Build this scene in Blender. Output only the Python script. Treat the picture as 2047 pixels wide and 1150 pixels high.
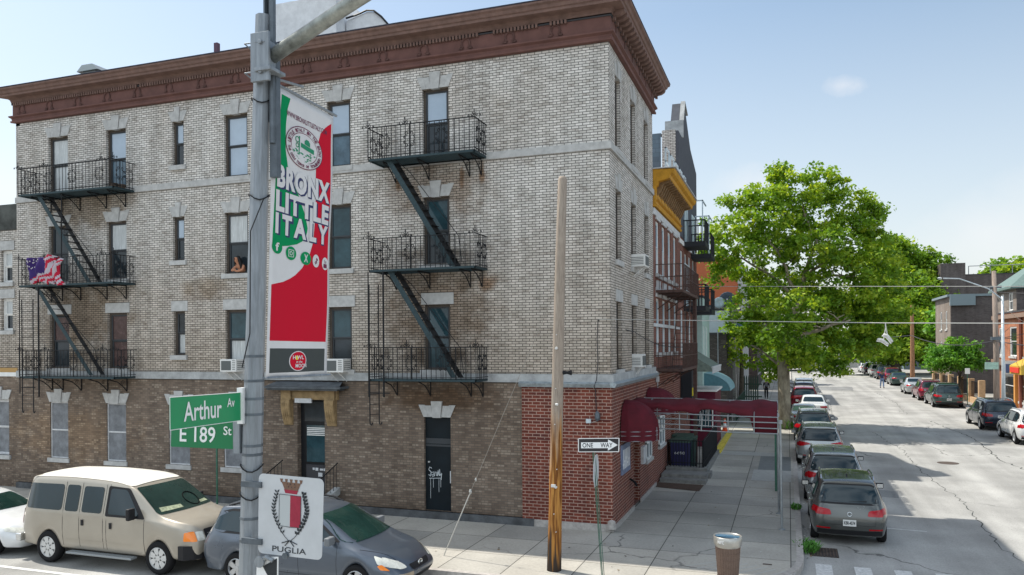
import bpy, bmesh, math, random
from mathutils import Vector, Matrix, Euler
from mathutils.bvhtree import BVHTree
random.seed(7)
sc = bpy.context.scene
for o in list(bpy.data.objects): bpy.data.objects.remove(o)
V = Vector; PI = math.pi
# ---------------------------------------------------------------- camera, sky, sun, exposure
cam = bpy.data.cameras.new('camera'); co = bpy.data.objects.new('camera', cam)
sc.collection.objects.link(co); sc.camera = co
yaw, roll = -0.3412, -0.0072
f_ = V((math.sin(yaw), math.cos(yaw), 0)); r_ = V((math.cos(yaw), -math.sin(yaw), 0)); u_ = V((0, 0, 1))
r2 = r_*math.cos(roll)+u_*math.sin(roll); u2 = -r_*math.sin(roll)+u_*math.cos(roll)
M = Matrix((r2, u2, -f_)).transposed().to_4x4(); M.translation = V((4.5415, -20.7923, 5.088))
co.matrix_world = M
cam.sensor_width = 36; cam.lens = 36*1556.5/2047; cam.shift_y = (689-575)/2047
cam.clip_start = 0.1; cam.clip_end = 3000
SUN = V((9.1, -2.4, -14.45)).normalized()
sl = bpy.data.lights.new('sun', 'SUN'); sl.energy = 3.6; sl.angle = math.radians(0.55); sl.color = (1, .95, .86)
so = bpy.data.objects.new('sun', sl); sc.collection.objects.link(so)
so.rotation_euler = SUN.to_track_quat('-Z', 'Y').to_euler()
w = bpy.data.worlds.new('World'); sc.world = w; w.use_nodes = True
nt = w.node_tree; bg = nt.nodes['Background']
sky = nt.nodes.new('ShaderNodeTexSky'); sky.sky_type = 'NISHITA'; sky.sun_disc = False
sky.sun_elevation = math.radians(56.9); sky.sun_rotation = math.atan2(-9.1, 2.4)
sky.air_density = 1.0; sky.dust_density = 1.0; sky.ozone_density = 1.2
tc = nt.nodes.new('ShaderNodeTexCoord'); mp = nt.nodes.new('ShaderNodeMapping'); mp.inputs['Scale'].default_value = (1.5, 1.5, 5.5)
mp.inputs['Location'].default_value = (0.35, 0.2, 0.1)
nz = nt.nodes.new('ShaderNodeTexNoise'); nz.inputs['Scale'].default_value = 1.7; nz.inputs['Detail'].default_value = 7; nz.inputs['Roughness'].default_value = .52
def wn(t, **k):
    n = nt.nodes.new(t)
    for a, v in k.items(): setattr(n, a, v)
    return n
puff = None         # a few small soft clouds: direction, size, softness
for d_, sz_ in (((.061, .955, .29), .03), ((.206, .97, .12), .13), ((-.778, .6, .17), .14), ((.30, .95, .17), .12), ((-.04, .99, .19), .06)):
    c_ = V(d_).normalized(); sb_ = wn('ShaderNodeVectorMath', operation='SUBTRACT'); sb_.inputs[1].default_value = c_; nt.links.new(tc.outputs['Generated'], sb_.inputs[0])
    ml_ = wn('ShaderNodeVectorMath', operation='MULTIPLY'); ml_.inputs[1].default_value = (1, 1, 2.3); nt.links.new(sb_.outputs[0], ml_.inputs[0]); ln_ = wn('ShaderNodeVectorMath', operation='LENGTH'); nt.links.new(ml_.outputs[0], ln_.inputs[0])
    dv_ = wn('ShaderNodeMath', operation='DIVIDE'); dv_.inputs[1].default_value = sz_; nt.links.new(ln_.outputs['Value'], dv_.inputs[0])
    nn_ = wn('ShaderNodeTexNoise'); nn_.inputs['Scale'].default_value = .45/sz_; nn_.inputs['Detail'].default_value = 10; nn_.inputs['Roughness'].default_value = .62; nt.links.new(tc.outputs['Generated'], nn_.inputs[0])
    ad_ = wn('ShaderNodeMath', operation='MULTIPLY_ADD'); ad_.inputs[1].default_value = -2.8; nt.links.new(nn_.outputs[0], ad_.inputs[0]); nt.links.new(dv_.outputs[0], ad_.inputs[2])
    mr_ = wn('ShaderNodeMapRange'); mr_.inputs[1].default_value = -.5; mr_.inputs[2].default_value = -1.5; mr_.inputs[4].default_value = .45; nt.links.new(ad_.outputs[0], mr_.inputs[0])
    if puff is None: puff = mr_
    else: q_ = wn('ShaderNodeMath', operation='MAXIMUM'); nt.links.new(puff.outputs[0], q_.inputs[0]); nt.links.new(mr_.outputs[0], q_.inputs[1]); puff = q_
cr = puff
mx = nt.nodes.new('ShaderNodeMixRGB'); mx.inputs[2].default_value = (13, 12.6, 12.6, 1)
nt.links.new(tc.outputs['Generated'], mp.inputs[0]); nt.links.new(mp.outputs[0], nz.inputs[0])
# unseen bright broken cloud added behind the camera, to brighten the shaded fronts
sep = nt.nodes.new('ShaderNodeSeparateXYZ'); nt.links.new(tc.outputs['Generated'], sep.inputs[0])
nb2 = nt.nodes.new('ShaderNodeTexNoise'); nb2.inputs['Scale'].default_value = 2.6; nb2.inputs['Detail'].default_value = 6; nt.links.new(tc.outputs['Generated'], nb2.inputs[0])
k1 = nt.nodes.new('ShaderNodeMapRange'); k1.inputs[1].default_value = .4; k1.inputs[2].default_value = .58; nt.links.new(nb2.outputs[0], k1.inputs[0])
k2 = nt.nodes.new('ShaderNodeMapRange'); k2.inputs[1].default_value = .12; k2.inputs[2].default_value = -.3; nt.links.new(sep.outputs[1], k2.inputs[0])
k3 = nt.nodes.new('ShaderNodeMath'); k3.operation = 'MULTIPLY'; nt.links.new(k1.outputs[0], k3.inputs[0]); nt.links.new(k2.outputs[0], k3.inputs[1])
k4 = nt.nodes.new('ShaderNodeMath'); k4.operation = 'MAXIMUM'; nt.links.new(k3.outputs[0], k4.inputs[0]); nt.links.new(cr.outputs[0], k4.inputs[1])
k5 = nt.nodes.new('ShaderNodeMixRGB'); nt.links.new(k2.outputs[0], k5.inputs[0]); k5.inputs[1].default_value = (4.9, 4.85, 4.9, 1); k5.inputs[2].default_value = (7.1, 8.0, 8.8, 1); nt.links.new(k5.outputs[0], mx.inputs[2])
nt.links.new(k4.outputs[0], mx.inputs[0]); tn = wn('ShaderNodeMixRGB', blend_type='MULTIPLY'); tn.inputs[0].default_value = 1; tn.inputs[2].default_value = (1.08, 1.0, .86, 1); nt.links.new(sky.outputs[0], tn.inputs[1])
hz_ = wn('ShaderNodeMapRange'); hz_.inputs[1].default_value = .38; hz_.inputs[2].default_value = -.02; hz_.inputs[4].default_value = .85; nt.links.new(sep.outputs[2], hz_.inputs[0])
hm_ = wn('ShaderNodeMixRGB'); hm_.inputs[2].default_value = (3.95, 4.1, 4.35, 1); nt.links.new(hz_.outputs[0], hm_.inputs[0]); nt.links.new(tn.outputs[0], hm_.inputs[1]); nt.links.new(hm_.outputs[0], mx.inputs[1]); nt.links.new(mx.outputs[0], bg.inputs[0])
bg.inputs[1].default_value = 0.12
sc.view_settings.view_transform = 'Standard'; sc.view_settings.look = 'None'; sc.view_settings.gamma = 1
sc.view_settings.exposure = 0.75

# ---------------------------------------------------------------- materials
MC = {}
def mat(name, col, rough=.6, metal=0, var=0, vscale=6, bump=0, bscale=40, spec=.22, stretch=None, coat=0, col2=None, alpha=None):
    if name in MC: return MC[name]
    m = bpy.data.materials.new(name); m.use_nodes = True; MC[name] = m
    n = m.node_tree.nodes; l = m.node_tree.links; b = n['Principled BSDF']
    b.inputs['Roughness'].default_value = rough; b.inputs['Metallic'].default_value = metal
    b.inputs['Specular IOR Level'].default_value = spec; b.inputs['Coat Weight'].default_value = coat
    c = (*col, 1); b.inputs['Base Color'].default_value = c
    if var or bump:
        t = n.new('ShaderNodeTexCoord'); mpp = n.new('ShaderNodeMapping'); l.new(t.outputs['Object'], mpp.inputs[0])
        if stretch: mpp.inputs['Scale'].default_value = stretch
    if var:
        a = n.new('ShaderNodeTexNoise'); a.inputs['Scale'].default_value = vscale; a.inputs['Detail'].default_value = 8; a.inputs['Roughness'].default_value = .65
        l.new(mpp.outputs[0], a.inputs[0]); r = n.new('ShaderNodeMapRange'); r.inputs[1].default_value = .3; r.inputs[2].default_value = .7
        l.new(a.outputs[0], r.inputs[0]); x = n.new('ShaderNodeMixRGB'); l.new(r.outputs[0], x.inputs[0])
        c2 = col2 or tuple(v*(1-var) for v in col); x.inputs[1].default_value = (*c2, 1); x.inputs[2].default_value = c if col2 else (*[min(1, v*(1+var)) for v in col], 1)
        l.new(x.outputs[0], b.inputs['Base Color'])
        if rough > .2:
            q = n.new('ShaderNodeMapRange'); q.inputs[3].default_value = max(.05, rough-.12); q.inputs[4].default_value = min(1, rough+.12)
            l.new(a.outputs[0], q.inputs[0]); l.new(q.outputs[0], b.inputs['Roughness'])
    if bump:
        a = n.new('ShaderNodeTexNoise'); a.inputs['Scale'].default_value = bscale; a.inputs['Detail'].default_value = 6; l.new(mpp.outputs[0], a.inputs[0])
        bp = n.new('ShaderNodeBump'); bp.inputs[0].default_value = bump; bp.inputs[1].default_value = .02; l.new(a.outputs[0], bp.inputs[2]); l.new(bp.outputs[0], b.inputs['Normal'])
    return m

def brick(name, c1, c2, mortar, bw=.21, rh=.073, ms=.011, dark=None, dirt=(.35, .27, .2), dirt_amt=.5, zlo=None, zhi=None, mort_rough=.9, seed=0, bump=.35, painted=None, stains=()):
    """brick wall in metre UVs; every brick has its own tone, soot patches and (zlo..zhi) a dirtier lower wall"""
    if name in MC: return MC[name]
    m = bpy.data.materials.new(name); m.use_nodes = True; MC[name] = m
    n = m.node_tree.nodes; l = m.node_tree.links; b = n['Principled BSDF']; b.inputs['Roughness'].default_value = .85; b.inputs['Specular IOR Level'].default_value = .25
    uv = n.new('ShaderNodeUVMap'); uv.uv_map = 'UVMap'
    wob = n.new('ShaderNodeTexNoise'); wob.inputs['Scale'].default_value = 6; l.new(uv.outputs[0], wob.inputs[0])
    ad = n.new('ShaderNodeVectorMath'); ad.operation = 'MULTIPLY_ADD'; ad.inputs[1].default_value = (.012, .012, 0); l.new(wob.outputs['Color'], ad.inputs[0]); l.new(uv.outputs[0], ad.inputs[2])
    t = n.new('ShaderNodeTexBrick'); l.new(ad.outputs[0], t.inputs[0]); t.offset = .5
    t.inputs['Scale'].default_value = 1; t.inputs['Brick Width'].default_value = bw; t.inputs['Row Height'].default_value = rh
    t.inputs['Mortar Size'].default_value = ms; t.inputs['Mortar Smooth'].default_value = .3; t.inputs['Bias'].default_value = 0
    t.inputs['Color1'].default_value = (*c1, 1); t.inputs['Color2'].default_value = (*c2, 1); t.inputs['Mortar'].default_value = (*mortar, 1)
    last = t.outputs[0]
    # random darker / lighter single bricks: cell noise on snapped coordinates
    sx = n.new('ShaderNodeVectorMath'); sx.operation = 'DIVIDE'; sx.inputs[1].default_value = (bw, rh, 1); l.new(ad.outputs[0], sx.inputs[0])
    sy_ = n.new('ShaderNodeSeparateXYZ'); l.new(sx.outputs[0], sy_.inputs[0]); f2 = n.new('ShaderNodeMath'); f2.operation = 'FLOOR'; l.new(sy_.outputs[1], f2.inputs[0]); m2_ = n.new('ShaderNodeMath'); m2_.operation = 'FLOORED_MODULO'; m2_.inputs[1].default_value = 2; l.new(f2.outputs[0], m2_.inputs[0])
    a2_ = n.new('ShaderNodeMath'); a2_.operation = 'MULTIPLY_ADD'; a2_.inputs[1].default_value = .5; l.new(m2_.outputs[0], a2_.inputs[0]); l.new(sy_.outputs[0], a2_.inputs[2]); cx_ = n.new('ShaderNodeCombineXYZ'); l.new(a2_.outputs[0], cx_.inputs[0]); l.new(sy_.outputs[1], cx_.inputs[1])
    fl = n.new('ShaderNodeVectorMath'); fl.operation = 'FLOOR'; l.new(cx_.outputs[0], fl.inputs[0])
    wn = n.new('ShaderNodeTexWhiteNoise'); l.new(fl.outputs[0], wn.inputs[0])
    mr = n.new('ShaderNodeMapRange'); mr.inputs[1].default_value = .7; mr.inputs[2].default_value = 1; mr.inputs[4].default_value = .6; l.new(wn.outputs[0], mr.inputs[0])
    fm = n.new('ShaderNodeMath'); fm.operation = 'SUBTRACT'; fm.inputs[0].default_value = 1; l.new(t.outputs['Fac'], fm.inputs[1])
    mm = n.new('ShaderNodeMath'); mm.operation = 'MULTIPLY'; l.new(mr.outputs[0], mm.inputs[0]); l.new(fm.outputs[0], mm.inputs[1])
    x = n.new('ShaderNodeMixRGB'); x.inputs[2].default_value = (*(dark or tuple(v*.45 for v in c2)), 1); l.new(mm.outputs[0], x.inputs[0]); l.new(last, x.inputs[1]); last = x.outputs[0]
    # soot / dirt
    a = n.new('ShaderNodeTexNoise'); a.inputs['Scale'].default_value = .55; a.inputs['Detail'].default_value = 9; a.inputs['Roughness'].default_value = .62; a.noise_dimensions = '4D'; a.inputs['W'].default_value = seed
    l.new(uv.outputs[0], a.inputs[0]); rr = n.new('ShaderNodeMapRange'); rr.inputs[1].default_value = .42; rr.inputs[2].default_value = .72; rr.inputs[4].default_value = dirt_amt; l.new(a.outputs[0], rr.inputs[0])
    fac = rr.outputs[0]
    if zlo is not None:
        sp = n.new('ShaderNodeSeparateXYZ'); l.new(uv.outputs[0], sp.inputs[0]); zz = n.new('ShaderNodeMath'); zz.operation = 'MULTIPLY_ADD'; zz.inputs[1].default_value = 3.2; l.new(a.outputs[0], zz.inputs[0]); zn = n.new('ShaderNodeMath'); zn.operation = 'MULTIPLY'; zn.inputs[1].default_value = -1; l.new(sp.outputs[1], zn.inputs[0]); l.new(zn.outputs[0], zz.inputs[2])
        zr = n.new('ShaderNodeMapRange'); zr.inputs[1].default_value = 1.6-zhi; zr.inputs[2].default_value = 1.6-zlo; zr.inputs[4].default_value = .85; l.new(zz.outputs[0], zr.inputs[0])
        mxx = n.new('ShaderNodeMath'); mxx.operation = 'MAXIMUM'; l.new(fac, mxx.inputs[0]); l.new(zr.outputs[0], mxx.inputs[1]); fac = mxx.outputs[0]
    y = n.new('ShaderNodeMixRGB'); y.blend_type = 'MULTIPLY'; l.new(fac, y.inputs[0]); l.new(last, y.inputs[1]); y.inputs[2].default_value = (*dirt, 1); last = y.outputs[0]
    ms_ = n.new('ShaderNodeMapping'); ms_.inputs['Scale'].default_value = (2.6, .16, 1); l.new(uv.outputs[0], ms_.inputs[0]); ns_ = n.new('ShaderNodeTexNoise'); ns_.inputs['Scale'].default_value = 1.3; ns_.inputs['Detail'].default_value = 6; l.new(ms_.outputs[0], ns_.inputs[0])
    rs_ = n.new('ShaderNodeMapRange'); rs_.inputs[1].default_value = .38; rs_.inputs[2].default_value = .68; rs_.inputs[3].default_value = 1.06; rs_.inputs[4].default_value = .84; l.new(ns_.outputs[0], rs_.inputs[0]); vs_ = n.new('ShaderNodeVectorMath'); vs_.operation = 'SCALE'; l.new(last, vs_.inputs[0]); l.new(rs_.outputs[0], vs_.inputs['Scale']); last = vs_.outputs[0]
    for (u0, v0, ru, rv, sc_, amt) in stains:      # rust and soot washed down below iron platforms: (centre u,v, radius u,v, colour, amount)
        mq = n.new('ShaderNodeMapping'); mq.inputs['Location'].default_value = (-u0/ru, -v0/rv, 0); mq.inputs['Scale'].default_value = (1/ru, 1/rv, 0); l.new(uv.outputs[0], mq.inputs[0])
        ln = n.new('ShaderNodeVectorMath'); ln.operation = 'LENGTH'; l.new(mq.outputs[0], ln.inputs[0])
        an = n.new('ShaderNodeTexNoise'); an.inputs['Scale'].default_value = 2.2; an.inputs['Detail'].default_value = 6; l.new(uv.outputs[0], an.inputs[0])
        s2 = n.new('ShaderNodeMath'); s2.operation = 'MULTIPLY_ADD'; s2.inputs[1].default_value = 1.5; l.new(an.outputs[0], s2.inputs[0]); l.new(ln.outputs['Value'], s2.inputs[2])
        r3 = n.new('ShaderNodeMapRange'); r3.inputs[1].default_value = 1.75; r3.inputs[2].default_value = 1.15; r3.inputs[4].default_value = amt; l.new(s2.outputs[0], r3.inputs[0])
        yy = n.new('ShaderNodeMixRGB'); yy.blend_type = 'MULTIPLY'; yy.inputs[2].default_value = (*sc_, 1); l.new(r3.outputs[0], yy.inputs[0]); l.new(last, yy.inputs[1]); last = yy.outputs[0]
    l.new(last, b.inputs['Base Color'])
    bp = n.new('ShaderNodeBump'); bp.inputs[0].default_value = bump; bp.inputs[1].default_value = .012; bp.invert = True; l.new(t.outputs['Fac'], bp.inputs[2]); l.new(bp.outputs[0], b.inputs['Normal'])
    return m

# ---------------------------------------------------------------- mesh builder
class MB:
    def __init__(s): s.v = []; s.f = []; s.m = []; s.uv = None
    def vadd(s, p): s.v.append((p[0], p[1], p[2])); return len(s.v)-1
    def face(s, pts, m=0):
        i = [s.vadd(p) for p in pts]; s.f.append(i); s.m.append(m); return s
    def box(s, x0, y0, z0, x1, y1, z1, m=0):
        if x0 > x1: x0, x1 = x1, x0
        if y0 > y1: y0, y1 = y1, y0
        if z0 > z1: z0, z1 = z1, z0
        b = len(s.v); s.v += [(x, y, z) for z in (z0, z1) for y in (y0, y1) for x in (x0, x1)]
        for q in ((0, 2, 3, 1), (4, 5, 7, 6), (0, 1, 5, 4), (2, 6, 7, 3), (0, 4, 6, 2), (1, 3, 7, 5)): s.f.append([b+k for k in q]); s.m.append(m)
        return s
    def beam(s, p0, p1, w, h, m=0, up=(0, 0, 1)):
        p0, p1 = V(p0), V(p1); d = (p1-p0).normalized(); a = d.cross(V(up))
        if a.length < 1e-4: a = d.cross(V((0, 1, 0)))
        a.normalize(); c = a.cross(d).normalized(); b = len(s.v)
        for p in (p0, p1):
            for i, j in ((-1, -1), (1, -1), (1, 1), (-1, 1)): s.vadd(p+a*(w/2*i)+c*(h/2*j))
        for q in ((0, 1, 2, 3), (7, 6, 5, 4), (0, 4, 5, 1), (1, 5, 6, 2), (2, 6, 7, 3), (3, 7, 4, 0)): s.f.append([b+k for k in q]); s.m.append(m)
        return s
    def tube(s, pts, r, n=6, m=0, cap=True):
        pts = [V(p) for p in pts]; rs = r if isinstance(r, (list, tuple)) else [r]*len(pts)
        prev = None; rings = []
        for i, p in enumerate(pts):
            d = (pts[min(i+1, len(pts)-1)]-pts[max(i-1, 0)]).normalized()
            if prev is None:
                a = d.cross(V((0, 0, 1)));
                if a.length < .05: a = d.cross(V((1, 0, 0)))
            else: a = prev-d*prev.dot(d)
            a.normalize(); prev = a; c = d.cross(a)
            rings.append([s.vadd(p+(a*math.cos(2*PI*k/n)+c*math.sin(2*PI*k/n))*rs[i]) for k in range(n)])
        for A, B in zip(rings, rings[1:]):
            for k in range(n): s.f.append([A[k], A[(k+1) % n], B[(k+1) % n], B[k]]); s.m.append(m)
        if cap: s.f.append(rings[0][::-1]); s.m.append(m); s.f.append(rings[-1]); s.m.append(m)
        return s
    def lathe(s, prof, n=16, o=(0, 0, 0), axis='z', m=0, cap=True):
        rings = []
        for r, h in prof:
            ring = []
            for k in range(n):
                a = 2*PI*k/n; c, q = r*math.cos(a), r*math.sin(a)
                p = (c, q, h) if axis == 'z' else ((c, h, -q) if axis == 'y' else (h, c, q))
                ring.append(s.vadd((p[0]+o[0], p[1]+o[1], p[2]+o[2])))
            rings.append(ring)
        for A, B in zip(rings, rings[1:]):
            for k in range(n): s.f.append([A[k], A[(k+1) % n], B[(k+1) % n], B[k]]); s.m.append(m)
        if cap: s.f.append(rings[0][::-1]); s.m.append(m); s.f.append(rings[-1]); s.m.append(m)
        return s
    def prism(s, poly, fn, d0, d1, m=0):
        """poly of (u,v); fn(u,v,d)->xyz; solid between depths"""
        a = [s.vadd(fn(u, v, d0)) for u, v in poly]; b = [s.vadd(fn(u, v, d1)) for u, v in poly]; k = len(poly)
        s.f.append(a); s.m.append(m); s.f.append(b[::-1]); s.m.append(m)
        for i in range(k): j = (i+1) % k; s.f.append([a[j], a[i], b[i], b[j]]); s.m.append(m)
        return s
    def wall(s, u0, u1, v0, v1, holes, fn, depth, m=0):
        us = sorted({u0, u1, *[h[0] for h in holes], *[h[1] for h in holes]}); us = [u for u in us if u0 <= u <= u1]
        vs = sorted({v0, v1, *[h[2] for h in holes], *[h[3] for h in holes]}); vs = [v for v in vs if v0 <= v <= v1]
        for a, b in zip(us, us[1:]):
            for c, d in zip(vs, vs[1:]):
                um, vm = (a+b)/2, (c+d)/2
                if any(h[0] < um < h[1] and h[2] < vm < h[3] for h in holes): continue
                s.face([fn(a, c, 0), fn(b, c, 0), fn(b, d, 0), fn(a, d, 0)], m)
        for h in holes:
            a, b, c, d = max(h[0], u0), min(h[1], u1), max(h[2], v0), min(h[3], v1)
            if a >= b or c >= d: continue
            for p, q in (((a, c), (a, d)), ((a, d), (b, d)), ((b, d), (b, c)), ((b, c), (a, c))):
                s.face([fn(*p, 0), fn(*q, 0), fn(*q, depth), fn(*p, depth)], m)
        return s
    def add(s, vs, fs, m=0):
        b = len(s.v); s.v += [tuple(p) for p in vs]
        for q in fs: s.f.append([b+k for k in q]); s.m.append(m)
        return s
    def build(s, name, mats, parent=None, smooth=False, fix=True, loc=None, bevel=0):
        me = bpy.data.meshes.new(name); me.from_pydata(s.v, [], s.f)
        mats = mats if isinstance(mats, (list, tuple)) else [mats]
        for q in mats: me.materials.append(q)
        if len(mats) > 1: me.polygons.foreach_set('material_index', s.m)
        if fix:
            bm = bmesh.new(); bm.from_mesh(me); bmesh.ops.remove_doubles(bm, verts=bm.verts, dist=1e-5); bmesh.ops.recalc_face_normals(bm, faces=bm.faces); bm.to_mesh(me); bm.free()
        boxuv(me)
        if smooth: me.polygons.foreach_set('use_smooth', [True]*len(me.polygons))
        o = bpy.data.objects.new(name, me); sc.collection.objects.link(o)
        if parent: o.parent = parent
        if loc: o.location = loc
        if bevel:
            b = o.modifiers.new('b', 'BEVEL'); b.width = bevel; b.segments = 2; b.limit_method = 'ANGLE'
        return o
def boxuv(me):
    uvl = me.uv_layers.new(name='UVMap'); d = uvl.data; vs = me.vertices
    for p in me.polygons:
        n = p.normal; ax, ay, az = abs(n.x), abs(n.y), abs(n.z)
        for li in p.loop_indices:
            c = vs[me.loops[li].vertex_index].co
            d[li].uv = (c.x, c.y) if az >= ax and az >= ay else ((c.x, c.z) if ay >= ax else (c.y, c.z))
def build_each(mbs, name, m, parent, loc=None):
    for q in mbs: q.build(name, m, parent, loc=loc)
def tag(o, label=None, cat=None, group=None, kind=None):
    if label: o['label'] = label
    if cat: o['category'] = cat
    if group: o['group'] = group
    if kind: o['kind'] = kind
    return o
def empty(name, loc, label=None, cat=None, group=None, rz=0):
    o = bpy.data.objects.new(name, None); sc.collection.objects.link(o); o.location = loc; o.rotation_euler = (0, 0, rz); o.empty_display_size = .2
    return tag(o, label, cat, group)
def kids(o): return [c for c in bpy.data.objects if c.parent == o]
def copy_tree(o, parent=None):
    c = o.copy(); sc.collection.objects.link(c); c.parent = parent
    for ch in kids(o): copy_tree(ch, c)
    return c
_tc = {}
def text_mesh(body, sp=1.0, bold=0, shear=0):
    k = (body, sp, bold, shear)
    if k in _tc: return _tc[k]
    cu = bpy.data.curves.new('t', 'FONT'); cu.body = body; cu.space_character = sp; cu.offset = bold; cu.shear = shear; cu.resolution_u = 3
    o = bpy.data.objects.new('t', cu); sc.collection.objects.link(o); bpy.context.view_layer.update()
    me = o.evaluated_get(bpy.context.evaluated_depsgraph_get()).to_mesh()
    vs = [tuple(v.co) for v in me.vertices]; fs = [list(p.vertices) for p in me.polygons]; bpy.data.objects.remove(o)
    if not vs: return [], []
    x0 = min(v[0] for v in vs); x1 = max(v[0] for v in vs); y0 = min(v[1] for v in vs); y1 = max(v[1] for v in vs)
    _tc[k] = ([((v[0]-x0)/(x1-x0), (v[1]-y0)/(y1-y0)) for v in vs], fs); return _tc[k]
def lettering(mb, body, fn, u0, u1, v0, v1, d, m=0, **kw):
    vs, fs = text_mesh(body, **kw)
    mb.add([fn(u0+(u1-u0)*a, v0+(v1-v0)*b, d) for a, b in vs], fs, m)
def disc(fn, u, v, ru, rv, d, n=24, a0=0, a1=2*PI): return [fn(u+ru*math.cos(a0+(a1-a0)*k/n), v+rv*math.sin(a0+(a1-a0)*k/n), d) for k in range(n)]
def rise(y):
    for a, b, c, d in ((10, 45, 0, .35), (45, 75, .35, .6), (75, 110, .6, .75)):
        if a <= y < b: return c+(d-c)*(y-a)/(b-a)
    return 0 if y < 10 else .75
# ================================================================ THE SETTING
def add_cracks(m, scale=.35, wdt=.012, col=(.03, .03, .03), joints=None):
    n = m.node_tree.nodes; l = m.node_tree.links; b = n['Principled BSDF']
    src = b.inputs['Base Color'].links[0].from_socket
    t = n.new('ShaderNodeTexCoord'); nn = n.new('ShaderNodeTexNoise'); nn.inputs['Scale'].default_value = 1.3; nn.inputs['Detail'].default_value = 5; l.new(t.outputs['Object'], nn.inputs[0])
    ad = n.new('ShaderNodeVectorMath'); ad.operation = 'MULTIPLY_ADD'; ad.inputs[1].default_value = (1.1, 1.1, 0); l.new(nn.outputs['Color'], ad.inputs[0]); l.new(t.outputs['Object'], ad.inputs[2])
    vo = n.new('ShaderNodeTexVoronoi'); vo.feature = 'DISTANCE_TO_EDGE'; vo.inputs['Scale'].default_value = scale; l.new(ad.outputs[0], vo.inputs[0])
    mr = n.new('ShaderNodeMapRange'); mr.inputs[1].default_value = 0; mr.inputs[2].default_value = wdt; mr.inputs[3].default_value = .8; mr.inputs[4].default_value = 0; l.new(vo.outputs[0], mr.inputs[0])
    n2 = n.new('ShaderNodeTexNoise'); n2.inputs['Scale'].default_value = .23; l.new(t.outputs['Object'], n2.inputs[0]); m2 = n.new('ShaderNodeMapRange'); m2.inputs[1].default_value = .48; m2.inputs[2].default_value = .6; l.new(n2.outputs[0], m2.inputs[0])
    mu = n.new('ShaderNodeMath'); mu.operation = 'MULTIPLY'; l.new(mr.outputs[0], mu.inputs[0]); l.new(m2.outputs[0], mu.inputs[1])
    x = n.new('ShaderNodeMixRGB'); l.new(mu.outputs[0], x.inputs[0]); l.new(src, x.inputs[1]); x.inputs[2].default_value = (*col, 1); out = x.outputs[0]
    # broad patches and fine specks
    n3 = n.new('ShaderNodeTexNoise'); n3.inputs['Scale'].default_value = .5; n3.inputs['Detail'].default_value = 6; l.new(t.outputs['Object'], n3.inputs[0]); m3 = n.new('ShaderNodeMapRange'); m3.inputs[1].default_value = .35; m3.inputs[2].default_value = .7; m3.inputs[3].default_value = .82; m3.inputs[4].default_value = 1.14; l.new(n3.outputs[0], m3.inputs[0])
    v3 = n.new('ShaderNodeVectorMath'); v3.operation = 'SCALE'; l.new(out, v3.inputs[0]); l.new(m3.outputs[0], v3.inputs['Scale']); out = v3.outputs[0]
    v4 = n.new('ShaderNodeTexVoronoi'); v4.inputs['Scale'].default_value = 5.5; l.new(t.outputs['Object'], v4.inputs[0]); m4 = n.new('ShaderNodeMapRange'); m4.inputs[1].default_value = .06; m4.inputs[2].default_value = .09; m4.inputs[3].default_value = .5; m4.inputs[4].default_value = 0; l.new(v4.outputs[0], m4.inputs[0])
    x4 = n.new('ShaderNodeMixRGB'); l.new(m4.outputs[0], x4.inputs[0]); l.new(out, x4.inputs[1]); x4.inputs[2].default_value = (*col, 1); out = x4.outputs[0]
    if not joints:      # tyre-polished lanes and oil drips drawn out along the road
        tm = n.new('ShaderNodeMapping'); tm.inputs['Scale'].default_value = (1.1, .05, 1); l.new(t.outputs['Object'], tm.inputs[0]); tn_ = n.new('ShaderNodeTexNoise'); tn_.inputs['Scale'].default_value = 1; tn_.inputs['Detail'].default_value = 6; l.new(tm.outputs[0], tn_.inputs[0])
        tr_ = n.new('ShaderNodeMapRange'); tr_.inputs[1].default_value = .36; tr_.inputs[2].default_value = .62; tr_.inputs[3].default_value = .80; tr_.inputs[4].default_value = 1.05; l.new(tn_.outputs[0], tr_.inputs[0]); tv_ = n.new('ShaderNodeVectorMath'); tv_.operation = 'SCALE'; l.new(out, tv_.inputs[0]); l.new(tr_.outputs[0], tv_.inputs['Scale']); out = tv_.outputs[0]
    if joints:
        t2 = n.new('ShaderNodeTexBrick'); t2.offset = 0; t2.inputs['Scale'].default_value = 1; t2.inputs['Brick Width'].default_value = joints[0]; t2.inputs['Row Height'].default_value = joints[1]; t2.inputs['Mortar Size'].default_value = .013; t2.inputs['Mortar Smooth'].default_value = .2
        t2.inputs['Color1'].default_value = (.78, .79, .8, 1); t2.inputs['Color2'].default_value = (1.12, 1.1, 1.07, 1); t2.inputs['Mortar'].default_value = (.22, .22, .22, 1)
        l.new(t.outputs['Object'], t2.inputs[0]); x5 = n.new('ShaderNodeMixRGB'); x5.blend_type = 'MULTIPLY'; x5.inputs[0].default_value = 1; l.new(out, x5.inputs[1]); l.new(t2.outputs[0], x5.inputs[2]); out = x5.outputs[0]
    l.new(out, b.inputs['Base Color']); return m
ASPH = add_cracks(mat('asphalt', (.34, .335, .318), .93, var=.16, vscale=25, bump=.6, bscale=90, spec=.15), .16, .004)
ASPH2 = add_cracks(mat('asphalt_dark', (.225, .228, .225), .9, var=.2, vscale=22, bump=.6, bscale=90, spec=.15), .3, .01)
CONC = add_cracks(mat('sidewalk_concrete', (.385, .37, .335), .9, var=.13, vscale=14, bump=.4, bscale=60, spec=.2), .22, .008, (.06, .06, .06), (1.52, 1.55))
KERB = mat('kerb_stone', (.38, .355, .33), .85, var=.25, vscale=9, bump=.4)
PAINT = mat('road_paint', (.72, .72, .7), .7, var=.35, vscale=13, col2=(.38, .38, .37))
EARTH = mat('earth', (.11, .1, .085), .95, var=.2)
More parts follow.
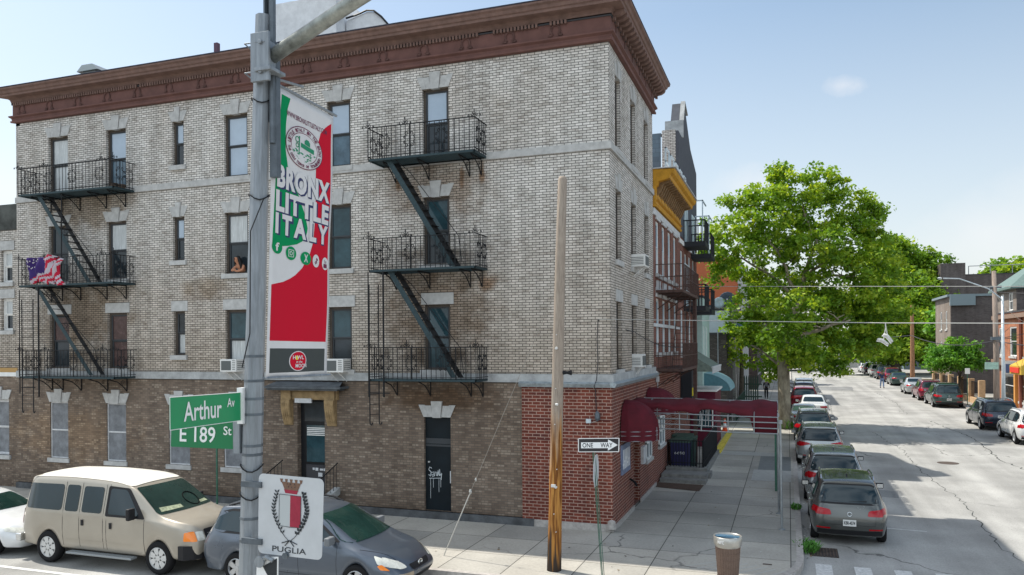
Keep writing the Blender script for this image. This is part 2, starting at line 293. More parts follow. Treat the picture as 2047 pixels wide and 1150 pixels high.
g = MB(); g.face([(-900, -900, -.6), (900, -900, -.6), (900, 1500, -.6), (-900, 1500, -.6)]); tag(g.build('ground', EARTH), kind='structure')
YS = [-30, -15, -8, -4.8, 0, 5, 10, 20, 30, 45, 60, 75, 90, 110, 160, 260]
def strip(name, x0, x1, y0, y1, dz, m, thick=0):
    b = MB(); ys = [y0]+[y for y in YS if y0 < y < y1]+[y1]
    for a, c in zip(ys, ys[1:]):
        za, zc = rise(a)+dz, rise(c)+dz
        b.face([(x0, a, za), (x1, a, za), (x1, c, zc), (x0, c, zc)])
        if thick:
            b.face([(x0, a, za-thick), (x0, a, za), (x0, c, zc), (x0, c, zc-thick)]); b.face([(x1, a, za-thick), (x1, a, za), (x1, c, zc), (x1, c, zc-thick)])
    if thick:
        for y in (y0, y1): z = rise(y)+dz; b.face([(x0, y, z-thick), (x1, y, z-thick), (x1, y, z), (x0, y, z)])
    return b.build(name, m)
tag(strip('road', 0, 20, -15, 260, -.15, ASPH), kind='structure')
b = MB(); b.face([(-90, -15, -.154), (90, -15, -.154), (90, 1, -.154), (-90, 1, -.154)]); tag(b.build('cross_road', ASPH), kind='structure')
b = MB(); b.face([(-60, 104, .612), (80, 104, .612), (80, 122, .612), (-60, 122, .612)]); tag(b.build('far_road', ASPH), kind='structure')
# side street pavement with a round corner, kerbs
R0 = 3.6; cx, cy = 4.85-R0, -4.8+R0
arc = lambda r, n=14: [(cx+r*math.cos(a), cy+r*math.sin(a)) for a in [-k*PI/2/n for k in range(n+1)]]
b = MB(); ok = arc(R0-.16)
pv = [(-70, cy)]+[(4.69, cy)]+ok[1:]+[(-70, -4.64)]
b.face([(x, y, 0) for x, y in pv]); b.face([(-70, cy, 0), (-70, 0.3, 0), (4.69, .3, 0), (4.69, cy, 0)])
tag(b.build('pavement', CONC), kind='structure')
tag(strip('pavement', -14, 4.69, .3, 103, 0, CONC), kind='structure')
def kerbline(name, pts, dz=0, wd=.16):
    b = MB()
    for i in range(len(pts)-1):
        p, q = V((*pts[i], 0)), V((*pts[i+1], 0)); d = (q-p).normalized(); nrm = V((d.y, -d.x, 0))*wd
        zp, zq = rise(p.y)+dz+.004, rise(q.y)+dz+.004
        P = [p, q, q-nrm, p-nrm]; Zt = [zp, zq, zq, zp]
        b.face([(v.x, v.y, z) for v, z in zip(P, Zt)])
        b.face([(p.x, p.y, zp-.2), (q.x, q.y, zq-.2), (q.x, q.y, zq), (p.x, p.y, zp)])
    return tag(b.build(name, KERB), kind='structure')
kerbline('kerb', [(-70, -4.8)]+arc(R0)[::-1]+[(4.85, y) for y in YS if cy < y < 103]+[(4.85, 103)])
tag(strip('pavement', 16.81, 36, -4.6, 103, 0, CONC, .2), kind='structure')
tag(strip('kerb', 16.65, 16.81, -4.6, 103, .004, KERB, .2), kind='structure')
b = MB(); b.box(-70, -26, -.3, 70, -15.0, 0); tag(b.build('pavement', CONC), kind='structure')
# darker concrete flags and repairs, painted kerb step, road repairs
b = MB()
for (x0, y0, x1, y1, c) in ((3.2, 9.3, 4.6, 11.8, 0), (3.35, 11.8, 4.6, 15.5, 1), (1.5, 15.5, 4.3, 16.6, 0)): b.face([(x0, y0, .004+rise(y0)), (x1, y0, .004+rise(y0)), (x1, y1, .004+rise(y1)), (x0, y1, .004+rise(y1))], c)
tag(b.build('pavement_repair', [mat('pale_repair', (.36, .36, .34), .9, var=.15), mat('dark_repair', (.17, .18, .18), .9, var=.15)]), kind='structure')
b = MB()
for P in ([(7.1, 8.2), (8.0, 8.1), (8.1, 9.4), (7.2, 9.6)], [(7.5, 62), (10.5, 62), (10.8, 68), (7.5, 68)]): b.face([(x, y, rise(y)-.146) for x, y in P])
tag(b.build('road_repair', ASPH2), kind='structure')
b = MB()
for k in range(13):
    x = 5.1+k*.84; b.face([(x, -4.2, -.145), (x+.36, -4.2, -.145), (x+.36, -1.05, -.145), (x, -1.05, -.145)])
tag(b.build('crosswalk_marking', PAINT), kind='structure')
b = MB()
for k in range(5): y = 99+k*0; x = 6+k*1.9; b.face([(x, 99, .612), (x+.9, 99, .612), (x+.9, 102, .612), (x, 102, .612)])
tag(b.build('crosswalk_marking', PAINT), kind='structure')
b = MB(); b.face([(-40, -7.35, -.147), (-3, -7.35, -.147), (-3, -7.22, -.147), (-40, -7.22, -.147)]); b.face([(-8.0, -7.9, -.147), (-7.7, -7.9, -.147), (-7.4, -5.1, -.147), (-7.65, -5.1, -.147)])
tag(b.build('parking_line_marking', PAINT), kind='structure')
b = MB(); b.face([(6.4, 3.35, -.146), (8.1, 3.2, -.146), (8.1, 3.27, -.146), (6.4, 3.43, -.146)]); tag(b.build('faded_line_marking', PAINT), kind='structure')
def crack(pts, seed, w0=.02):
    rnd = random.Random(seed); b = MB(); P = []
    for p, q in zip(pts, pts[1:]):
        n = max(2, int(math.dist(p, q)/.3))
        for k in range(n): t = k/n; P.append((p[0]+(q[0]-p[0])*t+rnd.uniform(-.09, .09), p[1]+(q[1]-p[1])*t+rnd.uniform(-.06, .06)))
    for a, c in zip(P, P[1:]):
        w1, w2 = w0*rnd.uniform(.3, 1), w0*rnd.uniform(.3, 1); za, zc = rise(a[1])-.1475, rise(c[1])-.1475
        b.face([(a[0]-w1, a[1], za), (a[0]+w1, a[1], za), (c[0]+w2, c[1], zc), (c[0]-w2, c[1], zc)])
    tag(b.build('road_crack', mat('crack_tar', (.05, .052, .05), .9), fix=False), kind='structure')
crack([(9.0, 27), (9.6, 20), (9.5, 14), (9.9, 8), (9.6, 2), (10.2, -4)], 1); crack([(12.9, 34), (13.6, 26), (13.2, 18), (14.1, 10)], 2, .035); crack([(7.4, 60), (7.6, 45), (7.3, 36)], 3); crack([(12.2, 60), (12.6, 48), (12.1, 38)], 4); crack([(9.9, 8), (12.5, 6.8), (15, 7.4)], 5, .02); crack([(-14, -8.4), (-8, -8.1), (-1, -8.5)], 6, .02)
b = MB(); rnd_ = random.Random(12)      # leaves, grit and litter along the kerbs
for k in range(420):
    if k < 200: x, y = 4.9+abs(rnd_.gauss(0, .14)), rnd_.uniform(-1, 60); z = rise(y)-.144
    elif k < 290: x, y = rnd_.uniform(-14, 1), -4.86-abs(rnd_.gauss(0, .12)); z = -.144
    elif k < 350: x, y = 16.6-abs(rnd_.gauss(0, .15)), rnd_.uniform(20, 80); z = rise(y)-.144
    else: x, y = rnd_.uniform(-12, 4.5), rnd_.uniform(-4.5, 8); z = .006
    if x < 2 and y > -.3 and z > 0: continue
    a = rnd_.uniform(0, 6.28); s = rnd_.uniform(.012, .04); b.face([(x+s*math.cos(a+q), y+s*math.sin(a+q), z+.004*q) for q in (0, 1.4, 3.1, 4.6)], rnd_.randint(0, 2))
tag(b.build('litter', [mat('dry_leaf', (.2, .13, .05), .9), mat('grit', (.12, .11, .1), .9), mat('paper_scrap', (.55, .54, .5), .9)], fix=False), 'dry leaves grit and paper scraps scattered along the kerbs and pavement', 'litter', kind='stuff')
# tactile lines scored in the ramp
b = MB()
for k in range(9):
    t = k*.26; b.beam((2.3+t, -2.7-t*.35, .002), (3.2+t*.8, -1.9-t*.35, .002), .03, .006)
tag(b.build('ramp_grooves', mat('groove', (.42, .42, .4), .9)), kind='structure')

# ================================================================ THE CORNER APARTMENT BUILDING
XL, YE = -22.04, 7.15
PALE = brick('pale_brick', (.72, .69, .65), (.53, .51, .47), (.11, .105, .10), dark=(.30, .265, .23), dirt=(.64, .56, .48), dirt_amt=.5, zlo=4.6, zhi=10.5, seed=2,
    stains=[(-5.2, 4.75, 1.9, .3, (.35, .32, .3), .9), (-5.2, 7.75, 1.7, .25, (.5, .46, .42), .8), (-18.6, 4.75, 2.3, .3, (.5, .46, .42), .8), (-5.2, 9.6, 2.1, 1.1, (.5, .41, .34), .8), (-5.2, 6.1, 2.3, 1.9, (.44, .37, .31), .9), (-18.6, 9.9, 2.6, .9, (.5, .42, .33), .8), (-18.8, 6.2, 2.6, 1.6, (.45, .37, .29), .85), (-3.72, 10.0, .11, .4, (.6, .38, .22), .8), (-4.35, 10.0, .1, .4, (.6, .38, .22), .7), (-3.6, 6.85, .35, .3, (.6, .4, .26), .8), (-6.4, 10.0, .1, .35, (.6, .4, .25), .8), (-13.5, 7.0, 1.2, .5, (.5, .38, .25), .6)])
BROWN = brick('brown_brick', (.225, .17, .13), (.135, .10, .078), (.13, .11, .09), bw=.2, rh=.07, ms=.01, dark=(.40, .33, .26), dirt=(.5, .46, .42), dirt_amt=.6, seed=5, zlo=-.3, zhi=.9,
    stains=[(-5.2, 3.5, 2.4, .5, (.55, .42, .3), .8), (-19.5, 2.0, 3.5, 1.2, (1.25, 1.1, .9), .7), (-9.5, 3.9, 1.7, .45, (.25, .22, .2), .9)])
RED = brick('red_brick', (.19, .048, .030), (.12, .030, .021), (.38, .26, .21), bw=.235, rh=.0895, ms=.0115, dark=(.075, .03, .03), dirt=(.6, .5, .5), dirt_amt=.35, seed=3)
RED2 = brick('row_house_brick', (.27, .095, .07), (.19, .07, .055), (.2, .15, .12), dark=(.09, .04, .035), dirt_amt=.6, seed=8)
STONE = mat('limestone', (.43, .43, .42), .85, var=.2, vscale=5, bump=.3)
STONED = mat('grey_ledge_stone', (.36, .37, .37), .8, var=.3, vscale=3, bump=.3)
FRAME = mat('window_frame_brown', (.085, .07, .058), .6, var=.2)
SASH = mat('window_sash_dark', (.05, .055, .06), .5)
def glassm(n, c, r=.06, sp=.8): return mat(n, c, r, spec=sp*.5, var=.45, vscale=1.6, bump=.12, bscale=2.2)
GD = glassm('glass_dark', (.02, .028, .034)); GP = mat('glass_with_pale_blind', (.33, .41, .5), .12, spec=.8, var=.12, vscale=.9); GB = glassm('glass_blue', (.08, .13, .17))
GC = mat('glass_with_curtain', (.45, .47, .47), .25, spec=.6, var=.25, vscale=3, stretch=(6, 6, .6)); GT = glassm('glass_teal', (.028, .062, .075)); GR = mat('glass_red_curtain', (.09, .055, .05), .25, var=.3)
WOOD = mat('painted_white_wood', (.7, .7, .68), .6, var=.1)
IRON = mat('black_iron', (.010, .011, .013), .6, var=.4, vscale=20, spec=.25)
IRONB = mat('teal_iron', (.03, .052, .06), .55, var=.3, vscale=15)
COR = mat('brown_cornice', (.14, .07, .06), .75, var=.22, vscale=2.5, bump=.15)
CORW = mat('cornice_worn', (.115, .062, .054), .8, var=.3, vscale=5)
COR2 = mat('cornice_pale_edge', (.175, .11, .092), .75, var=.25, vscale=4)
FA = lambda u, v, d: (u, d, v)            # avenue front: u = x, depth goes in +y
FS = lambda u, v, d: (-d, u, v)           # side street front: u = y, depth goes in -x
bl = empty('apartment_building', (-11, 0, 0), 'four storey pale brick corner apartment building with brown cornice and red brick ground floor corner', 'building')
def P_(o): o.location = (11, 0, 0); return o
FUP = [(-20.45, -19.52), (-17.75, -16.87), (-14.87, -14.39), (-12.75, -11.83), (-8.87, -8.03), (-5.6, -4.75)]
FZ = [(10.6, 12.62), (7.45, 9.44), (4.36, 6.28)]
SUP = [(.76, 1.48), (3.02, 3.82), (5.38, 6.16)]
holesA = [(a, b, (z0 if (k != 2) else z1-1.47), z1) for (z0, z1) in FZ for k, (a, b) in enumerate(FUP)]
G1 = [(-22.95, -22.5), (-20.46, -19.6), (-17.82, -16.95), (-15.1, -14.22), (-12.85, -12.0)]
holesG = [(a, b, 1.15, 3.15) for a, b in G1[1:]]+[(-10.02, -9.02, .45, 3.42), (-5.62, -4.76, .13, 2.97)]
mb = MB()
mb.wall(XL, 0, 4.27, 13.32, holesA, FA, .22, 0); mb.wall(XL, -2.55, .22, 4.0, holesG, FA, .22, 1)
holesS = [(a, b, z0, z1) for (z0, z1) in FZ for a, b in SUP]
mb.wall(0, YE, 4.27, 13.32, holesS, FS, .22, 0)
P_(mb.build('wall', [PALE, BROWN], bl, fix=False))
mb = MB(); mb.box(XL, .5, 4, -.5, YE, 13.25); mb.box(XL, .25, 0, -2.6, .5, 4.0); mb.box(XL, .5, 0, -.9, YE, 4)
P_(mb.build('back_wall', BROWN, bl))
mb = MB(); mb.box(XL-.1, -.1, 13.95, .1, YE+.3, 14.2); mb.box(XL, YE-.2, 13.2, 0, YE, 14.0); mb.box(XL, 0, 13.2, XL+.2, YE, 14.0); P_(mb.build('roof', mat('tar_roof', (.06, .06, .065), .9), bl))
# red brick corner, slightly proud
mb = MB(); mb.wall(-2.55, .03, 0.18, 4.0, [], lambda u, v, d: (u, -.03+d, v), .1); mb.face([(-2.55, -.03, .18), (-2.55, .02, .18), (-2.55, .02, 4), (-2.55, -.03, 4)])
mb.wall(-.03, YE, .1, 4.0, [(3.05, 4.0, .1, 2.55), (5.0, 5.8, 1.1, 2.1)], lambda u, v, d: (.03-d, u, v), .9)
P_(mb.build('ground_floor_red_wall', RED, bl, fix=False))
mb = MB(); mb.box(-1.2, 3.0, 0, -.86, 4.1, 2.7); P_(mb.build('entrance_door', mat('dark_door', (.03, .02, .02), .5), bl))
mb = MB()      # soldier course band and base
for z in (3.0, 2.42): mb.box(-2.55, -.045, z, .045, -.03, z+.02)
P_(mb.build('brick_band', mat('dark_red_band', (.1, .03, .028), .8), bl))
mb = MB(); mb.box(XL, -.1, 0, -2.2, .0, .2); P_(mb.build('plinth', mat('dark_plinth', (.09, .095, .1), .8, var=.4, vscale=3), bl))
mb = MB(); mb.box(-2.2, -.07, 0, .06, -.025, .19); mb.box(.025, 0.02, 0, .07, 3.0, .13); mb.box(.025, 4.1, 0, .07, YE, .13); mb.lathe([(.05, .05), (.12, .1), (.1, .3), (.04, .33)], 8, (.02, -.12, 0)); P_(mb.build('plinth', KERB, bl))
# belt courses
mb = MB()
mb.box(XL, -.07, 4.02, 0.08, .0, 4.26); mb.box(0.0, 0.002, 4.02, .08, YE, 4.26)
for x in range(int(XL), 0): mb.box(x, -.073, 4.03, x+.012, -.069, 4.25)
P_(mb.build('ledge', STONED, bl))
mb = MB(); mb.prism([(-.02, 3.93), (-.14, 3.9), (-.2, 4.0), (-.09, 4.05), (0, 4.05)], lambda u, v, d: (d, u, v), -2.6, .14); mb.prism([(.02, 3.93), (.14, 3.9), (.2, 4.0), (.09, 4.05), (0, 4.05)], lambda u, v, d: (u, d, v), -.2, YE)
P_(mb.build('flashing', mat('grey_flashing', (.3, .34, .36), .5, metal=.3, var=.35, vscale=8), bl))
mb = MB(); mb.box(XL, -.06, 10.38, .06, .0, 10.58); mb.box(0, 0.002, 10.38, .06, YE, 10.58); P_(mb.build('ledge', STONE, bl))

def win(par, fn, u0, u1, v0, v1, d=.1, mats=(GP, GB), fr=FRAME, sa=SASH, split=.5, sill=True, lint=None, off=(11, 0, 0), key='window', pr=None, fw=.05, lab=None):
    b = MB()
    def bx(a, c, e, f, d0, d1): b.prism([(a, e), (c, e), (c, f), (a, f)], fn, d0, d1)
    F = .07
    bx(u0, u0+F, v0, v1, d, d+.09); bx(u1-F, u1, v0, v1, d, d+.09); bx(u0+F, u1-F, v1-F, v1, d, d+.09); bx(u0+F, u1-F, v0, v0+.045, d, d+.09)
    o = b.build(key, fr, par); o.location = off
    b = MB(); vm = v0+(v1-v0)*split; s = fw
    for (a, c, dd) in ((v0+.045, vm, d+.045), (vm, v1-F, d+.015)):
        bx(u0+F, u0+F+s, a, c, dd, dd+.035); bx(u1-F-s, u1-F, a, c, dd, dd+.035); bx(u0+F+s, u1-F-s, c-s*.8, c, dd, dd+.035); bx(u0+F+s, u1-F-s, a, a+s*.8, dd, dd+.035)
    b.build('sash', sa, o)
    for k, (a, c, dd) in enumerate(((v0+.045, vm, d+.07), (vm, v1-F, d+.04))):
        b = MB(); b.face([fn(u0+F, a, dd), fn(u1-F, a, dd), fn(u1-F, c, dd), fn(u0+F, c, dd)]); b.build('pane', mats[1-k], o)
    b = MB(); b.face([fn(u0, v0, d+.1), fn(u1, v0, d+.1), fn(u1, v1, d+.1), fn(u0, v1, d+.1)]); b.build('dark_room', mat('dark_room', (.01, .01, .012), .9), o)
    if sill: b = MB(); bx(u0-.1, u1+.1, v0-.15, v0, -.075, d+.005); b.build('sill', STONE, o)
    if lint: lintel(o, fn, u0, u1, v1, lint)
    return o
def lintel(o, fn, u0, u1, v1, kind):
    b = MB(); w = u1-u0; c = (u0+u1)/2
    if kind == 'flat': b.prism([(u0-.07, v1+.004), (u1+.12, v1+.004), (u1+.12, v1+.34), (u0-.07, v1+.34)], fn, -.025, .1)
    else:
        k = min(.16, w*.2); h = .34
        for s in (-1, 1):
            e = c+s*w/2
            n = 2 if w > .6 else 1
            for q in range(n):
                a0 = c+s*(k*.8+(w/2-k*.8)*q/n); a1 = c+s*(k*.8+(w/2-k*.8)*(q+1)/n); b0 = c+s*(k*1.15+(w/2+.16-k*1.15)*q/n); b1 = c+s*(k*1.15+(w/2+.16-k*1.15)*(q+1)/n)
                b.prism([(a0+s*.006, v1+.004), (a1, v1+.004), (b1, v1+h+q*.02), (b0+s*.006, v1+h+q*.02)], fn, -.025-.004*q, .1)
        b.prism([(c-k*.78, v1-.015), (c+k*.78, v1-.015), (c+k*1.12, v1+h+.13), (c-k*1.12, v1+h+.13)], fn, -.055, .1)
    b.build('lintel', STONE, o)
panes = {(0, 0): (GC, GC), (1, 0): (GP, GB), (2, 0): (GP, GD), (3, 0): (GP, GP), (4, 0): (GP, GB), (5, 0): (GP, GD),
         (0, 1): (GD, GD), (1, 1): (GC, GD), (2, 1): (GP, GD), (3, 1): (GC, GD), (4, 1): (GT, GT), (5, 1): (GT, GD),
         (0, 2): (GR, GD), (1, 2): (GR, GR), (2, 2): (GD, GC), (3, 2): (GT, GC), (4, 2): (GT, GD), (5, 2): (GT, GT)}
for r, (z0, z1) in enumerate(FZ):
    for k, (a, c) in enumerate(FUP):
        win(bl, FA, a, c, z0 if k != 2 else z1-1.47, z1, mats=panes[(k, r)], lint='key' if r < 2 else 'flat')
    for k, (a, c) in enumerate(SUP): win(bl, FS, a, c, z0, z1, mats=(GD, GD), lint='key' if r < 2 else 'flat')
BOARD = mat('grey_board', (.19, .2, .215), .8, var=.35, vscale=4, bump=.5); TRIM = mat('pale_trim', (.55, .56, .57), .6, var=.2)
for a, c in G1[1:]:
    b = MB(); b.prism([(a, 1.15), (c, 1.15), (c, 3.15), (a, 3.15)], FA, .07, .12); o = P_(b.build('boarded_window', BOARD, bl))
    b = MB()
    for q in ((a, a+.035, 1.15, 3.15), (c-.035, c, 1.15, 3.15), (a+.035, c-.035, 3.11, 3.15), (a+.035, c-.035, 1.15, 1.19), (a+.035, c-.035, 2.13, 2.18)): b.prism([(q[0], q[2]), (q[1], q[2]), (q[1], q[3]), (q[0], q[3])], FA, .045, .07)
    b.build('trim', TRIM, o); b = MB(); b.box(a-.1, -.05, 1.0, c+.06, .1, 1.146); b.build('sill', STONE, o); lintel(o, FA, a, c, 3.15, 'key')
# doors on the avenue front
b = MB(); b.prism([(-5.62, .13), (-4.76, .13), (-4.76, 2.97), (-5.62, 2.97)], FA, .1, .14); d = P_(b.build('side_door', mat('black_door', (.006, .011, .015), .55, var=.3, vscale=2), bl))
b = MB(); b.box(-5.6, .085, 2.1, -4.78, .1, 2.16); b.box(-5.6, .085, 2.18, -4.78, .095, 2.34); b.build('door_rail', SASH, d); b = MB(); b.box(-5.52, .05, 1.62, -5.47, .1, 1.66); b.build('lock', STONE, d)
b = MB(); b.box(-5.12, .094, 2.22, -4.98, .099, 2.31); b.build('sticker', mat('green_sticker', (.1, .5, .35), .5), d)
b = MB(); b.box(-4.8, .02, 1.05, -4.73, .1, 1.4); b.build('letter_box', TRIM, d)
b = MB()   # spray tag with paint runs
G_ = lambda u, v, dd: (-5.52+u, .094, 1.18+v)
def scr(pts, r=.012): b.tube([G_(u, v, 0) for u, v in pts], r, 4)
scr([(.1, .27), (.03, .3), (.0, .22), (.08, .16), (.06, .03), (.0, .08)]); scr([(.1, .14), (.17, .17), (.16, .08), (.1, .09), (.12, .03), (.19, .05)]); scr([(.19, .05), (.21, .17), (.24, .15)]); scr([(.26, .05), (.27, .17)]); scr([(.29, .05), (.31, .22), (.33, .1), (.36, .06)]); scr([(.35, .25), (.37, .06), (.42, .14), (.4, -.06)])
scr([(.02, -.03), (.4, -.01)], .008)
for u, L in ((.06, .62), (.15, .3), (.33, .42), (.39, .28)): scr([(u, -.03), (u, -L)], .006)
b.build('spray_writing', mat('white_spray', (.6, .64, .66), .6), d)
lintel(d, FA, -5.62, -4.76, 2.97, 'key')
# main door with carved hood
b = MB(); b.box(-10.02, .2, .45, -9.02, .24, 3.42); d = P_(b.build('main_door', mat('dark_door_frame', (.015, .016, .018), .4), bl))
b = MB(); b.box(-9.86, .17, 2.72, -9.06, .2, 3.34); b.build('transom_pane', GD, d)
b = MB(); b.box(-9.78, .15, 1.45, -9.08, .2, 2.6); b.build('door_pane', GT, d); b = MB()
for k in range(5): b.box(-9.76, .14, 2.28+k*.055, -9.1, .15, 2.31+k*.055)
b.build('blind', WOOD, d)
b = MB(); b.box(-9.8, .15, .48, -9.06, .2, 1.36); b.build('door_panel', mat('door_grey', (.05, .05, .055), .5), d)
b = MB()
for q in ((-9.56, 1.2, .07, .07), (-9.46, 1.18, .1, .09), (-9.3, 1.19, .12, .06), (-9.16, 1.18, .07, .08), (-9.36, 1.0, .15, .12)): b.box(q[0], .14, q[1], q[0]+q[2], .149, q[1]+q[3])
b.build('stickers', TRIM, d)
OCH = mat('ochre_stone', (.30, .21, .11), .8, var=.35, vscale=5, bump=.3)
b = MB(); b.box(-10.55, -.1, 3.42, -8.5, .0, 3.72); b.box(-10.1, -.13, 3.46, -8.95, -.1, 3.66)
for x in (-10.5, -8.92):
    b.box(x, -.18, 3.42, x+.36, -.1, 3.7); b.prism([(-.22, 3.42), (-.22, 3.2), (-.16, 2.95), (-.05, 2.62), (0, 2.6), (0, 3.42)], lambda u, v, dd: (dd, u, v), x+.02, x+.34)
    for q in range(4): b.prism([(-.24, 3.3), (-.18, 2.95), (-.07, 2.66), (-.04, 2.68), (-.14, 2.95), (-.2, 3.3)], lambda u, v, dd: (dd, u, v), x+.05+q*.075, x+.085+q*.075)
P_(b.build('carved_bracket_surround', OCH, bl))
b = MB(); b.box(-10.95, -.5, 3.78, -8.15, .0, 3.84); b.box(-10.85, -.42, 3.72, -8.3, 0, 3.78); b.face([(-10.9, -.46, 3.845), (-8.2, -.46, 3.845), (-8.35, -.03, 3.98), (-10.75, -.03, 3.98)]); P_(b.build('door_hood', mat('dark_hood', (.09, .1, .11), .6, var=.4, vscale=4), bl))
b = MB(); b.box(-10.0, -.16, 3.32, -9.4, -.1, 3.46); P_(b.build('door_lamp', TRIM, bl))
# stoop and its iron rails
b = MB(); b.box(-10.4, -1.0, 0, -8.6, -.1, .42); b.box(-10.4, -1.3, 0, -8.7, -1.0, .2); b.prism([(-1.25, .2), (-.1, .55), (-.1, .75), (-1.25, .45)], lambda u, v, dd: (dd, u, v), -8.62, -8.42); b.prism([(-1.25, .2), (-.1, .55), (-.1, .75), (-1.25, .45)], lambda u, v, dd: (dd, u, v), -10.62, -10.42)
P_(b.build('stoop', STONED, bl))
b = MB()
for x in (-8.5, -10.5):
    b.tube([(x, -1.3, 1.05), (x, -.1, 1.5)], .018, 5)
    for k in range(7): y = -1.25+k*.18; b.tube([(x, y, .35), (x, y, 1.08+(y+1.25)*.375)], .01, 4)
    b.lathe([(.0, 1.02), (.05, 1.06), (.0, 1.14)], 6, (x, -1.32, 0))
P_(b.build('stoop_rail', IRON, bl))
# ---- cornice
def cornice_run(n0, n1, along, prof, m, name, miter0, miter1):
    b = MB(); A = []; B = []
    for d, z in prof:
        if along == 'x': A.append((n0-(d if miter0 else 0), -d, z)); B.append((n1+(d if miter1 else 0), -d, z))
        else: A.append((d, n0-(d if miter0 else 0), z)); B.append((d, n1+(d if miter1 else 0), z))
    for i in range(len(prof)-1): b.face([A[i], B[i], B[i+1], A[i+1]])
    b.face(A); b.face(B[::-1]); return P_(b.build(name, m, bl, fix=False))
FRZ = [(.0, 13.29), (.12, 13.3), (.13, 13.36), (.09, 13.38), (.1, 13.45), (.17, 13.5), (.17, 13.54), (.07, 13.56), (.07, 13.97), (.1, 13.99), (.1, 14.02), (0, 14.02)]
CRN = [(0, 14.02), (.1, 14.02), (.13, 14.12), (.17, 14.15), (.42, 14.17), (.43, 14.24), (.47, 14.26), (.5, 14.34), (.56, 14.38), (.57, 14.43), (.5, 14.45), (0, 14.44)]
cornice_run(XL, 0, 'x', FRZ, COR, 'cornice_frieze', True, True); cornice_run(XL, 0, 'x', CRN, COR2, 'cornice_crown', True, True)
cornice_run(0, YE, 'y', [(d, z) for d, z in FRZ], COR, 'cornice_frieze', True, True); cornice_run(0, YE, 'y', CRN, COR2, 'cornice_crown', True, True)
b = MB(); x = XL+.05; miss = [(-3.75, -3.35), (-1.95, -1.7), (-1.1, .1), (-16.3, -16.2)]
while x < 0:
    if not any(p < x < q for p, q in miss): b.box(x, -.15, 13.9, x+.06, -.07, 14.01)
    x += .105
P_(b.build('dentil_course', COR2, bl))
b = MB(); k = 0; x = -21.65
while x < -.3:      # embossed wreaths: open rings on two feet
    b = MB(); pts = [(x+.13*math.cos(a), -.085, 13.76+.15*math.sin(a)) for a in [PI*(-.28)+t*PI*1.56/12 for t in range(13)]]
    b.tube(pts, .03, 5); b.beam((x-.2, -.08, 13.63), (x-.08, -.08, 13.63), .03, .045); b.beam((x+.08, -.08, 13.63), (x+.2, -.08, 13.63), .03, .045); b.tube([(x+.2, -.085, 13.62), (x+.12, -.085, 13.72)], .02, 4); b.tube([(x-.2, -.085, 13.62), (x-.12, -.085, 13.72)], .02, 4)
    x += 1.345; P_(b.build('frieze_wreath', CORW, bl))
b = MB(); y = .1
while y < YE+.3:
    b = MB(); b.prism([(.08, 14.0), (.3, 14.03), (.42, 14.1), (.42, 14.16), (.08, 14.16)], lambda u, v, dd: (u, dd, v), y, y+.17); b.box(.08, y+.02, 13.9, .16, y+.15, 14.0); y += .36; P_(b.build('cornice_bracket', COR2, bl))
b = MB(); y = .6
while y < YE: P_(MB().box(.07, y, 13.62, .09, y+.5, 13.92).build('frieze_panel', CORW, bl)); y += 1.2
b = MB(); b.box(XL-.6, -.58, 14.44, .58, .3, 14.47); b.box(-.3, .3, 14.44, .58, YE+.55, 14.47); P_(b.build('roof_edge', mat('roof_edge_tar', (.05, .05, .07), .8, var=.5), bl))
# roof-top things
WHT = mat('white_render', (.7, .71, .72), .8, var=.15, vscale=3)
b = MB(); b.box(-13.0, 3, 14.1, -10.4, 5.5, 17.5); tag(b.build('roof_bulkhead', WHT), 'white rendered stair bulkhead on the roof behind the lamp arm', 'roof shed')
b = MB(); pr = [(-10.35, 14.1), (-10.35, 16.75), (-9.9, 16.85), (-9.5, 16.95), (-9.2, 16.9), (-8.9, 16.65), (-8.6, 16.3), (-8.6, 14.1)]; b.prism(pr, FA, 3.6, 5.5); o = b.build('roof_parapet', WHT); tag(o, 'white parapet hump with black tarred edge beside the white bulkhead', 'parapet')
b = MB(); b.tube([(-10.3, 3.5, 16.8)]+[(u, 3.55, v+.03) for u, v in pr[2:7]], .035, 5); b.build('tar_edge', IRON, o)
b = MB(); b.tube([(-10.6, 3.2, 17.25), (-10.3, 3.2, 17.05), (-10.32, 3.2, 16.7)], .07, 6); tag(b.build('roof_elbow_pipe', mat('blue_pipe', (.06, .08, .2), .5)), 'short blue elbow pipe between white bulkhead and hump on the roof', 'pipe')
b = MB(); b.box(-14.75, 1.9, 14.4, -14.6, 2.05, 15.95); tag(b.build('roof_vent_pipe', mat('purple_pipe', (.12, .07, .1), .7)), 'short purple brown vent pipe standing on the roof left of the lamp pole', 'pipe')
b = MB(); b.box(-19.8, .9, 14.4, -19.2, 1.5, 15.2); b.prism([(-20.0, 15.2), (-19.0, 15.2), (-19.25, 15.42), (-19.75, 15.42)], FA, .8, 1.6); tag(b.build('roof_hatch', mat('grey_metal_cap', (.3, .33, .33), .4, metal=.5)), 'small grey metal vent cap on the roof near its left end', 'roof vent')
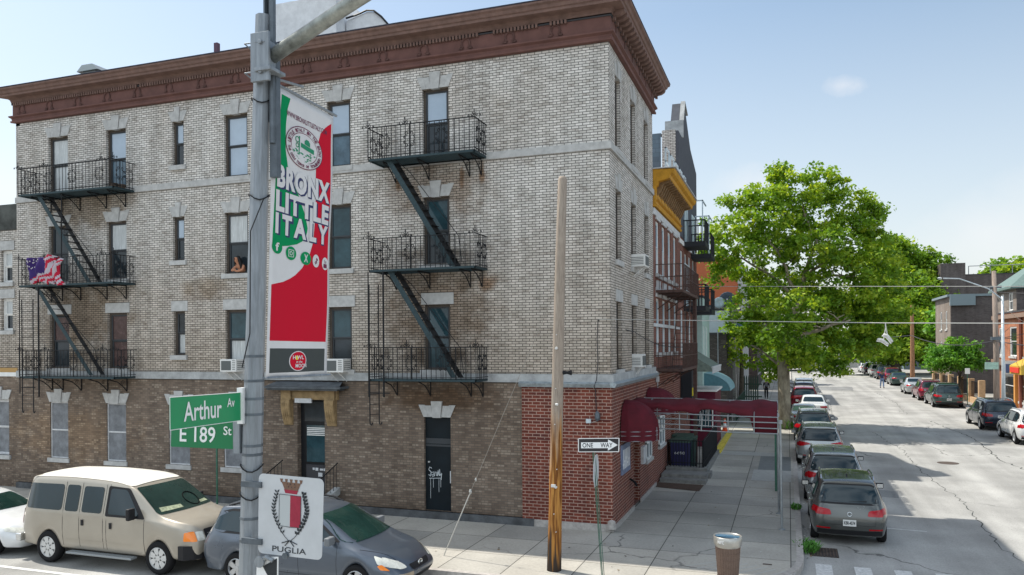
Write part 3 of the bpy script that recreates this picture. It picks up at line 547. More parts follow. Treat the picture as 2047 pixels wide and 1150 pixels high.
# ================================================================ FIRE ESCAPES
def spiral(cx, cz, r, turns, a0, s=1, n=14): return [(cx+r*(1-k/n*.85)*math.cos(a0+s*turns*2*PI*k/n), cz+r*(1-k/n*.85)*math.sin(a0+s*turns*2*PI*k/n)) for k in range(n+1)]
def scrolls(b, fn, c, z0, h, r=.0115):
    zm = z0+h*.52
    for s in (-1, 1):
        for dz, a0, q in ((.17, -PI/2, s), (-.17, PI/2, -s)):
            for k, rr in ((0, .062), (1, .045)):
                cx_ = c+s*(.07+k*.075); cz_ = zm+dz*(1-.55*k)
                b.tube([fn(u, v) for u, v in spiral(cx_, cz_, rr, 1.1, a0, q, 9)], r, 4, cap=False)
    b.tube([fn(c, z0), fn(c, z0+h)], r, 4, cap=False)
def finial(b, fn, c, z, r=.011):
    b.tube([fn(c, z-.02), fn(c, z+.22)], r*1.3, 4)
    for s in (-1, 1): b.tube([fn(u, v) for u, v in spiral(c+s*.07, z+.06, .055, 1.1, PI/2 if s < 0 else PI/2, s, 9)], r, 4, cap=False); b.tube([fn(u, v) for u, v in spiral(c+s*.18, z+.035, .035, 1.1, PI/2, s, 7)], r, 4, cap=False)
YO = -.95
def platform(par, x0, x1, z, name='platform'):
    b = MB(); b.box(x0, YO, z-.06, x1, YO+.03, z); b.box(x0, -.06, z-.06, x1, -.03, z); b.box(x0, YO, z-.06, x0+.03, -.03, z); b.box(x1-.03, YO, z-.06, x1, -.03, z)
    y = YO+.05
    while y < -.07: b.box(x0, y, z-.025, x1, y+.03, z-.008); y += .052
    b.build(name, IRONB, par)
def railing(par, x0, x1, z, left=True, orn=(.5,), fins=(.5,), h=.9, right=True):
    b = MB(); F = lambda u, v: (u, YO, v)
    b.beam((x0, YO, z+h), (x1, YO, z+h), .04, .022); b.beam((x0, YO, z+.06), (x1, YO, z+.06), .03, .015)
    n = int((x1-x0)/.145)
    for k in range(n+1):
        x = x0+(x1-x0)*k/n; b.tube([(x, YO, z), (x, YO, z+h)], .011 if k % 9 else .017, 4, cap=False)
    for t in orn: scrolls(b, F, x0+(x1-x0)*t, z, h)
    for t in fins: finial(b, F, x0+(x1-x0)*t, z+h)
    for x, on in ((x0, left), (x1, right)):
        G = lambda u, v, x=x: (x, u, v)
        b.beam((x, YO, z+h), (x, -.02, z+h), .03, .022); b.beam((x, YO, z+.06), (x, -.02, z+.06), .03, .015)
        for k in range(7): y = YO+.135*k; b.tube([(x, y, z), (x, y, z+h)], .011, 4, cap=False)
        scrolls(b, G, YO+.3, z, h); scrolls(b, G, YO+.66, z, h); finial(b, F if x == x1 else F, x, z+h)
    b.build('railing', IRON, par)
def bracket(par, x, z, L=.8, H=.45):
    b = MB(); b.beam((x, -.02, z-.07), (x, -L, z-.07), .03, .035); b.beam((x, -.02, z-.07), (x, -.02, z-.07-H), .02, .03); b.tube([(x, -L, z-.08), (x, -L*.5, z-.2), (x, -.18, z-.36), (x, -.03, z-.07-H)], .018, 5)
    b.tube([(x, -.2+p, z-.22+q) for p, q in spiral(0, 0, .085, 1.4, 0, 1, 12)], .008, 4); b.build('bracket', IRON, par)
def stair(par, x0, z0, x1, z1, ya=-.78, yb=-.3):
    b = MB(); d = V((x1-x0, 0, z1-z0)).normalized()
    for y, m in ((ya, 0), (yb, 1)): b.beam((x0, y, z0), (x1, y, z1), .014, .13, m, up=(0, 1, 0)) if 0 else b.prism([(x0-.06, z0+.03), (x0+.12, z0+.03), (x1+.09, z1), (x1-.08, z1)], lambda u, v, dd: (u, dd, v), y-.008, y+.008, m)
    n = int(abs(z1-z0)/.235)
    for k in range(1, n):
        t = k/n; x = x0+(x1-x0)*t; z = z0+(z1-z0)*t; b.box(x-.01, ya, z-.012, x+.17, yb, z+.003, 1)
    b.build('stair', [IRONB, IRON], par)
    b = MB(); zs = (.62, .62)     # slack handrail
    b.tube([(x0+.25, ya, z0+.02), (x0+.75, ya, z0-.42), (x1+.2, ya, z1+.85), (x1+.3, ya, z1+.1)], .011, 5)
    m_ = ((x0+x1)/2+.12, (z0+z1)/2+.2); b.tube([(m_[0]+p, ya, m_[1]+q) for p, q in spiral(0, 0, .14, 1.3, PI, 1, 14)], .009, 4); b.tube([(m_[0]+.1+p, ya, m_[1]-.1+q) for p, q in spiral(0, 0, .1, 1.2, 0, 1, 12)], .009, 4)
    b.build('handrail', IRON, par)
def ladder(par, x, y, x2, y2, z0, z1, g0=None):
    b = MB(); pa, pb = V((x, y, 0)), V((x2, y2, 0))
    for p in (pa, pb):
        b.tube([p+V((0, 0, z1)), p+V((0, 0, z0+.1)), p+V((.02, -.02, z0+.02)), p+V((.07, -.03, z0)), p+V((.1, -.02, z0+.07))], .017, 6)
    z = z0+.3
    while z < z1-.1: b.tube([pa+V((0, 0, z)), pb+V((0, 0, z))], .009, 4, cap=False); z += .29
    b.build('drop_ladder', IRON, par)
fl_ = empty('fire_escape', (-18.6, -.5, 4), 'left black iron fire escape on the avenue front, a flag on its middle railing', 'fire escape', 'fire escapes on the avenue front')
fr_ = empty('fire_escape', (-5.2, -.5, 4), 'right black iron fire escape on the avenue front, above the narrow black side door', 'fire escape', 'fire escapes on the avenue front')
def esc(root, x0, x1, zs, stairs, lad, brs, orn, fins, post):
    for i, z in enumerate(zs):
        platform(root, x0, x1, z)
        railing(root, x0, x1, z, orn=orn, fins=fins)
        for t in brs: bracket(root, x0+(x1-x0)*t, z)
    for s in stairs: stair(root, *s)
    ladder(root, *lad)
    b = MB()
    for x, y, z0, z1, r in post: b.tube([(x, y, z0), (x, y, z1)], r, 6)
    b.beam((post[0][0], YO, 3.72), (post[0][0]+.65, YO, 3.72), .02, .03)
    b.build('ladder_guide', IRON, root)
    for c in kids(root): c.location = -root.location
esc(fr_, -6.88, -3.56, (10.47, 7.27, 4.12), [(-6.37, 10.45, -4.33, 7.3), (-6.35, 7.25, -4.3, 4.16)], (-6.84, -1.02, -6.66, -.8, 2.8, 6.85), (.12, .45, .84, .95), (.16, .4, .7), (.36,), [(-6.88, -1.0, 3.6, 7.2, .018), (-6.42, -.95, 3.6, 7.2, .026)])
esc(fl_, -20.75, -16.45, (10.43, 7.27, 4.1), [(-20.05, 10.4, -17.72, 7.3), (-20.15, 7.2, -17.65, 4.15)], (-20.52, -1.02, -20.02, -1.0, 2.85, 6.76), (.1, .22, .42, .7, .9), (.17, .33, .58, .86), (.28, .88), [(-20.66, -1.0, 3.5, 7.1, .018), (-19.8, -.97, 3.4, 7.2, .03)])
b = MB(); b.tube([(-18.78, -.93, 7.3), (-18.78, -.9, 10.4)], .02, 5); o = b.build('pipe', IRON, fl_); o.location = -fl_.location
# air conditioners
def aircon(x0, y0, z0, x1, y1, z1, face, label, legs=True):
    r = empty('air_conditioner', ((x0+x1)/2, (y0+y1)/2, z0), label, 'air conditioner', 'window air conditioners'); L = -r.location
    W_ = mat('aircon_white', (.68, .68, .66), .5, var=.08); D_ = mat('aircon_grille', (.11, .12, .12), .6)
    o = MB().box(x0, y0, z0, x1, y1, z1).build('casing', W_, r, bevel=.012); o.location = L
    b = MB()
    if face == 'y':
        b.box(x0+.05, y0-.006, z0+.05, x0+(x1-x0)*.68, y0, z1-.05); 
        for k in range(6): b.box(x0+(x1-x0)*.76, y0-.005, z0+.07+k*.055, x1-.04, y0, z0+.09+k*.055)
        for k in range(5): b.box(x1, y0+.05, z0+.07+k*.06, x1+.004, y1-.08, z0+.09+k*.06)
    else:
        b.box(x1, y0+.05, z0+.05, x1+.006, y1-.05, z1-.05)
        for k in range(5): b.box(x0+.08, y0-.004, z0+.07+k*.05, x1-.05, y0, z0+.09+k*.05)
    b.build('grille', D_, r).location = L
    if legs:
        b = MB()
        for t in (.3, .72):
            if face == 'y': b.beam((x0+(x1-x0)*t, y0+.05, z0), (x0+(x1-x0)*t+.1, 0.0, z0-.28), .025, .025)
            else: b.beam((x1-.05, y0+(y1-y0)*t, z0), (0, y0+(y1-y0)*t, z0-.3), .025, .025)
        b.build('support_arm', W_, r).location = L
aircon(-12.66, -.38, 4.28, -12.03, .1, 4.68, 'y', 'white window air conditioner just left of the street lamp pole')
aircon(-8.84, -.38, 4.28, -8.12, .1, 4.69, 'y', 'white window air conditioner at the lower right corner of the hanging banner')
aircon(-.1, 3.05, 7.46, .42, 3.75, 7.84, 'x', 'white air conditioner in the third storey window of the side street front')
aircon(-.1, 3.1, 4.36, .3, 3.74, 4.76, 'x', 'small air conditioner resting just above the stone ledge on the side street front')
# draped flag
b = MB(); nu, nv = 36, 22; P = {}
for i in range(nu+1):
    for j in range(nv+1):
        u, v = i/nu, j/nv; x = -20.3+1.75*u-.25*math.sin(PI*v)*u+.3*v*(1-u); z = 8.2+.13*math.sin(u*4)*(u > .5)-(.93-.1*math.sin(u*7))*v
        y = -1.0-.05*math.sin(u*22+v*2)-.035*math.sin(v*9+u*13)-.04*(1-abs(2*v-1)); P[i, j] = b.vadd((x, y, z))
for i in range(nu):
    for j in range(nv):
        u, v = (i+.5)/nu, (j+.5)/nv; c = 2 if (u < .42+.1*math.sin(v*5) and v < .85-.6*u) else (int((u*.75+v*.55+.06*math.sin(v*8))*13) % 2)
        b.f.append([P[i, j], P[i+1, j], P[i+1, j+1], P[i, j+1]]); b.m.append(c)
o = b.build('draped_flag', [mat('flag_red', (.42, .012, .04), .8), mat('flag_white', (.42, .38, .42), .8), mat('flag_blue', (.04, .02, .12), .8)], smooth=True); so_ = o.modifiers.new('s', 'SOLIDIFY'); so_.thickness = .008
tag(o, 'crumpled red white and blue striped flag draped over the middle fire escape railing', 'flag')
b = MB()
for k in range(16): u = random.uniform(.03, .36); v = random.uniform(.05, .6-u); x = -20.3+1.75*u+.3*v*(1-u); b.lathe([(.025, 0), (.025, .012)], 5, (x, -1.1, 8.17-.9*v), 'y')
b.build('flag_stars', mat('flag_white', (1, 1, 1)), o)
b = MB(); b.tube([(-4.35, -.5, 10.47), (-4.1, -.5, 10.47)], .01, 4); b.lathe([(.1, 0), (.14, .22), (.15, .22), (.0, .2)], 10, (-17.0, -.4, 10.43)); b.lathe([(.1, 0), (.13, .18), (.0, .17)], 10, (-16.75, -.3, 10.43)); tag(b.build('plant_pot', mat('dark_pot', (.1, .07, .05), .8)), 'dark plant pots on the top left fire escape landing by the right rail', 'plant pots')

# ================================================================ LAMP POLE, BANNER, SIGNS
GALV = mat('galvanised_steel', (.25, .275, .30), .5, metal=.4, var=.25, vscale=5, stretch=(6, 6, .7))
GALVD = mat('dark_steel', (.12, .14, .16), .5, metal=.4, var=.3)  # darker steel for the top channel, straps, mounts and fittings
PT = lambda z: (-.155+.0352*z, -15.0+.006*z)
lp = empty('street_lamp', (-.155, -15, 0), 'tall grey eight sided steel street lamp pole carrying banner and street name signs', 'street lamp'); LL = V((.155, 15, 0))
b = MB(); b.tube([(*PT(z), z) for z in (0, 3, 5, 6.6, 8.05)], [.104, .092, .086, .079, .071], 8); b.lathe([(.22, 0), (.22, .1), (.16, .3), (.13, .9), (.11, .95)], 8, (-.155, -15, 0)); b.build('pole', GALV, lp).location = LL
b = MB(); x, y = PT(8); b.box(x+.02, y+.02, 7.1, x+.1, y+.03, 9.6); b.box(x+.02, y-.03, 7.2, x+.035, y+.03, 9.6); b.tube([(x+.09, y+.0, 6.9), (x+.1, y, 9.6)], .03, 8); b.box(x+.055, y+.0, 6.6, x+.13, y+.06, 7.8); b.build('top_channel', GALVD, lp).location = LL
b = MB()
for z, r in ((3.35, .122), (3.55, .121), (3.85, .12), (4.12, .118), (4.2, .118), (4.48, .116), (4.62, .116), (4.78, .116), (5.0, .115), (6.36, .104), (7.2, .1)):
    r -= .026; x, y = PT(z); b.lathe([(r-.01, z-.012), (r, z-.012), (r, z+.012), (r-.01, z+.012)], 8, (x, y, 0), cap=False)
b.build('steel_strap', GALVD, lp).location = LL
b = MB()
for z, r, t in ((4.0, .1, .5), (6.42, .09, .2), (3.75, .102, .35), (7.28, .088, .3)):
    x, y = PT(z); b.tube([(x+r*math.cos(a), y+r*math.sin(a), z+.03*math.sin(a*2+t)) for a in [2*PI*k/14 for k in range(15)]], .007, 4, cap=False)
b.tube([(x+.08, y-.08, 6.4), (.1, -15.12, 6.1), (.07, -15.1, 5.2), (.0, -15.12, 4.9)], .005, 4); b.build('tie_wire', IRON, lp).location = LL
x, y = PT(7.65)
b = MB(); b.tube([(x+.11, y-.02, 7.66), (1.05, -15.13, 7.9), (2.3, -15.33, 8.25), (3.6, -15.5, 8.5), (4.6, -15.6, 8.55)], [.062, .06, .056, .052, .05], 14); b.build('lamp_arm', mat('weathered_arm', (.3, .32, .3), .5, metal=.5, var=.45, vscale=9), lp, smooth=True).location = LL
b = MB(); b.box(x-.03, y-.13, 7.42, x+.16, y-.1, 7.85); b.box(x+.03, y-.16, 7.5, x+.2, y+.06, 7.53); b.box(x+.06, y-.1, 7.55, x+.14, y+.05, 7.78)
for z in (7.5, 7.76): b.tube([(x+.12, y-.13, z), (x-.1, y-.12, z+.01), (x-.12, y+.02, z)], .008, 5); b.lathe([(.02, 0), (.02, .02)], 6, (x+.08, y-.15, z), 'y')
b.build('arm_bracket', GALV, lp, bevel=.004).location = LL
b = MB(); b.lathe([(.0, 0), (.12, .02), (.2, .08), (.22, .14), (.1, .2), (0, .2)], 14, (4.9, -15.62, 8.4)); b.build('lamp_head', GALV, lp).location = LL
# banner: corners from left-top, left-bottom, right-top, right-bottom
def quadfn(LT, LB, RT, RB, rip=0):
    LT, LB, RT, RB = map(V, (LT, LB, RT, RB)); n = (RT-LT).cross(LB-LT).normalized()*-1
    if n.dot(V((4.5, -20.8, 5))-LT) < 0: n = -n
    def fn(u, v, d=0):
        p = LT.lerp(RT, u).lerp(LB.lerp(RB, u), v); w_ = rip*(.6*math.sin(u*9+v*3)*(.3+v)+.4*math.sin(v*14+u*4)*u)
        return p+n*(d+w_)
    return fn
BN1 = quadfn((.19, -14.91, 7.45), (.11, -14.94, 4.8), (.17, -13.89, 7.43), (.09, -13.91, 4.79), .014)
BN = lambda u, v, d=0: BN1(u, v, d*.42)
BW = mat('banner_white', (.66, .66, .67), .6, var=.04); BGR = mat('banner_green', (.0, .26, .09), .8, spec=.15); BRD = mat('banner_red', (.56, .008, .03), .8, spec=.15); BNV = mat('banner_navy', (.03, .04, .12), .6); BDG = mat('banner_grey', (.055, .065, .065), .6); BPK = mat('banner_maroon_ink', (.16, .03, .07), .6)
def grid(fn, u0, u1, v0, v1, nu, nv, d, b=None, m=0, ufn=None):
    b = b or MB(); base = len(b.v)
    for j in range(nv+1):
        v = v0+(v1-v0)*j/nv; a, c = (u0, u1) if ufn is None else ufn(v)
        for i in range(nu+1): b.vadd(fn(a+(c-a)*i/nu, v, d))
    for j in range(nv):
        for i in range(nu): k = base+j*(nu+1)+i; b.f.append([k, k+1, k+nu+2, k+nu+1]); b.m.append(m)
    return b
o = grid(BN, 0, 1, 0, 1, 16, 44, 0).build('street_banner', BW, smooth=True); m_ = o.modifiers.new('s', 'SOLIDIFY'); m_.thickness = .003; m_.offset = -1 if 0 else 0
tag(o, 'tall green white and red cloth banner hanging from the street lamp pole', 'banner')
def interp(T, v):
    for (a, x), (c, y) in zip(T, T[1:]):
        if a <= v <= c: t = (v-a)/(c-a); t = t*t*(3-2*t)*.3+t*.7; return x+(y-x)*t
    return T[-1][1]
Lg = [(0, .13), (.25, .07), (.6, .03)]
Gr = [(.02, .26), (.06, .22), (.12, .2), (.2, .205), (.26, .25), (.3, .33), (.36, .46), (.42, .55), (.46, .585), (.5, .55), (.525, .42), (.542, .22), (.55, .06)]
Rl = [(.03, .97), (.055, .86), (.09, .77), (.15, .715), (.25, .70), (.4, .70), (.5, .68), (.55, .63), (.6, .53), (.64, .4), (.667, .22), (.68, .04)]
o2 = grid(BN, 0, 0, .02, .55, 10, 40, .006, ufn=lambda v: (interp(Lg, v), interp(Gr, v))).build('banner_green_field', BGR, o, smooth=True)
b = grid(BN, 0, 0, .03, .68, 10, 44, .006, ufn=lambda v: (interp(Rl, v), .965)); grid(BN, .04, .965, .68, .872, 14, 14, .006, b); b.build('banner_red_field', BRD, o, smooth=True)
grid(BN, .05, .955, .898, .983, 14, 8, .006).build('banner_grey_panel', BDG, o, smooth=True)
def btext(body, u0, u1, v0, v1, d, mm, name, fn=BN, par=o, **kw):
    b = MB(); vs, fs = text_mesh(body, **kw); b.add([fn(u0+(u1-u0)*x, v1+(v0-v1)*y, d) for x, y in vs], fs); b.build(name, mm, par, fix=False)
for body, u0, u1, v0, v1 in (('BRONX', .08, .94, .262, .343), ('LITTLE', .07, .94, .352, .425), ('ITALY', .07, .94, .43, .502)):
    btext(body, u0+.02, u1+.02, v0+.004, v1+.005, .013, BNV, 'banner_lettering_shadow', bold=.085, sp=1.12 if body != 'ITALY' else 1.5)
    btext(body, u0, u1, v0, v1, .0175, BW, 'banner_lettering', bold=.05, sp=1.12 if body != 'ITALY' else 1.5)
btext('WWW.BRONXLITTLEITALY.COM', .2, .88, .066, .084, .013, BPK, 'banner_web_address', bold=.01)
def ell(cu, cv, ru, rv, d, n=28, fn=BN): return [fn(cu+ru*math.cos(2*PI*k/n), cv+rv*math.sin(2*PI*k/n), d) for k in range(n)]
cu, cv, ru, rv = .5, .172, .3, .073
b = MB(); b.face(ell(cu, cv, ru, rv, .014)); b.build('banner_round_emblem', BW, o); BN0 = BN; BN = lambda u, v, d=0: BN0(u, v, d+.012)
b = MB()
for q in (1.0, .72): A = ell(cu, cv, ru*q, rv*q, .0165, 36); A.append(A[0]); b.tube(A, .004, 4)
for ch, a in zip('LITTLE ITALY IN THE BRONX', [PI*1.02+k*PI*1.0/24 for k in range(25)]):
    if ch == ' ': continue
    vs, fs = text_mesh(ch, bold=.02); q = .85; tu, tv = -math.sin(a), math.cos(a); b.add([BN(cu+ru*(q*math.cos(a)+(x-.5)*.1*tu+(y-.5)*.16*math.cos(a)), cv+rv*(q*math.sin(a)+(x-.5)*.1*tv+(y-.5)*.16*math.sin(a)), .017) for x, y in vs], fs)
for ch, a in zip('The Good Taste of Tradition', [PI*.93-k*PI*.84/26 for k in range(27)]):
    if ch == ' ': continue
    vs, fs = text_mesh(ch, bold=.02); q = .86; tu, tv = math.sin(a), -math.cos(a); b.add([BN(cu+ru*(q*math.cos(a)+(x-.5)*.09*tu-(y-.5)*.14*math.cos(a)), cv+rv*(q*math.sin(a)+(x-.5)*.09*tv-(y-.5)*.14*math.sin(a)), .017) for x, y in vs], fs)
b.build('emblem_ring_lettering', BPK, o, fix=False)
EG = mat('emblem_green', (.02, .25, .13), .6)
b = MB(); q = .017
b.face([BN(cu+x*ru, cv+y*rv, q) for x, y in ((-.32, -.5), (-.26, -.5), (-.26, .62), (-.32, .62))]); b.face([BN(cu+x*ru, cv+y*rv, q) for x, y in ((-.2, -.22), (.52, -.1), (.52, .12), (-.2, 0))])
b.face([BN(cu+x*ru, cv+y*rv, q) for x, y in ((.0, -.22), (.0, -.38), (.1, -.48), (.22, -.46), (.3, -.34), (.3, -.17))])
b.tube([BN(cu+(-.4+.1*math.cos(a))*ru, cv+(-.3+.13*math.sin(a))*rv, q) for a in [k*.5 for k in range(13)]], .004, 4); b.tube([BN(cu+(-.4+.07*math.cos(a))*ru, cv+(-.02+.1*math.sin(a))*rv, q) for a in [k*.5 for k in range(13)]], .004, 4)
random.seed(3)
for k in range(46):
    a = random.uniform(.12, PI-.1); rr = random.uniform(.3, .66); x, y = rr*math.cos(a), rr*math.sin(a)
    if y < .16: continue
    b.face([BN(cu+(x+p)*ru, cv+(y+s)*rv, q) for p, s in ((-.06, 0), (0, -.035), (.07, .0), (0, .04))])
b.build('emblem_street_scene', EG, o)
btext('LITTLE ITALY', cu+.02*ru, cu+.28*ru, cv-.36*rv, cv-.25*rv, .0185, BW, 'emblem_sign_lettering'); btext('ARTHUR AVE.', cu-.16*ru, cu+.48*ru, cv-.14*rv, cv+.03*rv, .0185, BW, 'emblem_sign_lettering')
BN = BN0
icons = [(.11, .548, BGR, 'f'), (.335, .56, BGR, 'cam'), (.565, .568, BGR, 'X'), (.735, .57, BW, 'note'), (.91, .573, BW, 'You')]
for k, (u, v, mm, kind) in enumerate(icons):
    b = MB(); b.face(ell(u, v, .082 if k < 3 else .06, .024, .014)); c = b.build('banner_round_icon', mm, o)
    b = MB(); e = lambda x, y: BN(u+x*.07, v+y*.022, .0175)
    if kind in ('f', 'X'): vs, fs = text_mesh(kind, bold=.03); b.add([BN(u-.03+.06*x, v+.014-.029*y, .0175) for x, y in vs], fs)
    elif kind == 'cam': b.tube([e(*p) for p in ((-.55, -.55), (.55, -.55), (.55, .55), (-.55, .55), (-.55, -.55))], .004, 4); b.tube([e(.28*math.cos(a), .28*math.sin(a)) for a in [j*.524 for j in range(13)]], .004, 4)
    elif kind == 'note': b.tube([e(.1, -.5), e(.1, .3), e(-.1, .5), e(-.3, .3), e(-.1, .1)], .005, 4); b.tube([e(.1, -.5), e(.4, -.15)], .005, 4)
    else:
        vs, fs = text_mesh('You', bold=.02); b.add([BN(u-.022+.044*x, v-.001-.013*y, .0175) for x, y in vs], fs); b.face([e(-.45, .05), e(.45, .05), e(.45, .75), e(-.45, .75)])
    b.build('icon_symbol', BW if k < 3 else BPK, c, fix=False)
b = MB(); b.face(ell(.47, .943, .13, .036, .012)); o3 = b.build('banner_round_logo', BW, o); b = MB(); b.face(ell(.47, .943, .118, .033, .0145)); b.build('logo_red_disc', BRD, o3)
b = MB(); b.face(ell(.45, .931, .025, .008, .017)); b.build('logo_moon', mat('logo_yellow', (.8, .6, .05), .5), o3)
btext('H WL', .39, .55, .923, .937, .0175, BW, 'logo_lettering', bold=.02, par=o3); btext('at the', .44, .53, .941, .95, .0175, BW, 'logo_lettering', bold=.01, par=o3); btext('MOON', .43, .6, .953, .967, .0175, BW, 'logo_lettering', bold=.02, par=o3)
for P, q in (([(.05, -14.98, 7.46), (.19, -14.9, 7.46), (.18, -13.85, 7.45)], .014), ([(.0, -14.98, 4.8), (.11, -14.93, 4.8), (.1, -13.88, 4.79)], .014), ([(.1, -15.02, 7.52), (.3, -14.6, 7.5)], .012)): MB().tube(P, q, 6).build('banner_rod', GALV, o)
MB().tube([(.12, -15.0, 7.5), (.17, -14.93, 7.4), (.19, -14.9, 7.33), (.16, -14.88, 7.36)], .008, 4).build('banner_tie', IRON, o)
# street name signs
SG = mat('sign_green', (.0, .25, .09), .4, spec=.6, var=.05); SW = mat('sign_white', (.75, .76, .76), .4)
def plate(name, fn, mats, label, cat, thick=.004, group=None, border=None, rr=.0, cols=None):
    b = MB(); n = 6; pts = []
    ar = .9
    for (a, c, s0) in ((rr, rr, PI), (1-rr, rr, -PI/2), (1-rr, 1-rr, 0), (rr, 1-rr, PI/2)):
        for k in range(n+1 if rr else 1): t = s0+PI/2*k/n; pts.append((a+rr*math.cos(t), c+rr*math.sin(t)) if rr else (a, c))
    b.prism(pts, fn, 0, -thick); o = b.build(name, mats); return tag(o, label, cat, group)
F1 = quadfn((-.07, -15.9, 4.69), (-.07, -15.9, 4.43), (-.05, -15.05, 4.68), (-.05, -15.05, 4.43))
o = plate('street_name_sign', F1, SG, 'upper green street name sign reading Arthur Av', 'street sign', rr=.02, group='street name signs')
btext('Arthur', .17, .68, .18, .8, .004, SW, 'lettering', F1, o, bold=.012); btext('Av', .76, .87, .17, .48, .004, SW, 'lettering', F1, o, bold=.012)
b = MB(); b.tube([F1(*p, .002) for p in ((0, 0), (1, 0), (1, 1), (0, 1), (0, 0))], .003, 4); b.box(-.09, -15.08, 4.4, -.03, -15.0, 4.72); b.build('frame', SW, o)
F2 = quadfn((-.88, -15.02, 4.41), (-.885, -15.025, 4.16), (-.15, -15.0, 4.41), (-.16, -15.0, 4.16))
o = plate('street_name_sign', F2, mat('sign_green_dark', (.0, .16, .055), .4, spec=.6), 'lower darker green street name sign reading E 189 St', 'street sign', rr=.02, group='street name signs')
btext('E 189', .14, .68, .22, .8, .004, SW, 'lettering', F2, o, bold=.012); btext('St', .8, .92, .18, .5, .004, SW, 'lettering', F2, o, bold=.012)
b = MB(); b.box(-.16, -15.05, 4.13, -.09, -14.98, 4.45); b.build('frame', GALV, o)
F3 = quadfn((.155, -15.1, 3.975), (.14, -15.1, 3.275), (.81, -15.09, 3.955), (.79, -15.1, 3.265))
SGY = mat('sign_grey_white', (.5, .52, .54), .5, var=.08, vscale=3)
o = plate('crest_sign', F3, SGY, 'square white sign with red and white crest in a wreath, reading PUGLIA', 'sign', rr=.07)
INK = mat('sign_ink', (.03, .035, .04), .6); CRED = mat('crest_red', (.3, .03, .055), .6, var=.15, vscale=14)
btext('PUGLIA', .23, .76, .885, .955, .003, INK, 'lettering', F3, o, bold=.006)
b = MB(); b.face([F3(*p, .003) for p in ((.5, .235), (.665, .24), (.665, .63), (.5, .63))]); b.face([F3(*p, .003) for p in ((.4, .165), (.62, .17), (.6, .22), (.42, .215))]); b.build('crest_red_field', CRED, o)
b = MB(); b.face([F3(*p, .0025) for p in ((.33, .235), (.5, .235), (.5, .63), (.33, .625))]); b.build('crest_silver_field', mat('crest_silver', (.43, .46, .47), .5), o)
b = MB(); b.tube([F3(*p, .004) for p in ((.33, .235), (.665, .24), (.665, .63), (.5, .635), (.33, .625), (.33, .235))], .0022, 4)
for s, base in ((-1, .32), (1, .68)):
    path = [(.5+s*(.02+.245*math.sin(PI*.5*min(1, t*1.35))**.8-.06*max(0, t-.62)/.38), .8-.58*t) for t in [k/14 for k in range(15)]]
    b.tube([F3(*p, .004) for p in path], .0028, 4)
    for k, (x, y) in enumerate(path[2:]):
        for q in (-1, 1):
            L, Wd = (.055, .012) if s < 0 else (.055, .02); ang = (-PI/2+s*.1)+q*.75; dx, dy = math.cos(ang)*L, math.sin(ang)*L; nx, ny = -dy/L*Wd, dx/L*Wd
            b.face([F3(x, y, .0035), F3(x+dx*.5+nx, y+dy*.5+ny, .0035), F3(x+dx, y+dy, .0035), F3(x+dx*.5-nx, y+dy*.5-ny, .0035)])
for p in (((.5, .8), (.38, .84)), ((.5, .8), (.43, .87)), ((.5, .8), (.57, .87)), ((.5, .8), (.62, .84))): b.tube([F3(*q, .004) for q in p], .004, 4)
b.build('crest_wreath', INK, o)
b = MB(); b.face([F3(*p, .0035) for p in ((.36, .075), (.66, .08), (.615, .175), (.41, .17))])
for k in range(5): x = .335+k*.075; y = .04+.0*k; b.face([F3(*p, .0035) for p in ((x, y), (x+.05, y), (x+.035, y+.045), (x+.015, y+.045))])
b.build('crest_crown', mat('crown_brown', (.17, .1, .07), .6, var=.3, vscale=30), o)
b = MB()
for p in ((.45, .1), (.5, .1), (.56, .1), (.47, .135), (.52, .135), (.57, .135)): b.face([F3(p[0]+.008*math.cos(t), p[1]+.008*math.sin(t), .005) for t in [k*PI/3 for k in range(6)]])
b.build('crown_holes', INK, o)
b = MB(); b.box(-.02, -15.12, 3.85, .19, -15.09, 3.9); b.box(-.02, -15.12, 3.35, .19, -15.09, 3.4); b.lathe([(.03, -.03), (.02, -.005), (.03, 0)], 6, (.44, -15.105, 3.28), 'y'); b.build('mount', GALVD, o)
F4 = quadfn((.15, -15.13, 3.25), (.13, -15.13, 2.7), (.38, -15.14, 3.27), (.37, -15.14, 2.7))
o = plate('small_sign', F4, SW, 'small white and black sign on the lamp pole just below the crest sign', 'sign')
b = MB(); b.face([F4(*p, .003) for p in ((.3, .15), (.95, .02), (.95, .55))]); b.face([F4(*p, .003) for p in ((.1, .5), (.6, .42), (.7, .55), (.3, .6))]); b.build('sign_graphic', INK, o)
b = MB(); b.lathe([(.05, -.02), (.05, 0), (.03, .01)], 10, (.21, -15.16, 3.22), 'y'); b.tube([(.2, -15.14, 3.2), (.28, -15.17, 3.27), (.34, -15.16, 3.24)], .02, 6); b.build('clamp', GALV, o)

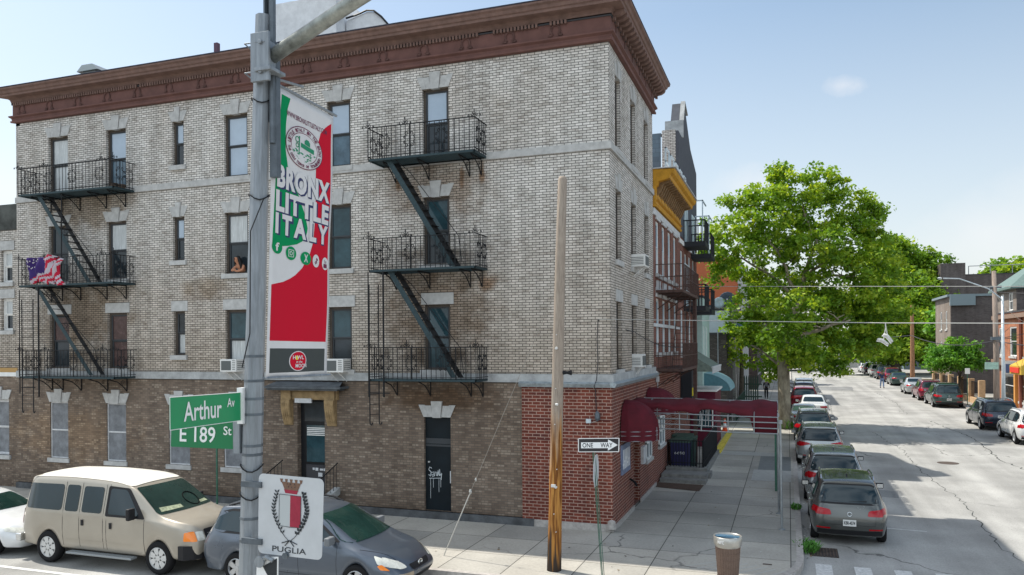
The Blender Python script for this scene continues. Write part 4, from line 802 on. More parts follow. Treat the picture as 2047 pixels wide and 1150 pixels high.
# ================================================================ CORNER STREET FURNITURE
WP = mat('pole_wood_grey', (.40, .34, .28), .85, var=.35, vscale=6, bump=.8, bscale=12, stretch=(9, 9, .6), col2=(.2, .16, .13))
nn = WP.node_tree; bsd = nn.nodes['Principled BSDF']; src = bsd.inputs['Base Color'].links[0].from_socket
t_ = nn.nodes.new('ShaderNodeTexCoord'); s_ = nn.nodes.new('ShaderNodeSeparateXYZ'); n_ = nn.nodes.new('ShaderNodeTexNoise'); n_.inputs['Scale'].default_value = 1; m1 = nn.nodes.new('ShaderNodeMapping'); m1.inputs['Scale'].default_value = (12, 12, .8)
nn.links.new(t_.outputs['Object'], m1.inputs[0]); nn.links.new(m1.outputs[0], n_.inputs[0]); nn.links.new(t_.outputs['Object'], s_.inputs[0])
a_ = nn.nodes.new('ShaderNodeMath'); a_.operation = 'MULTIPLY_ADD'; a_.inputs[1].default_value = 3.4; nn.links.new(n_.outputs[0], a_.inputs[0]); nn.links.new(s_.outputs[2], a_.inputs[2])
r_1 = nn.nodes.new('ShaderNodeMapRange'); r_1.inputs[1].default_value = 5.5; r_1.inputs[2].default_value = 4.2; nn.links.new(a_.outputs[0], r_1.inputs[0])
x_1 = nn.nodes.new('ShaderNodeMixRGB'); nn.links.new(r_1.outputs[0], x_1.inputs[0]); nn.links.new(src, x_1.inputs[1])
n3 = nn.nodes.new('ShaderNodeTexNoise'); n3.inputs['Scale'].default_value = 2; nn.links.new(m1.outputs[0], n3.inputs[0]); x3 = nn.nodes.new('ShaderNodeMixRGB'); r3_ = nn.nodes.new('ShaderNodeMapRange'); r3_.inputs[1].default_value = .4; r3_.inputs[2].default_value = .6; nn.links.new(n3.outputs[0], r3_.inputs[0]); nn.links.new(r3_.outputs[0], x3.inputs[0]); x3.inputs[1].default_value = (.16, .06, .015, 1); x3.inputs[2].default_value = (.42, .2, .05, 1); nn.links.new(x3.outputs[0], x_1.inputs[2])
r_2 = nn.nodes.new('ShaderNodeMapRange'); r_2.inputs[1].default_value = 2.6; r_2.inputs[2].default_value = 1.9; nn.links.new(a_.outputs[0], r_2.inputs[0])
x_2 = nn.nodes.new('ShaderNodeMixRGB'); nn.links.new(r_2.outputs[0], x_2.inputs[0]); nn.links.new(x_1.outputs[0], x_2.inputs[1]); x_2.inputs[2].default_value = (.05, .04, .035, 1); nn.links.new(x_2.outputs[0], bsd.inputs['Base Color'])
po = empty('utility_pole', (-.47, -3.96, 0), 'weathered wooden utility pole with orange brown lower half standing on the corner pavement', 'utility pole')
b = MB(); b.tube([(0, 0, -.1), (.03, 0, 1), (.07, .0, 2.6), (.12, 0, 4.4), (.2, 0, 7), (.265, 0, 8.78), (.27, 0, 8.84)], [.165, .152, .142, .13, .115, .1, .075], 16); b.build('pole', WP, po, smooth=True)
b = MB(); b.lathe([(.03, -.19), (.035, -.15), (.02, -.13)], 8, (.14, 0, 5.0), 'y'); b.lathe([(.025, 0), (.03, .04), (.02, .06)], 8, (.12, -.2, 3.75), 'x'); b.box(.0, -.19, 1.9, .1, -.14, 1.96); b.lathe([(.03, -.17), (.03, -.12)], 7, (.1, 0, 1.9), 'y')
for z in (.9, 1.3, 2.3, 3.3, 4.1, 5.3): b.lathe([(.012, -.165), (.012, -.13)], 5, (.05+z*.02+.03*math.sin(z*9), 0, z), 'y')
b.build('pole_fitting', mat('porcelain', (.6, .6, .58), .4), po); b = MB(); b.lathe([(.05, .1), (.03, .2), (.06, .3)], 8, (.14, 0, 4.45), 'x'); b.build('bracket', IRON, po)
WIRE = mat('pale_wire', (.42, .42, .4), .5, metal=.3); WIRED = mat('dark_wire', (.04, .04, .045), .6)
def wire(name, pts, r, m, label, cat='cable', sag=0, n=16):
    P = []
    for p, q in zip(pts, pts[1:]):
        for k in range(n): t = k/n; a = V(p).lerp(V(q), t); a.z -= sag*4*t*(1-t); P.append(a)
    P.append(V(pts[-1])); b = MB(); b.tube(P, r, 4, cap=False); return tag(b.build(name, m), label, cat)
o = wire('guy_wire', [(-3.34, -3.63, 0), (-.3, -3.96, 6.5)], .006, mat('guy_steel', (.25, .24, .22), .5, metal=.4), 'thin guy wire slanting from the pavement up to the wooden corner pole', 'guy wire'); b = MB(); b.tube([(-3.34, -3.63, 0), (-2.6, -3.71, 1.58)], .014, 5); b.lathe([(.02, -.06), (.04, 0), (.02, .06)], 6, (-2.6, -3.71, 1.6)); b.lathe([(.015, -.04), (.03, 0), (.015, .04)], 6, (-2.45, -3.73, 1.9)); b.build('turnbuckle', WIRE, o)
o = empty('one_way_sign', (.68, -4, 0), 'black and white ONE WAY arrow sign on a leaning green post at the corner', 'sign')
L = V((-.68, 4, 0)); b = MB()
for dx in (-.03, .0, .03): b.beam((.66+dx, -4+abs(dx)*.8, -.1), (.47+dx, -4+abs(dx)*.8, 2.72), .014 if dx else .03, .012)
b.build('sign_post', mat('green_post', (.05, .13, .09), .6, var=.3, vscale=8), o).location = L
F5 = quadfn((.13, -4.04, 3.0), (.13, -4.04, 2.69), (1.06, -4.04, 3.04), (1.05, -4.04, 2.73))
b = MB(); b.prism([(.02, 0), (.98, 0), (1, .05), (1, .95), (.98, 1), (.02, 1), (0, .95), (0, .05)], F5, 0, -.005); c = b.build('sign_plate', SW, o); c.location = L
b = MB(); b.face([F5(*p, .002) for p in ((.02, .05), (.98, .05), (.98, .95), (.02, .95))]); b.build('sign_black_face', mat('sign_black', (.035, .033, .035), .5), c)
b = MB(); b.face([F5(*p, .004) for p in ((.075, .3), (.73, .3), (.73, .1), (.965, .5), (.73, .9), (.73, .72), (.075, .72))]); b.build('sign_arrow', SW, c)
btext('ONE', .11, .37, .34, .67, .0065, INK, 'lettering', F5, c, bold=.012); btext('WAY', .55, .84, .34, .67, .0065, INK, 'lettering', F5, c, bold=.012)
b = MB(); pr = [(.3*math.cos(a), .38*math.sin(a)) for a in [PI/8+k*PI/4 for k in range(8)]]; b.prism(pr, lambda u, v, d: (.5+d+.02*v, -3.92+u*.9, 2.28+v), 0, .006); b.build('side_sign_plate', SGY, o).location = L
# wire basket litter bin
o = empty('litter_bin', (3.3, -3.72, 0), 'brown mesh litter bin with a steel collar standing near the kerb corner', 'litter bin')
b = MB(); b.lathe([(.2, .0), (.2, .05), (.235, .5), (.255, .8)], 28, m=0, cap=False); b.lathe([(.19, .02), (.225, .5), (.245, .8)], 28, m=0, cap=False)
BINM = mat('bin_mesh', (.15, .105, .085), .5, metal=.35, var=.4, vscale=60, bump=.9, bscale=90); b.build('basket', BINM, o)
b = MB(); b.lathe([(.255, .78), (.29, .84), (.295, 1.0), (.285, 1.01), (.27, .99), (.265, .8)], 28, cap=False); b.build('collar', mat('bin_steel', (.42, .41, .38), .35, metal=.7, var=.15), o, smooth=True)
b = MB(); b.lathe([(0, .9), (.26, .92)], 24, cap=False); b.box(-.24, -.05, .98, .24, .06, 1.0); b.box(-.2, .1, .96, .1, .2, .98); b.build('inner_lid', mat('bin_blue', (.1, .2, .3), .3, metal=.4, var=.3), o)
b = MB(); vs, fs = text_mesh('NYC', bold=.03)
b.add([(.297*math.sin(-.38+.5*x-.3), -.297*math.cos(-.38+.5*x-.3), .88+.065*y) for x, y in vs], fs); b.build('lettering', SW, o, fix=False)
for k in range(0, 12): 
    a = k*PI/6; 
b = MB()
for k in range(28): a = k*2*PI/28; b.tube([(.202*math.cos(a), .202*math.sin(a), .03), (.257*math.cos(a), .257*math.sin(a), .8)], .005, 4, cap=False)
for z in (.05, .2, .35, .5, .65): b.lathe([(.2+.072*z+.004, z), (.2+.072*z+.008, z+.01)], 28, cap=False)
b.build('ribs', mat('bin_rib', (.2, .14, .11), .5, metal=.4), o)
# overhead wires and the hanging shoes
wire('overhead_wire', [(-.34, -.04, 5.74), (2.0, -.6, 5.7)], .008, WIRE, 'pale service wire leaving the brick corner, stub end', sag=0) if 0 else None
o = wire('overhead_wire', [(-.34, -.05, 5.76), (6.54, -2.04, 5.5), (26, -7.7, 5.0)], .009, WIRE, 'lower pale overhead wire with shoes hanging from it, fixed to the brick corner')
wire('overhead_wire', [(.51, 14.92, 7.64), (12.5, 11.8, 7.05), (20, 9.5, 6.7)], .011, WIRE, 'upper pale overhead wire crossing in front of the big tree')
wire('service_cable', [(-.34, -.05, 5.74), (.12, 2.8, 5.45), (.14, 7.5, 5.03), (.3, 14, 4.9)], .014, WIRED, 'black cable running from the brick corner along the side street front', sag=.03)
b = MB(); b.tube([(-.34, -.03, 5.76), (-.37, -.03, 5.2), (-.35, -.03, 4.6), (-.38, -.1, 4.1), (-.42, -.22, 3.95), (-.42, -.06, 3.85), (-.4, -.05, 3.2)], .011, 4); tag(b.build('wall_cable', WIRED), 'black cable dropping down the brick corner to a grey wall lamp', 'cable')
o = empty('wall_lamp', (-.35, -.05, 3.1), 'dark dome wall lamp on the red brick avenue corner', 'wall lamp'); b = MB(); b.lathe([(.0, .18), (.06, .12), (.07, -.02), (.03, -.1), (0, -.12)], 10, (0, -.12, .0)); b.box(-.05, -.08, -.08, .05, 0.02, .08); b.build('lamp_body', GALVD, o); b = MB(); b.tube([(-.02, -.1, -.1), (-.2, -.08, -.16)], .008, 4); b.build('lamp_lead', WIRE, o)
b = MB(); b.box(-.68, -.1, 2.93, -.55, -.03, 3.04); tag(b.build('wall_box', mat('pale_blue_box', (.5, .58, .62), .5)), 'small pale blue junction box on the red brick front left of the dark dome lamp', 'junction box')
o = empty('hanging_shoes', (6.54, -2.04, 5.5), 'pair of pale trainers hanging by their laces from the lower overhead wire', 'shoes'); o.scale = (.85, .85, .8)
SH = mat('shoe_canvas', (.5, .5, .48), .8, var=.3, vscale=20)
for k, (dx, dz, rot) in enumerate(((-.06, -.52, .45), (.05, -.42, .75))):
    b = MB(); prof = [(-.15, .0, .03), (-.13, .01, .045), (-.05, .03, .05), (.03, .02, .045), (.1, 0, .045), (.15, -.01, .03)]
    R_ = Matrix.Rotation(rot, 3, 'Y'); pts = [R_ @ V((x, 0, z))+V((dx, -.03*k, dz)) for x, z, r in prof]; b.tube(pts, [p[2] for p in prof], 8); s_ = b.build('shoe', SH, o, smooth=True)
    b = MB(); pts = [R_ @ V((x, 0, z-.04))+V((dx, -.03*k, dz)) for x, z, r in prof]; b.tube(pts, .018, 6); b.build('sole', SW, s_)
b = MB(); b.tube([(0, 0, .0), (.0, 0, -.15), (-.05, 0, -.48)], .012, 5); b.tube([(0, 0, .0), (.015, 0, -.15), (.05, -.03, -.4)], .012, 5); b.build('laces', SH, o)
# kerb details: drain grate, manhole, weeds
b = MB(); 
for k in range(9): b.box(5.02+k*.075, -.35, -.15, 5.05+k*.075, .5, -.135)
for k in range(7): b.box(5.0, -.35+k*.138, -.15, 5.66, -.31+k*.138, -.138)
o = b.build('drain_grate', mat('grate_iron', (.08, .06, .05), .7, var=.4)); tag(o, 'rusty iron storm drain grate in the gutter behind the nearest parked car', 'drain'); b = MB(); b.face([(5.0, -.36, -.147), (5.67, -.36, -.147), (5.67, .55, -.147), (5.0, .55, -.147)]); b.build('grate_void', INK, o)
b = MB(); b.lathe([(0, .006), (.34, .008), (.42, .004)], 20, (10.9, 16.6, rise(16.6)-.15)); o = tag(b.build('manhole_cover', mat('grate_iron')if 0 else MC['grate_iron']), 'round iron manhole cover in the sunlit roadway', 'manhole cover')
b = MB(); b.box(3.95, -2.05, .003, 4.15, -1.97, .008); tag(b.build('pavement_plate', MC['grate_iron']), 'small rusty plate set in the corner pavement', 'pavement plate')
def weeds(name, x, y, z, n, rr, h, label, m=None):
    b = MB(); random.seed(int(x*10+y))
    for k in range(n):
        a = random.uniform(0, 2*PI); r = rr*random.random()**.5; px, py = x+r*math.cos(a)*.5, y+r*math.sin(a); t = random.uniform(0, 2*PI); L = h*random.uniform(.4, 1); q = V((math.cos(t), math.sin(t), 0))
        p0 = V((px, py, z)); p1 = p0+q*L*.35+V((0, 0, L*.7)); p2 = p0+q*L*.8+V((0, 0, L)); s = V((-q.y, q.x, 0))*.018
        b.face([p0-s*.4, p0+s*.4, p1+s, p1-s]); b.face([p1-s, p1+s, p2])
    return tag(b.build(name, m or mat('weed_green', (.07, .2, .03), .7, var=.4, vscale=9), fix=False), label, 'weeds', kind='stuff')
weeds('weeds', 4.95, .25, -.15, 260, .55, .22, 'green weeds growing in the gutter beside the drain grate'); weeds('weeds', 4.72, 4.6, 0, 120, .3, .15, 'tuft of weeds in the kerb joint beyond the canopy posts')
# ================================================================ SIDE STREET: AWNINGS, CANOPY
MRN = mat('maroon_canvas', (.085, .009, .016), .8, var=.22, vscale=3, bump=.15); MRND = mat('maroon_paint', (.11, .012, .03), .6, var=.2)
TUBE = mat('canopy_tube', (.27, .29, .3), .45, metal=.5, var=.2)
SIL = mat('pale_blue_frame', (.45, .55, .62), .5)
def dome(x0, y0, y1, z0, z1, prot, label):
    r = empty('dome_awning', (x0, (y0+y1)/2, z0), label, 'awning', 'maroon dome awnings'); b = MB(); yc = (y0+y1)/2; hw = (y1-y0)/2; h = z1-z0; n, m = 14, 8; P = {}
    for i in range(n+1):
        a = PI*i/n
        for j in range(m+1):
            t = PI/2*j/m; s = 1+.02*(i % 2)   # gore seams
            P[i, j] = b.vadd((prot*math.sin(a)*math.sin(t)**.8*s+.02 if j else .02, -hw*math.cos(a)*math.sin(t)*s, h*math.cos(t)))
    for i in range(n):
        for j in range(m): b.f.append([P[i, j], P[i+1, j], P[i+1, j+1], P[i, j+1]]); b.m.append(0)
    for i in range(n):
        if i < n*.62 or hw > .9:
            q, s = b.v[P[i, m]], b.v[P[i+1, m]]; b.face([q, s, (s[0], s[1], -.28), (q[0], q[1], -.28)])
    o = b.build('canvas', MRN, r); o.modifiers.new('s', 'SOLIDIFY').thickness = .012
    b = MB()
    for z in (0, -.12, -.27): b.tube([(prot*math.sin(PI*i/n)+.02, -hw*math.cos(PI*i/n), z) for i in range(n+1)], .012, 5)
    for i in range(6, n+1, 2): b.tube([(prot*math.sin(PI*i/n)+.02, -hw*math.cos(PI*i/n), .1), (prot*math.sin(PI*i/n)+.02, -hw*math.cos(PI*i/n), -.27)], .011, 5)
    b.build('awning_frame', TUBE, r)
dome(.04, .95, 2.4, 2.6, 3.46, .95, 'torn maroon dome awning nearest the building corner, above the blue wall board')
dome(.04, 5.0, 6.7, 3.0, 3.6, .9, 'maroon dome awning behind the canopy, second from the building corner')
r = empty('entrance_canopy', (2, 3, 0), 'long torn maroon entrance canopy on a pale tube frame reaching the kerb', 'canopy'); L = V((-2, -3, 0))
def CP(t, s, z):      # t 0 house .. 1 kerb, s 0 near .. 1 far
    a = V((.12, 2.15, 0)).lerp(V((4.25, 1.62, 0)), t); c = V((.12, 4.0, 0)).lerp(V((4.22, 3.7, 0)), t); p = a.lerp(c, s); p.z = z; return p
b = MB()
for s, z in ((0, 3.05), (0, 2.9), (0, 2.74), (0, 2.6), (1, 3.05), (1, 2.88), (1, 2.7), (.5, 3.42)): b.tube([CP(0, s, z), CP(.33, s, z+.01), CP(.66, s, z-.01), CP(1, s, z)], .016, 5)
for t in (0, .12, .35, .5, .68, .85, 1):
    for s in (0, 1): b.tube([CP(t, s, 2.58 if s == 0 else 2.7), CP(t, s, 3.07)], .016, 5)
    b.tube([CP(t, 0, 3.05), CP(t, .5, 3.42), CP(t, 1, 3.05)], .016, 5)
for z in (2.62, 2.8, 3.0, 3.2): b.tube([CP(1, .12*(z > 3), z), CP(1, 1-.12*(z > 3), z)], .016, 5)
b.build('tube_frame', TUBE, r).location = L
b = MB(); n = 40; P = {}
for i in range(n+1):
    t = i/n
    for j in range(9):
        q = j/8; low = 3.12-.0*t
        s_n = .02       # near hem hangs unevenly
        zn = 3.08+.1*math.sin(t*PI*2.2) if t < .5 else (3.2-.5*(t-.5) if t < .85 else 2.6)
        if q <= .5: s = s_n+(.5-s_n)*(q*2)**1.7; z = zn+(3.42-zn)*(q*2)**.42
        else: s = .5+(q-.5)*2*.48; z = 3.44-.36*(q-.5)*2
        p = CP(t, s, z+.02*math.sin(t*37)+.025*math.sin(t*13+q*5)); P[i, j] = b.vadd(p)
for i in range(n):
    for j in range(8): b.f.append([P[i, j], P[i+1, j], P[i+1, j+1], P[i, j+1]]); b.m.append(0)
b.face([CP(1.003, .0, 2.62), CP(1.003, 1, 2.62), CP(1.003, 1, 3.05), CP(1.003, .5, 3.42), CP(1.003, 0, 3.05)]) if 0 else None
o = b.build('canvas_cover', MRN, r, smooth=True); o.location = L; o.modifiers.new('s', 'SOLIDIFY').thickness = .01
for s, x, y in ((0, 4.34, 1.6), (1, 4.24, 3.68)):
    b = MB(); b.tube([(x, y, 0), (x-.03, y, 2.95)], .033, 8); b.lathe([(.09, 0), (.09, .02), (.04, .04)], 10, (x, y, 0)); b.lathe([(.06, 2.88), (.06, 2.98)], 8, (x-.03, y, 0)); b.build('canopy_post', TUBE, r).location = L
b = MB(); b.box(4.07, 7.35, 0, 4.15, 7.4, 3.0); tag(b.build('sign_post', MC['green_post']), 'dark green sign post standing behind the canopy end, its sign hidden by canvas', 'post')
# wall board, spotlights, house door, windows at street level
b = MB(); b.box(.03, 1.05, 1.35, .08, 2.25, 2.2); o = tag(b.build('wall_board', mat('board_blue', (.16, .2, .3), .5, var=.5, vscale=6)), 'blue grey painted board on the side wall beneath the nearest dome awning', 'board')
b = MB()
for k in range(5): b.box(.08, 1.2+k*.2, 1.5, .09, 1.28+k*.2, 2.05); b.box(.08, 1.15+k*.2, 1.6+.08*(k % 3), .092, 1.3+k*.2, 1.66+.08*(k % 3))
b.build('board_lettering', SW, o)
b = MB(); b.tube([(.05, 2.3, 1.05), (.2, 2.2, .98), (.28, 2.1, .9)], .03, 6); b.tube([(.05, 2.5, 1.0), (.2, 2.4, .93), (.26, 2.3, .86)], .03, 6); tag(b.build('spotlight', IRON), 'pair of small black spotlights on the side wall under the blue board', 'spotlight')
b = MB(); b.box(.03, 4.25, 1.2, .12, 4.75, 1.75); tag(b.build('menu_case', TRIM), 'small pale framed case on the brick wall past the doorway', 'wall case')
def lowwin(y0, y1, z0, z1, label, x=.03, m=SIL):
    r = empty('shop_window', (x, (y0+y1)/2, z0), label, 'window'); b = MB(); w_ = y1-y0; h = z1-z0
    for q in ((-w_/2, -w_/2+.07, 0, h), (w_/2-.07, w_/2, 0, h), (-w_/2, w_/2, 0, .07), (-w_/2, w_/2, h-.07, h), (-.03, .03, 0, h), (-w_/2, w_/2, h*.5-.03, h*.5+.03)): b.box(0, q[0], q[2], .06, q[1], q[3])
    b.build('window_frame', WOOD, r); b = MB(); b.box(.0, -w_/2+.02, .02, .03, w_/2-.02, h-.02); b.build('pane', GB, r); b = MB(); b.box(0, -w_/2-.1, -.1, .1, w_/2+.1, 0); b.build('sill', STONE, r)
lowwin(5.0, 6.1, 1.2, 2.35, 'white framed ground floor window beside the dome awnings', .035)
lowwin(8.0, 9.3, 1.3, 2.4, 'white framed ground floor window of the row house behind the wheelie bins', .0)

# ================================================================ ROW HOUSES ON THE SIDE STREET
rh = empty('row_house', (0, 10.7, 0), 'three storey red brick row house with mustard yellow cornice next to the corner building', 'row house'); L = V((0, -10.7, 0))
Y2 = 14.1
W2 = [(7.75, 8.6), (9.25, 10.1), (10.8, 11.65), (12.4, 13.25)]
hs = [(a, c, z0, z1) for z0, z1 in ((4.75, 6.75), (7.65, 9.6)) for a, c in W2]
mb = MB(); mb.wall(YE, Y2, 4.0, 10.3, hs, FS, .2, 0); mb.wall(YE, Y2, -.2, 4.0, [(8.0, 9.3, 1.3, 2.4), (11.3, 12.4, 0, 2.4)], FS, .3, 1); mb.box(-12, YE+.02, 0, -.25, Y2, 10.2)
mb.build('wall', [RED2, RED], rh, fix=False).location = L
WIN2 = mat('window_pale_blue', (.5, .6, .66), .4, var=.1)
for z0, z1 in ((4.75, 6.75), (7.65, 9.6)):
    for k, (a, c) in enumerate(W2):
        o = win(rh, FS, a, c, z0, z1, d=.05, fr=WOOD, sa=WIN2, mats=(GB, GD), off=L, fw=.07)
        b = MB()
        if z0 < 6: b.box(.0, a-.12, z1+.05, .05, c+.12, z1+.4); [b.box(.0, a+q, z1+.4, .06, a+q+.12, z1+.65) for q in (.05, .36, .66)]
        else: b.box(.0, a-.1, z1+.03, .05, c+.1, z1+.12)
        b.build('lintel', TRIM, o)
mb = MB(); mb.box(.0, YE, 9.72, .06, Y2, 9.95); mb.box(0, YE, 5.7, .03, Y2, 5.82); mb.box(0, YE, 4.0, .1, Y2, 4.1); mb.build('stone_band', TRIM, rh).location = L
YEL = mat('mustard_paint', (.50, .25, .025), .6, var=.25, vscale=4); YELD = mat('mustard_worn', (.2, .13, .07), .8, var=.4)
b = MB(); pr = [(0, 10.0), (.12, 10.0), (.15, 10.08), (.1, 10.12), (.1, 10.2), (.17, 10.24), (.1, 10.28), (.1, 10.72), (.16, 10.76), (.2, 10.9), (.6, 10.98), (.62, 11.1), (.72, 11.16), (.78, 11.3), (0, 11.34)]
b.prism(pr, lambda u, v, d: (u, d, v), YE+.05, Y2); b.build('cornice', YEL, rh).location = L
b = MB(); y = YE+.35
while y < Y2-.2:
    b.prism([(.1, 10.45), (.2, 10.55), (.34, 10.85), (.58, 10.92), (.58, 10.98), (.1, 10.98)], lambda u, v, d: (u, d, v), y, y+.16); y += .4
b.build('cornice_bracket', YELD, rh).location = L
b = MB(); y = YE+.5
while y < Y2-.6: b.box(.1, y, 10.34, .115, y+.55, 10.66); y += .85
b.build('cornice_panel', YEL, rh).location = L
b = MB(); b.box(0, YE, 11.34, .82, Y2, 11.37); b.build('cornice_capping', TRIM, rh).location = L
b = MB()      # white glazed screens on its roof
for k in range(5):
    y = 8.2+k*1.25
    for q in ((y, y+.05, 11.3, 12.35), (y+.9, y+.95, 11.3, 12.35), (y, y+.95, 12.3, 12.35), (y, y+.95, 11.8, 11.84)): b.box(.28, q[0], q[2], .34, q[1], q[3])
b.build('roof_rail', WIN2, rh).location = L
b = MB(); b.box(.02, YE+.3, 3.7, .1, YE+.6, 3.9); b.tube([(.06, YE+.45, 3.7), (.06, YE+.45, 3.1)], .015, 4); b.build('wall_light', TRIM, rh).location = L
FER = mat('rusty_iron', (.085, .05, .042), .7, var=.4, vscale=9)
fe = empty('fire_escape', (.5, 10, 4), 'rusty brown iron fire escape with two landings on the row house in the side street', 'fire escape'); L3 = -fe.location
for z, y0, y1 in ((7.05, 7.6, 12.6), (4.2, 7.3, 12.0)):
    b = MB(); b.box(0.02, y0, z-.12, 1.0, y1, z-.02); b.build('platform', FER, fe).location = L3
    b = MB(); 
    for h in (.45, .9): b.beam((1, y0, z+h), (1, y1, z+h), .025, .03); b.beam((0, y0, z+h), (1, y0, z+h), .025, .03); b.beam((0, y1, z+h), (1, y1, z+h), .025, .03)
    n = 26
    for k in range(n+1): y = y0+(y1-y0)*k/n; b.tube([(1, y, z), (1, y, z+.9)], .01, 4, cap=False)
    for k in range(7): b.tube([(k/7, y0, z), (k/7, y0, z+.9)], .01, 4, cap=False); b.tube([(k/7, y1, z), (k/7, y1, z+.9)], .01, 4, cap=False)
    b.build('railing', FER, fe).location = L3
    for y in (y0+.3, (y0+y1)/2, y1-.3): b = MB(); b.beam((.02, y, z-.15), (.9, y, z-.15), .03, .04); b.tube([(.9, y, z-.17), (.5, y, z-.35), (.03, y, z-.7)], .02, 4); b.build('bracket', FER, fe).location = L3
b = MB(); 
for x in (.35, .85): b.beam((x, 9.2, 4.2), (x, 11.2, 7.0), .02, .12)
for k in range(1, 11): t = k/11; b.box(.35, 9.2+2*t-.02, 4.2+2.8*t, .85, 9.2+2*t+.12, 4.22+2.8*t)
b.build('stair', FER, fe).location = L3
b = MB(); 
for x in (.55, .95): b.tube([(x, 11.9, 4.2), (x, 11.9, 8.2)], .02, 5)
for k in range(13): b.tube([(.55, 11.9, 4.35+k*.28), (.95, 11.9, 4.35+k*.28)], .012, 4)
b.build('ladder', FER, fe).location = L3
b = MB(); b.box(.74, 12.75, 0, .88, 12.95, 11.0 if 0 else 8.0); tag(b.build('downpipe_post', FER), 'tall rust brown post in front of the row house fire escape', 'post')
# tall house behind it, with stucco gable
h3 = empty('tall_house', (-3, 17.5, 0), 'tall narrow house with dark stucco gable and black balconies behind the yellow cornice', 'house'); L = -h3.location
BLUEB = brick('blue_painted_brick', (.16, .21, .26), (.12, .17, .21), (.10, .13, .16), bw=.4, rh=.2, ms=.012, dark=(.08, .11, .14), dirt_amt=.5)
STU = mat('dark_stucco', (.085, .09, .105), .9, var=.2, vscale=3, bump=.4)
mb = MB(); mb.face([(-9, Y2, 10), (-.75, Y2, 10), (-.75, Y2, 14.45), (-9, Y2, 14.45)]); mb.face([(-9, Y2, 14.45), (-.75, Y2, 14.45), (-.75, 15, 14.5), (-9, 15, 14.5)]); mb.face([(-9, Y2, 0), (-.01, Y2, 0), (-.01, Y2, 10), (-9, Y2, 10)]); mb.build('side_wall', BLUEB, h3, fix=False).location = L
mb = MB(); mb.prism([(Y2+.0, 9.9), (21.2, 9.9), (21.2, 14.0), (18.6, 14.7), (16.9, 15.9), (16.0, 16.25), (15.4, 15.2), (15.4, 14.5), (Y2, 14.5)], lambda u, v, d: (d, u, v), 0.02, -.5); mb.prism([(15, 10), (21.2, 10), (21.2, 13), (15, 13)], lambda u, v, d: (d, u, v), -.5, -9); mb.build('gable_wall', STU, h3).location = L
mb = MB(); mb.box(-.7, Y2-.03, 10.5, -.1, Y2+.02, 14.55); mb.build('quoin_strip', PALE, h3).location = L
b = MB(); b.box(-.75, 15.35, 14.5, .08, 15.5, 15.3); b.beam((.0, 15.4, 15.25), (.0, 16.0, 16.32), .2, .06); b.beam((0, 16.0, 16.3), (0, 17, 15.95), .2, .06); b.build('coping', STONED, h3).location = L
W3 = [(14.6, 15.5), (16.1, 17.0), (17.6, 18.5), (19.2, 20.1)]
mb = MB(); mb.wall(Y2, 21.2, -.2, 9.9, [(a, c, z0, z1) for z0, z1 in ((4.6, 6.6), (7.3, 9.3)) for a, c in W3], FS, .2); mb.box(-9, Y2+.01, 0, -.3, 21.2, 9.8); mb.build('wall', RED2, h3, fix=False).location = L
for z0, z1 in ((4.6, 6.6), (7.3, 9.3)):
    for a, c in W3: win(h3, FS, a, c, z0, z1, d=.05, fr=WOOD, sa=WIN2, mats=(GD, GD), off=L)
b = MB(); b.box(0, Y2, 9.55, .06, 21.2, 9.75); b.build('stone_band', WOOD, h3).location = L
BLK = mat('balcony_black', (.025, .027, .032), .6)
for y0, y1, z in ((15.6, 17.4, 9.75), (18.6, 20.4, 9.5), (15.6, 17.4, 6.8), (18.6, 20.4, 6.75)):
    b = MB(); b.box(0.02, y0, z-.22, 1.0, y1, z); b.box(.95, y0, z+.95, 1.0, y1, z+1.0); b.box(0.02, y0, z+.95, 1, y0+.05, z+1); b.box(0.02, y1-.05, z+.95, 1, y1, z+1)
    for k in range(14): y = y0+(y1-y0)*k/13; b.box(.96, y-.012, z, .985, y+.012, z+.95)
    for k in range(7): x = .05+k*.15; b.box(x, y0, z, x+.02, y0+.02, z+.95); b.box(x, y1-.02, z, x+.02, y1, z+.95)
    o = b.build('balcony', BLK, h3); o.location = L
    b = MB(); b.box(.02, y0+.2, z, .06, y1-.3, z+2.0); b.build('balcony_window', WIN2, o)
    if z > 9: b = MB(); [b.box(.15+q*.7, y0+.1, z, .2+q*.7, y0+.15, z+1.9) for q in (0, 1)]; b.box(.15, y0+.1, z+1.85, .9, y0+.15, z+1.9); b.box(.85, y0+.1, z+1.85, .9, y1-.1, z+1.9); b.build('screen_frame', WIN2, o)
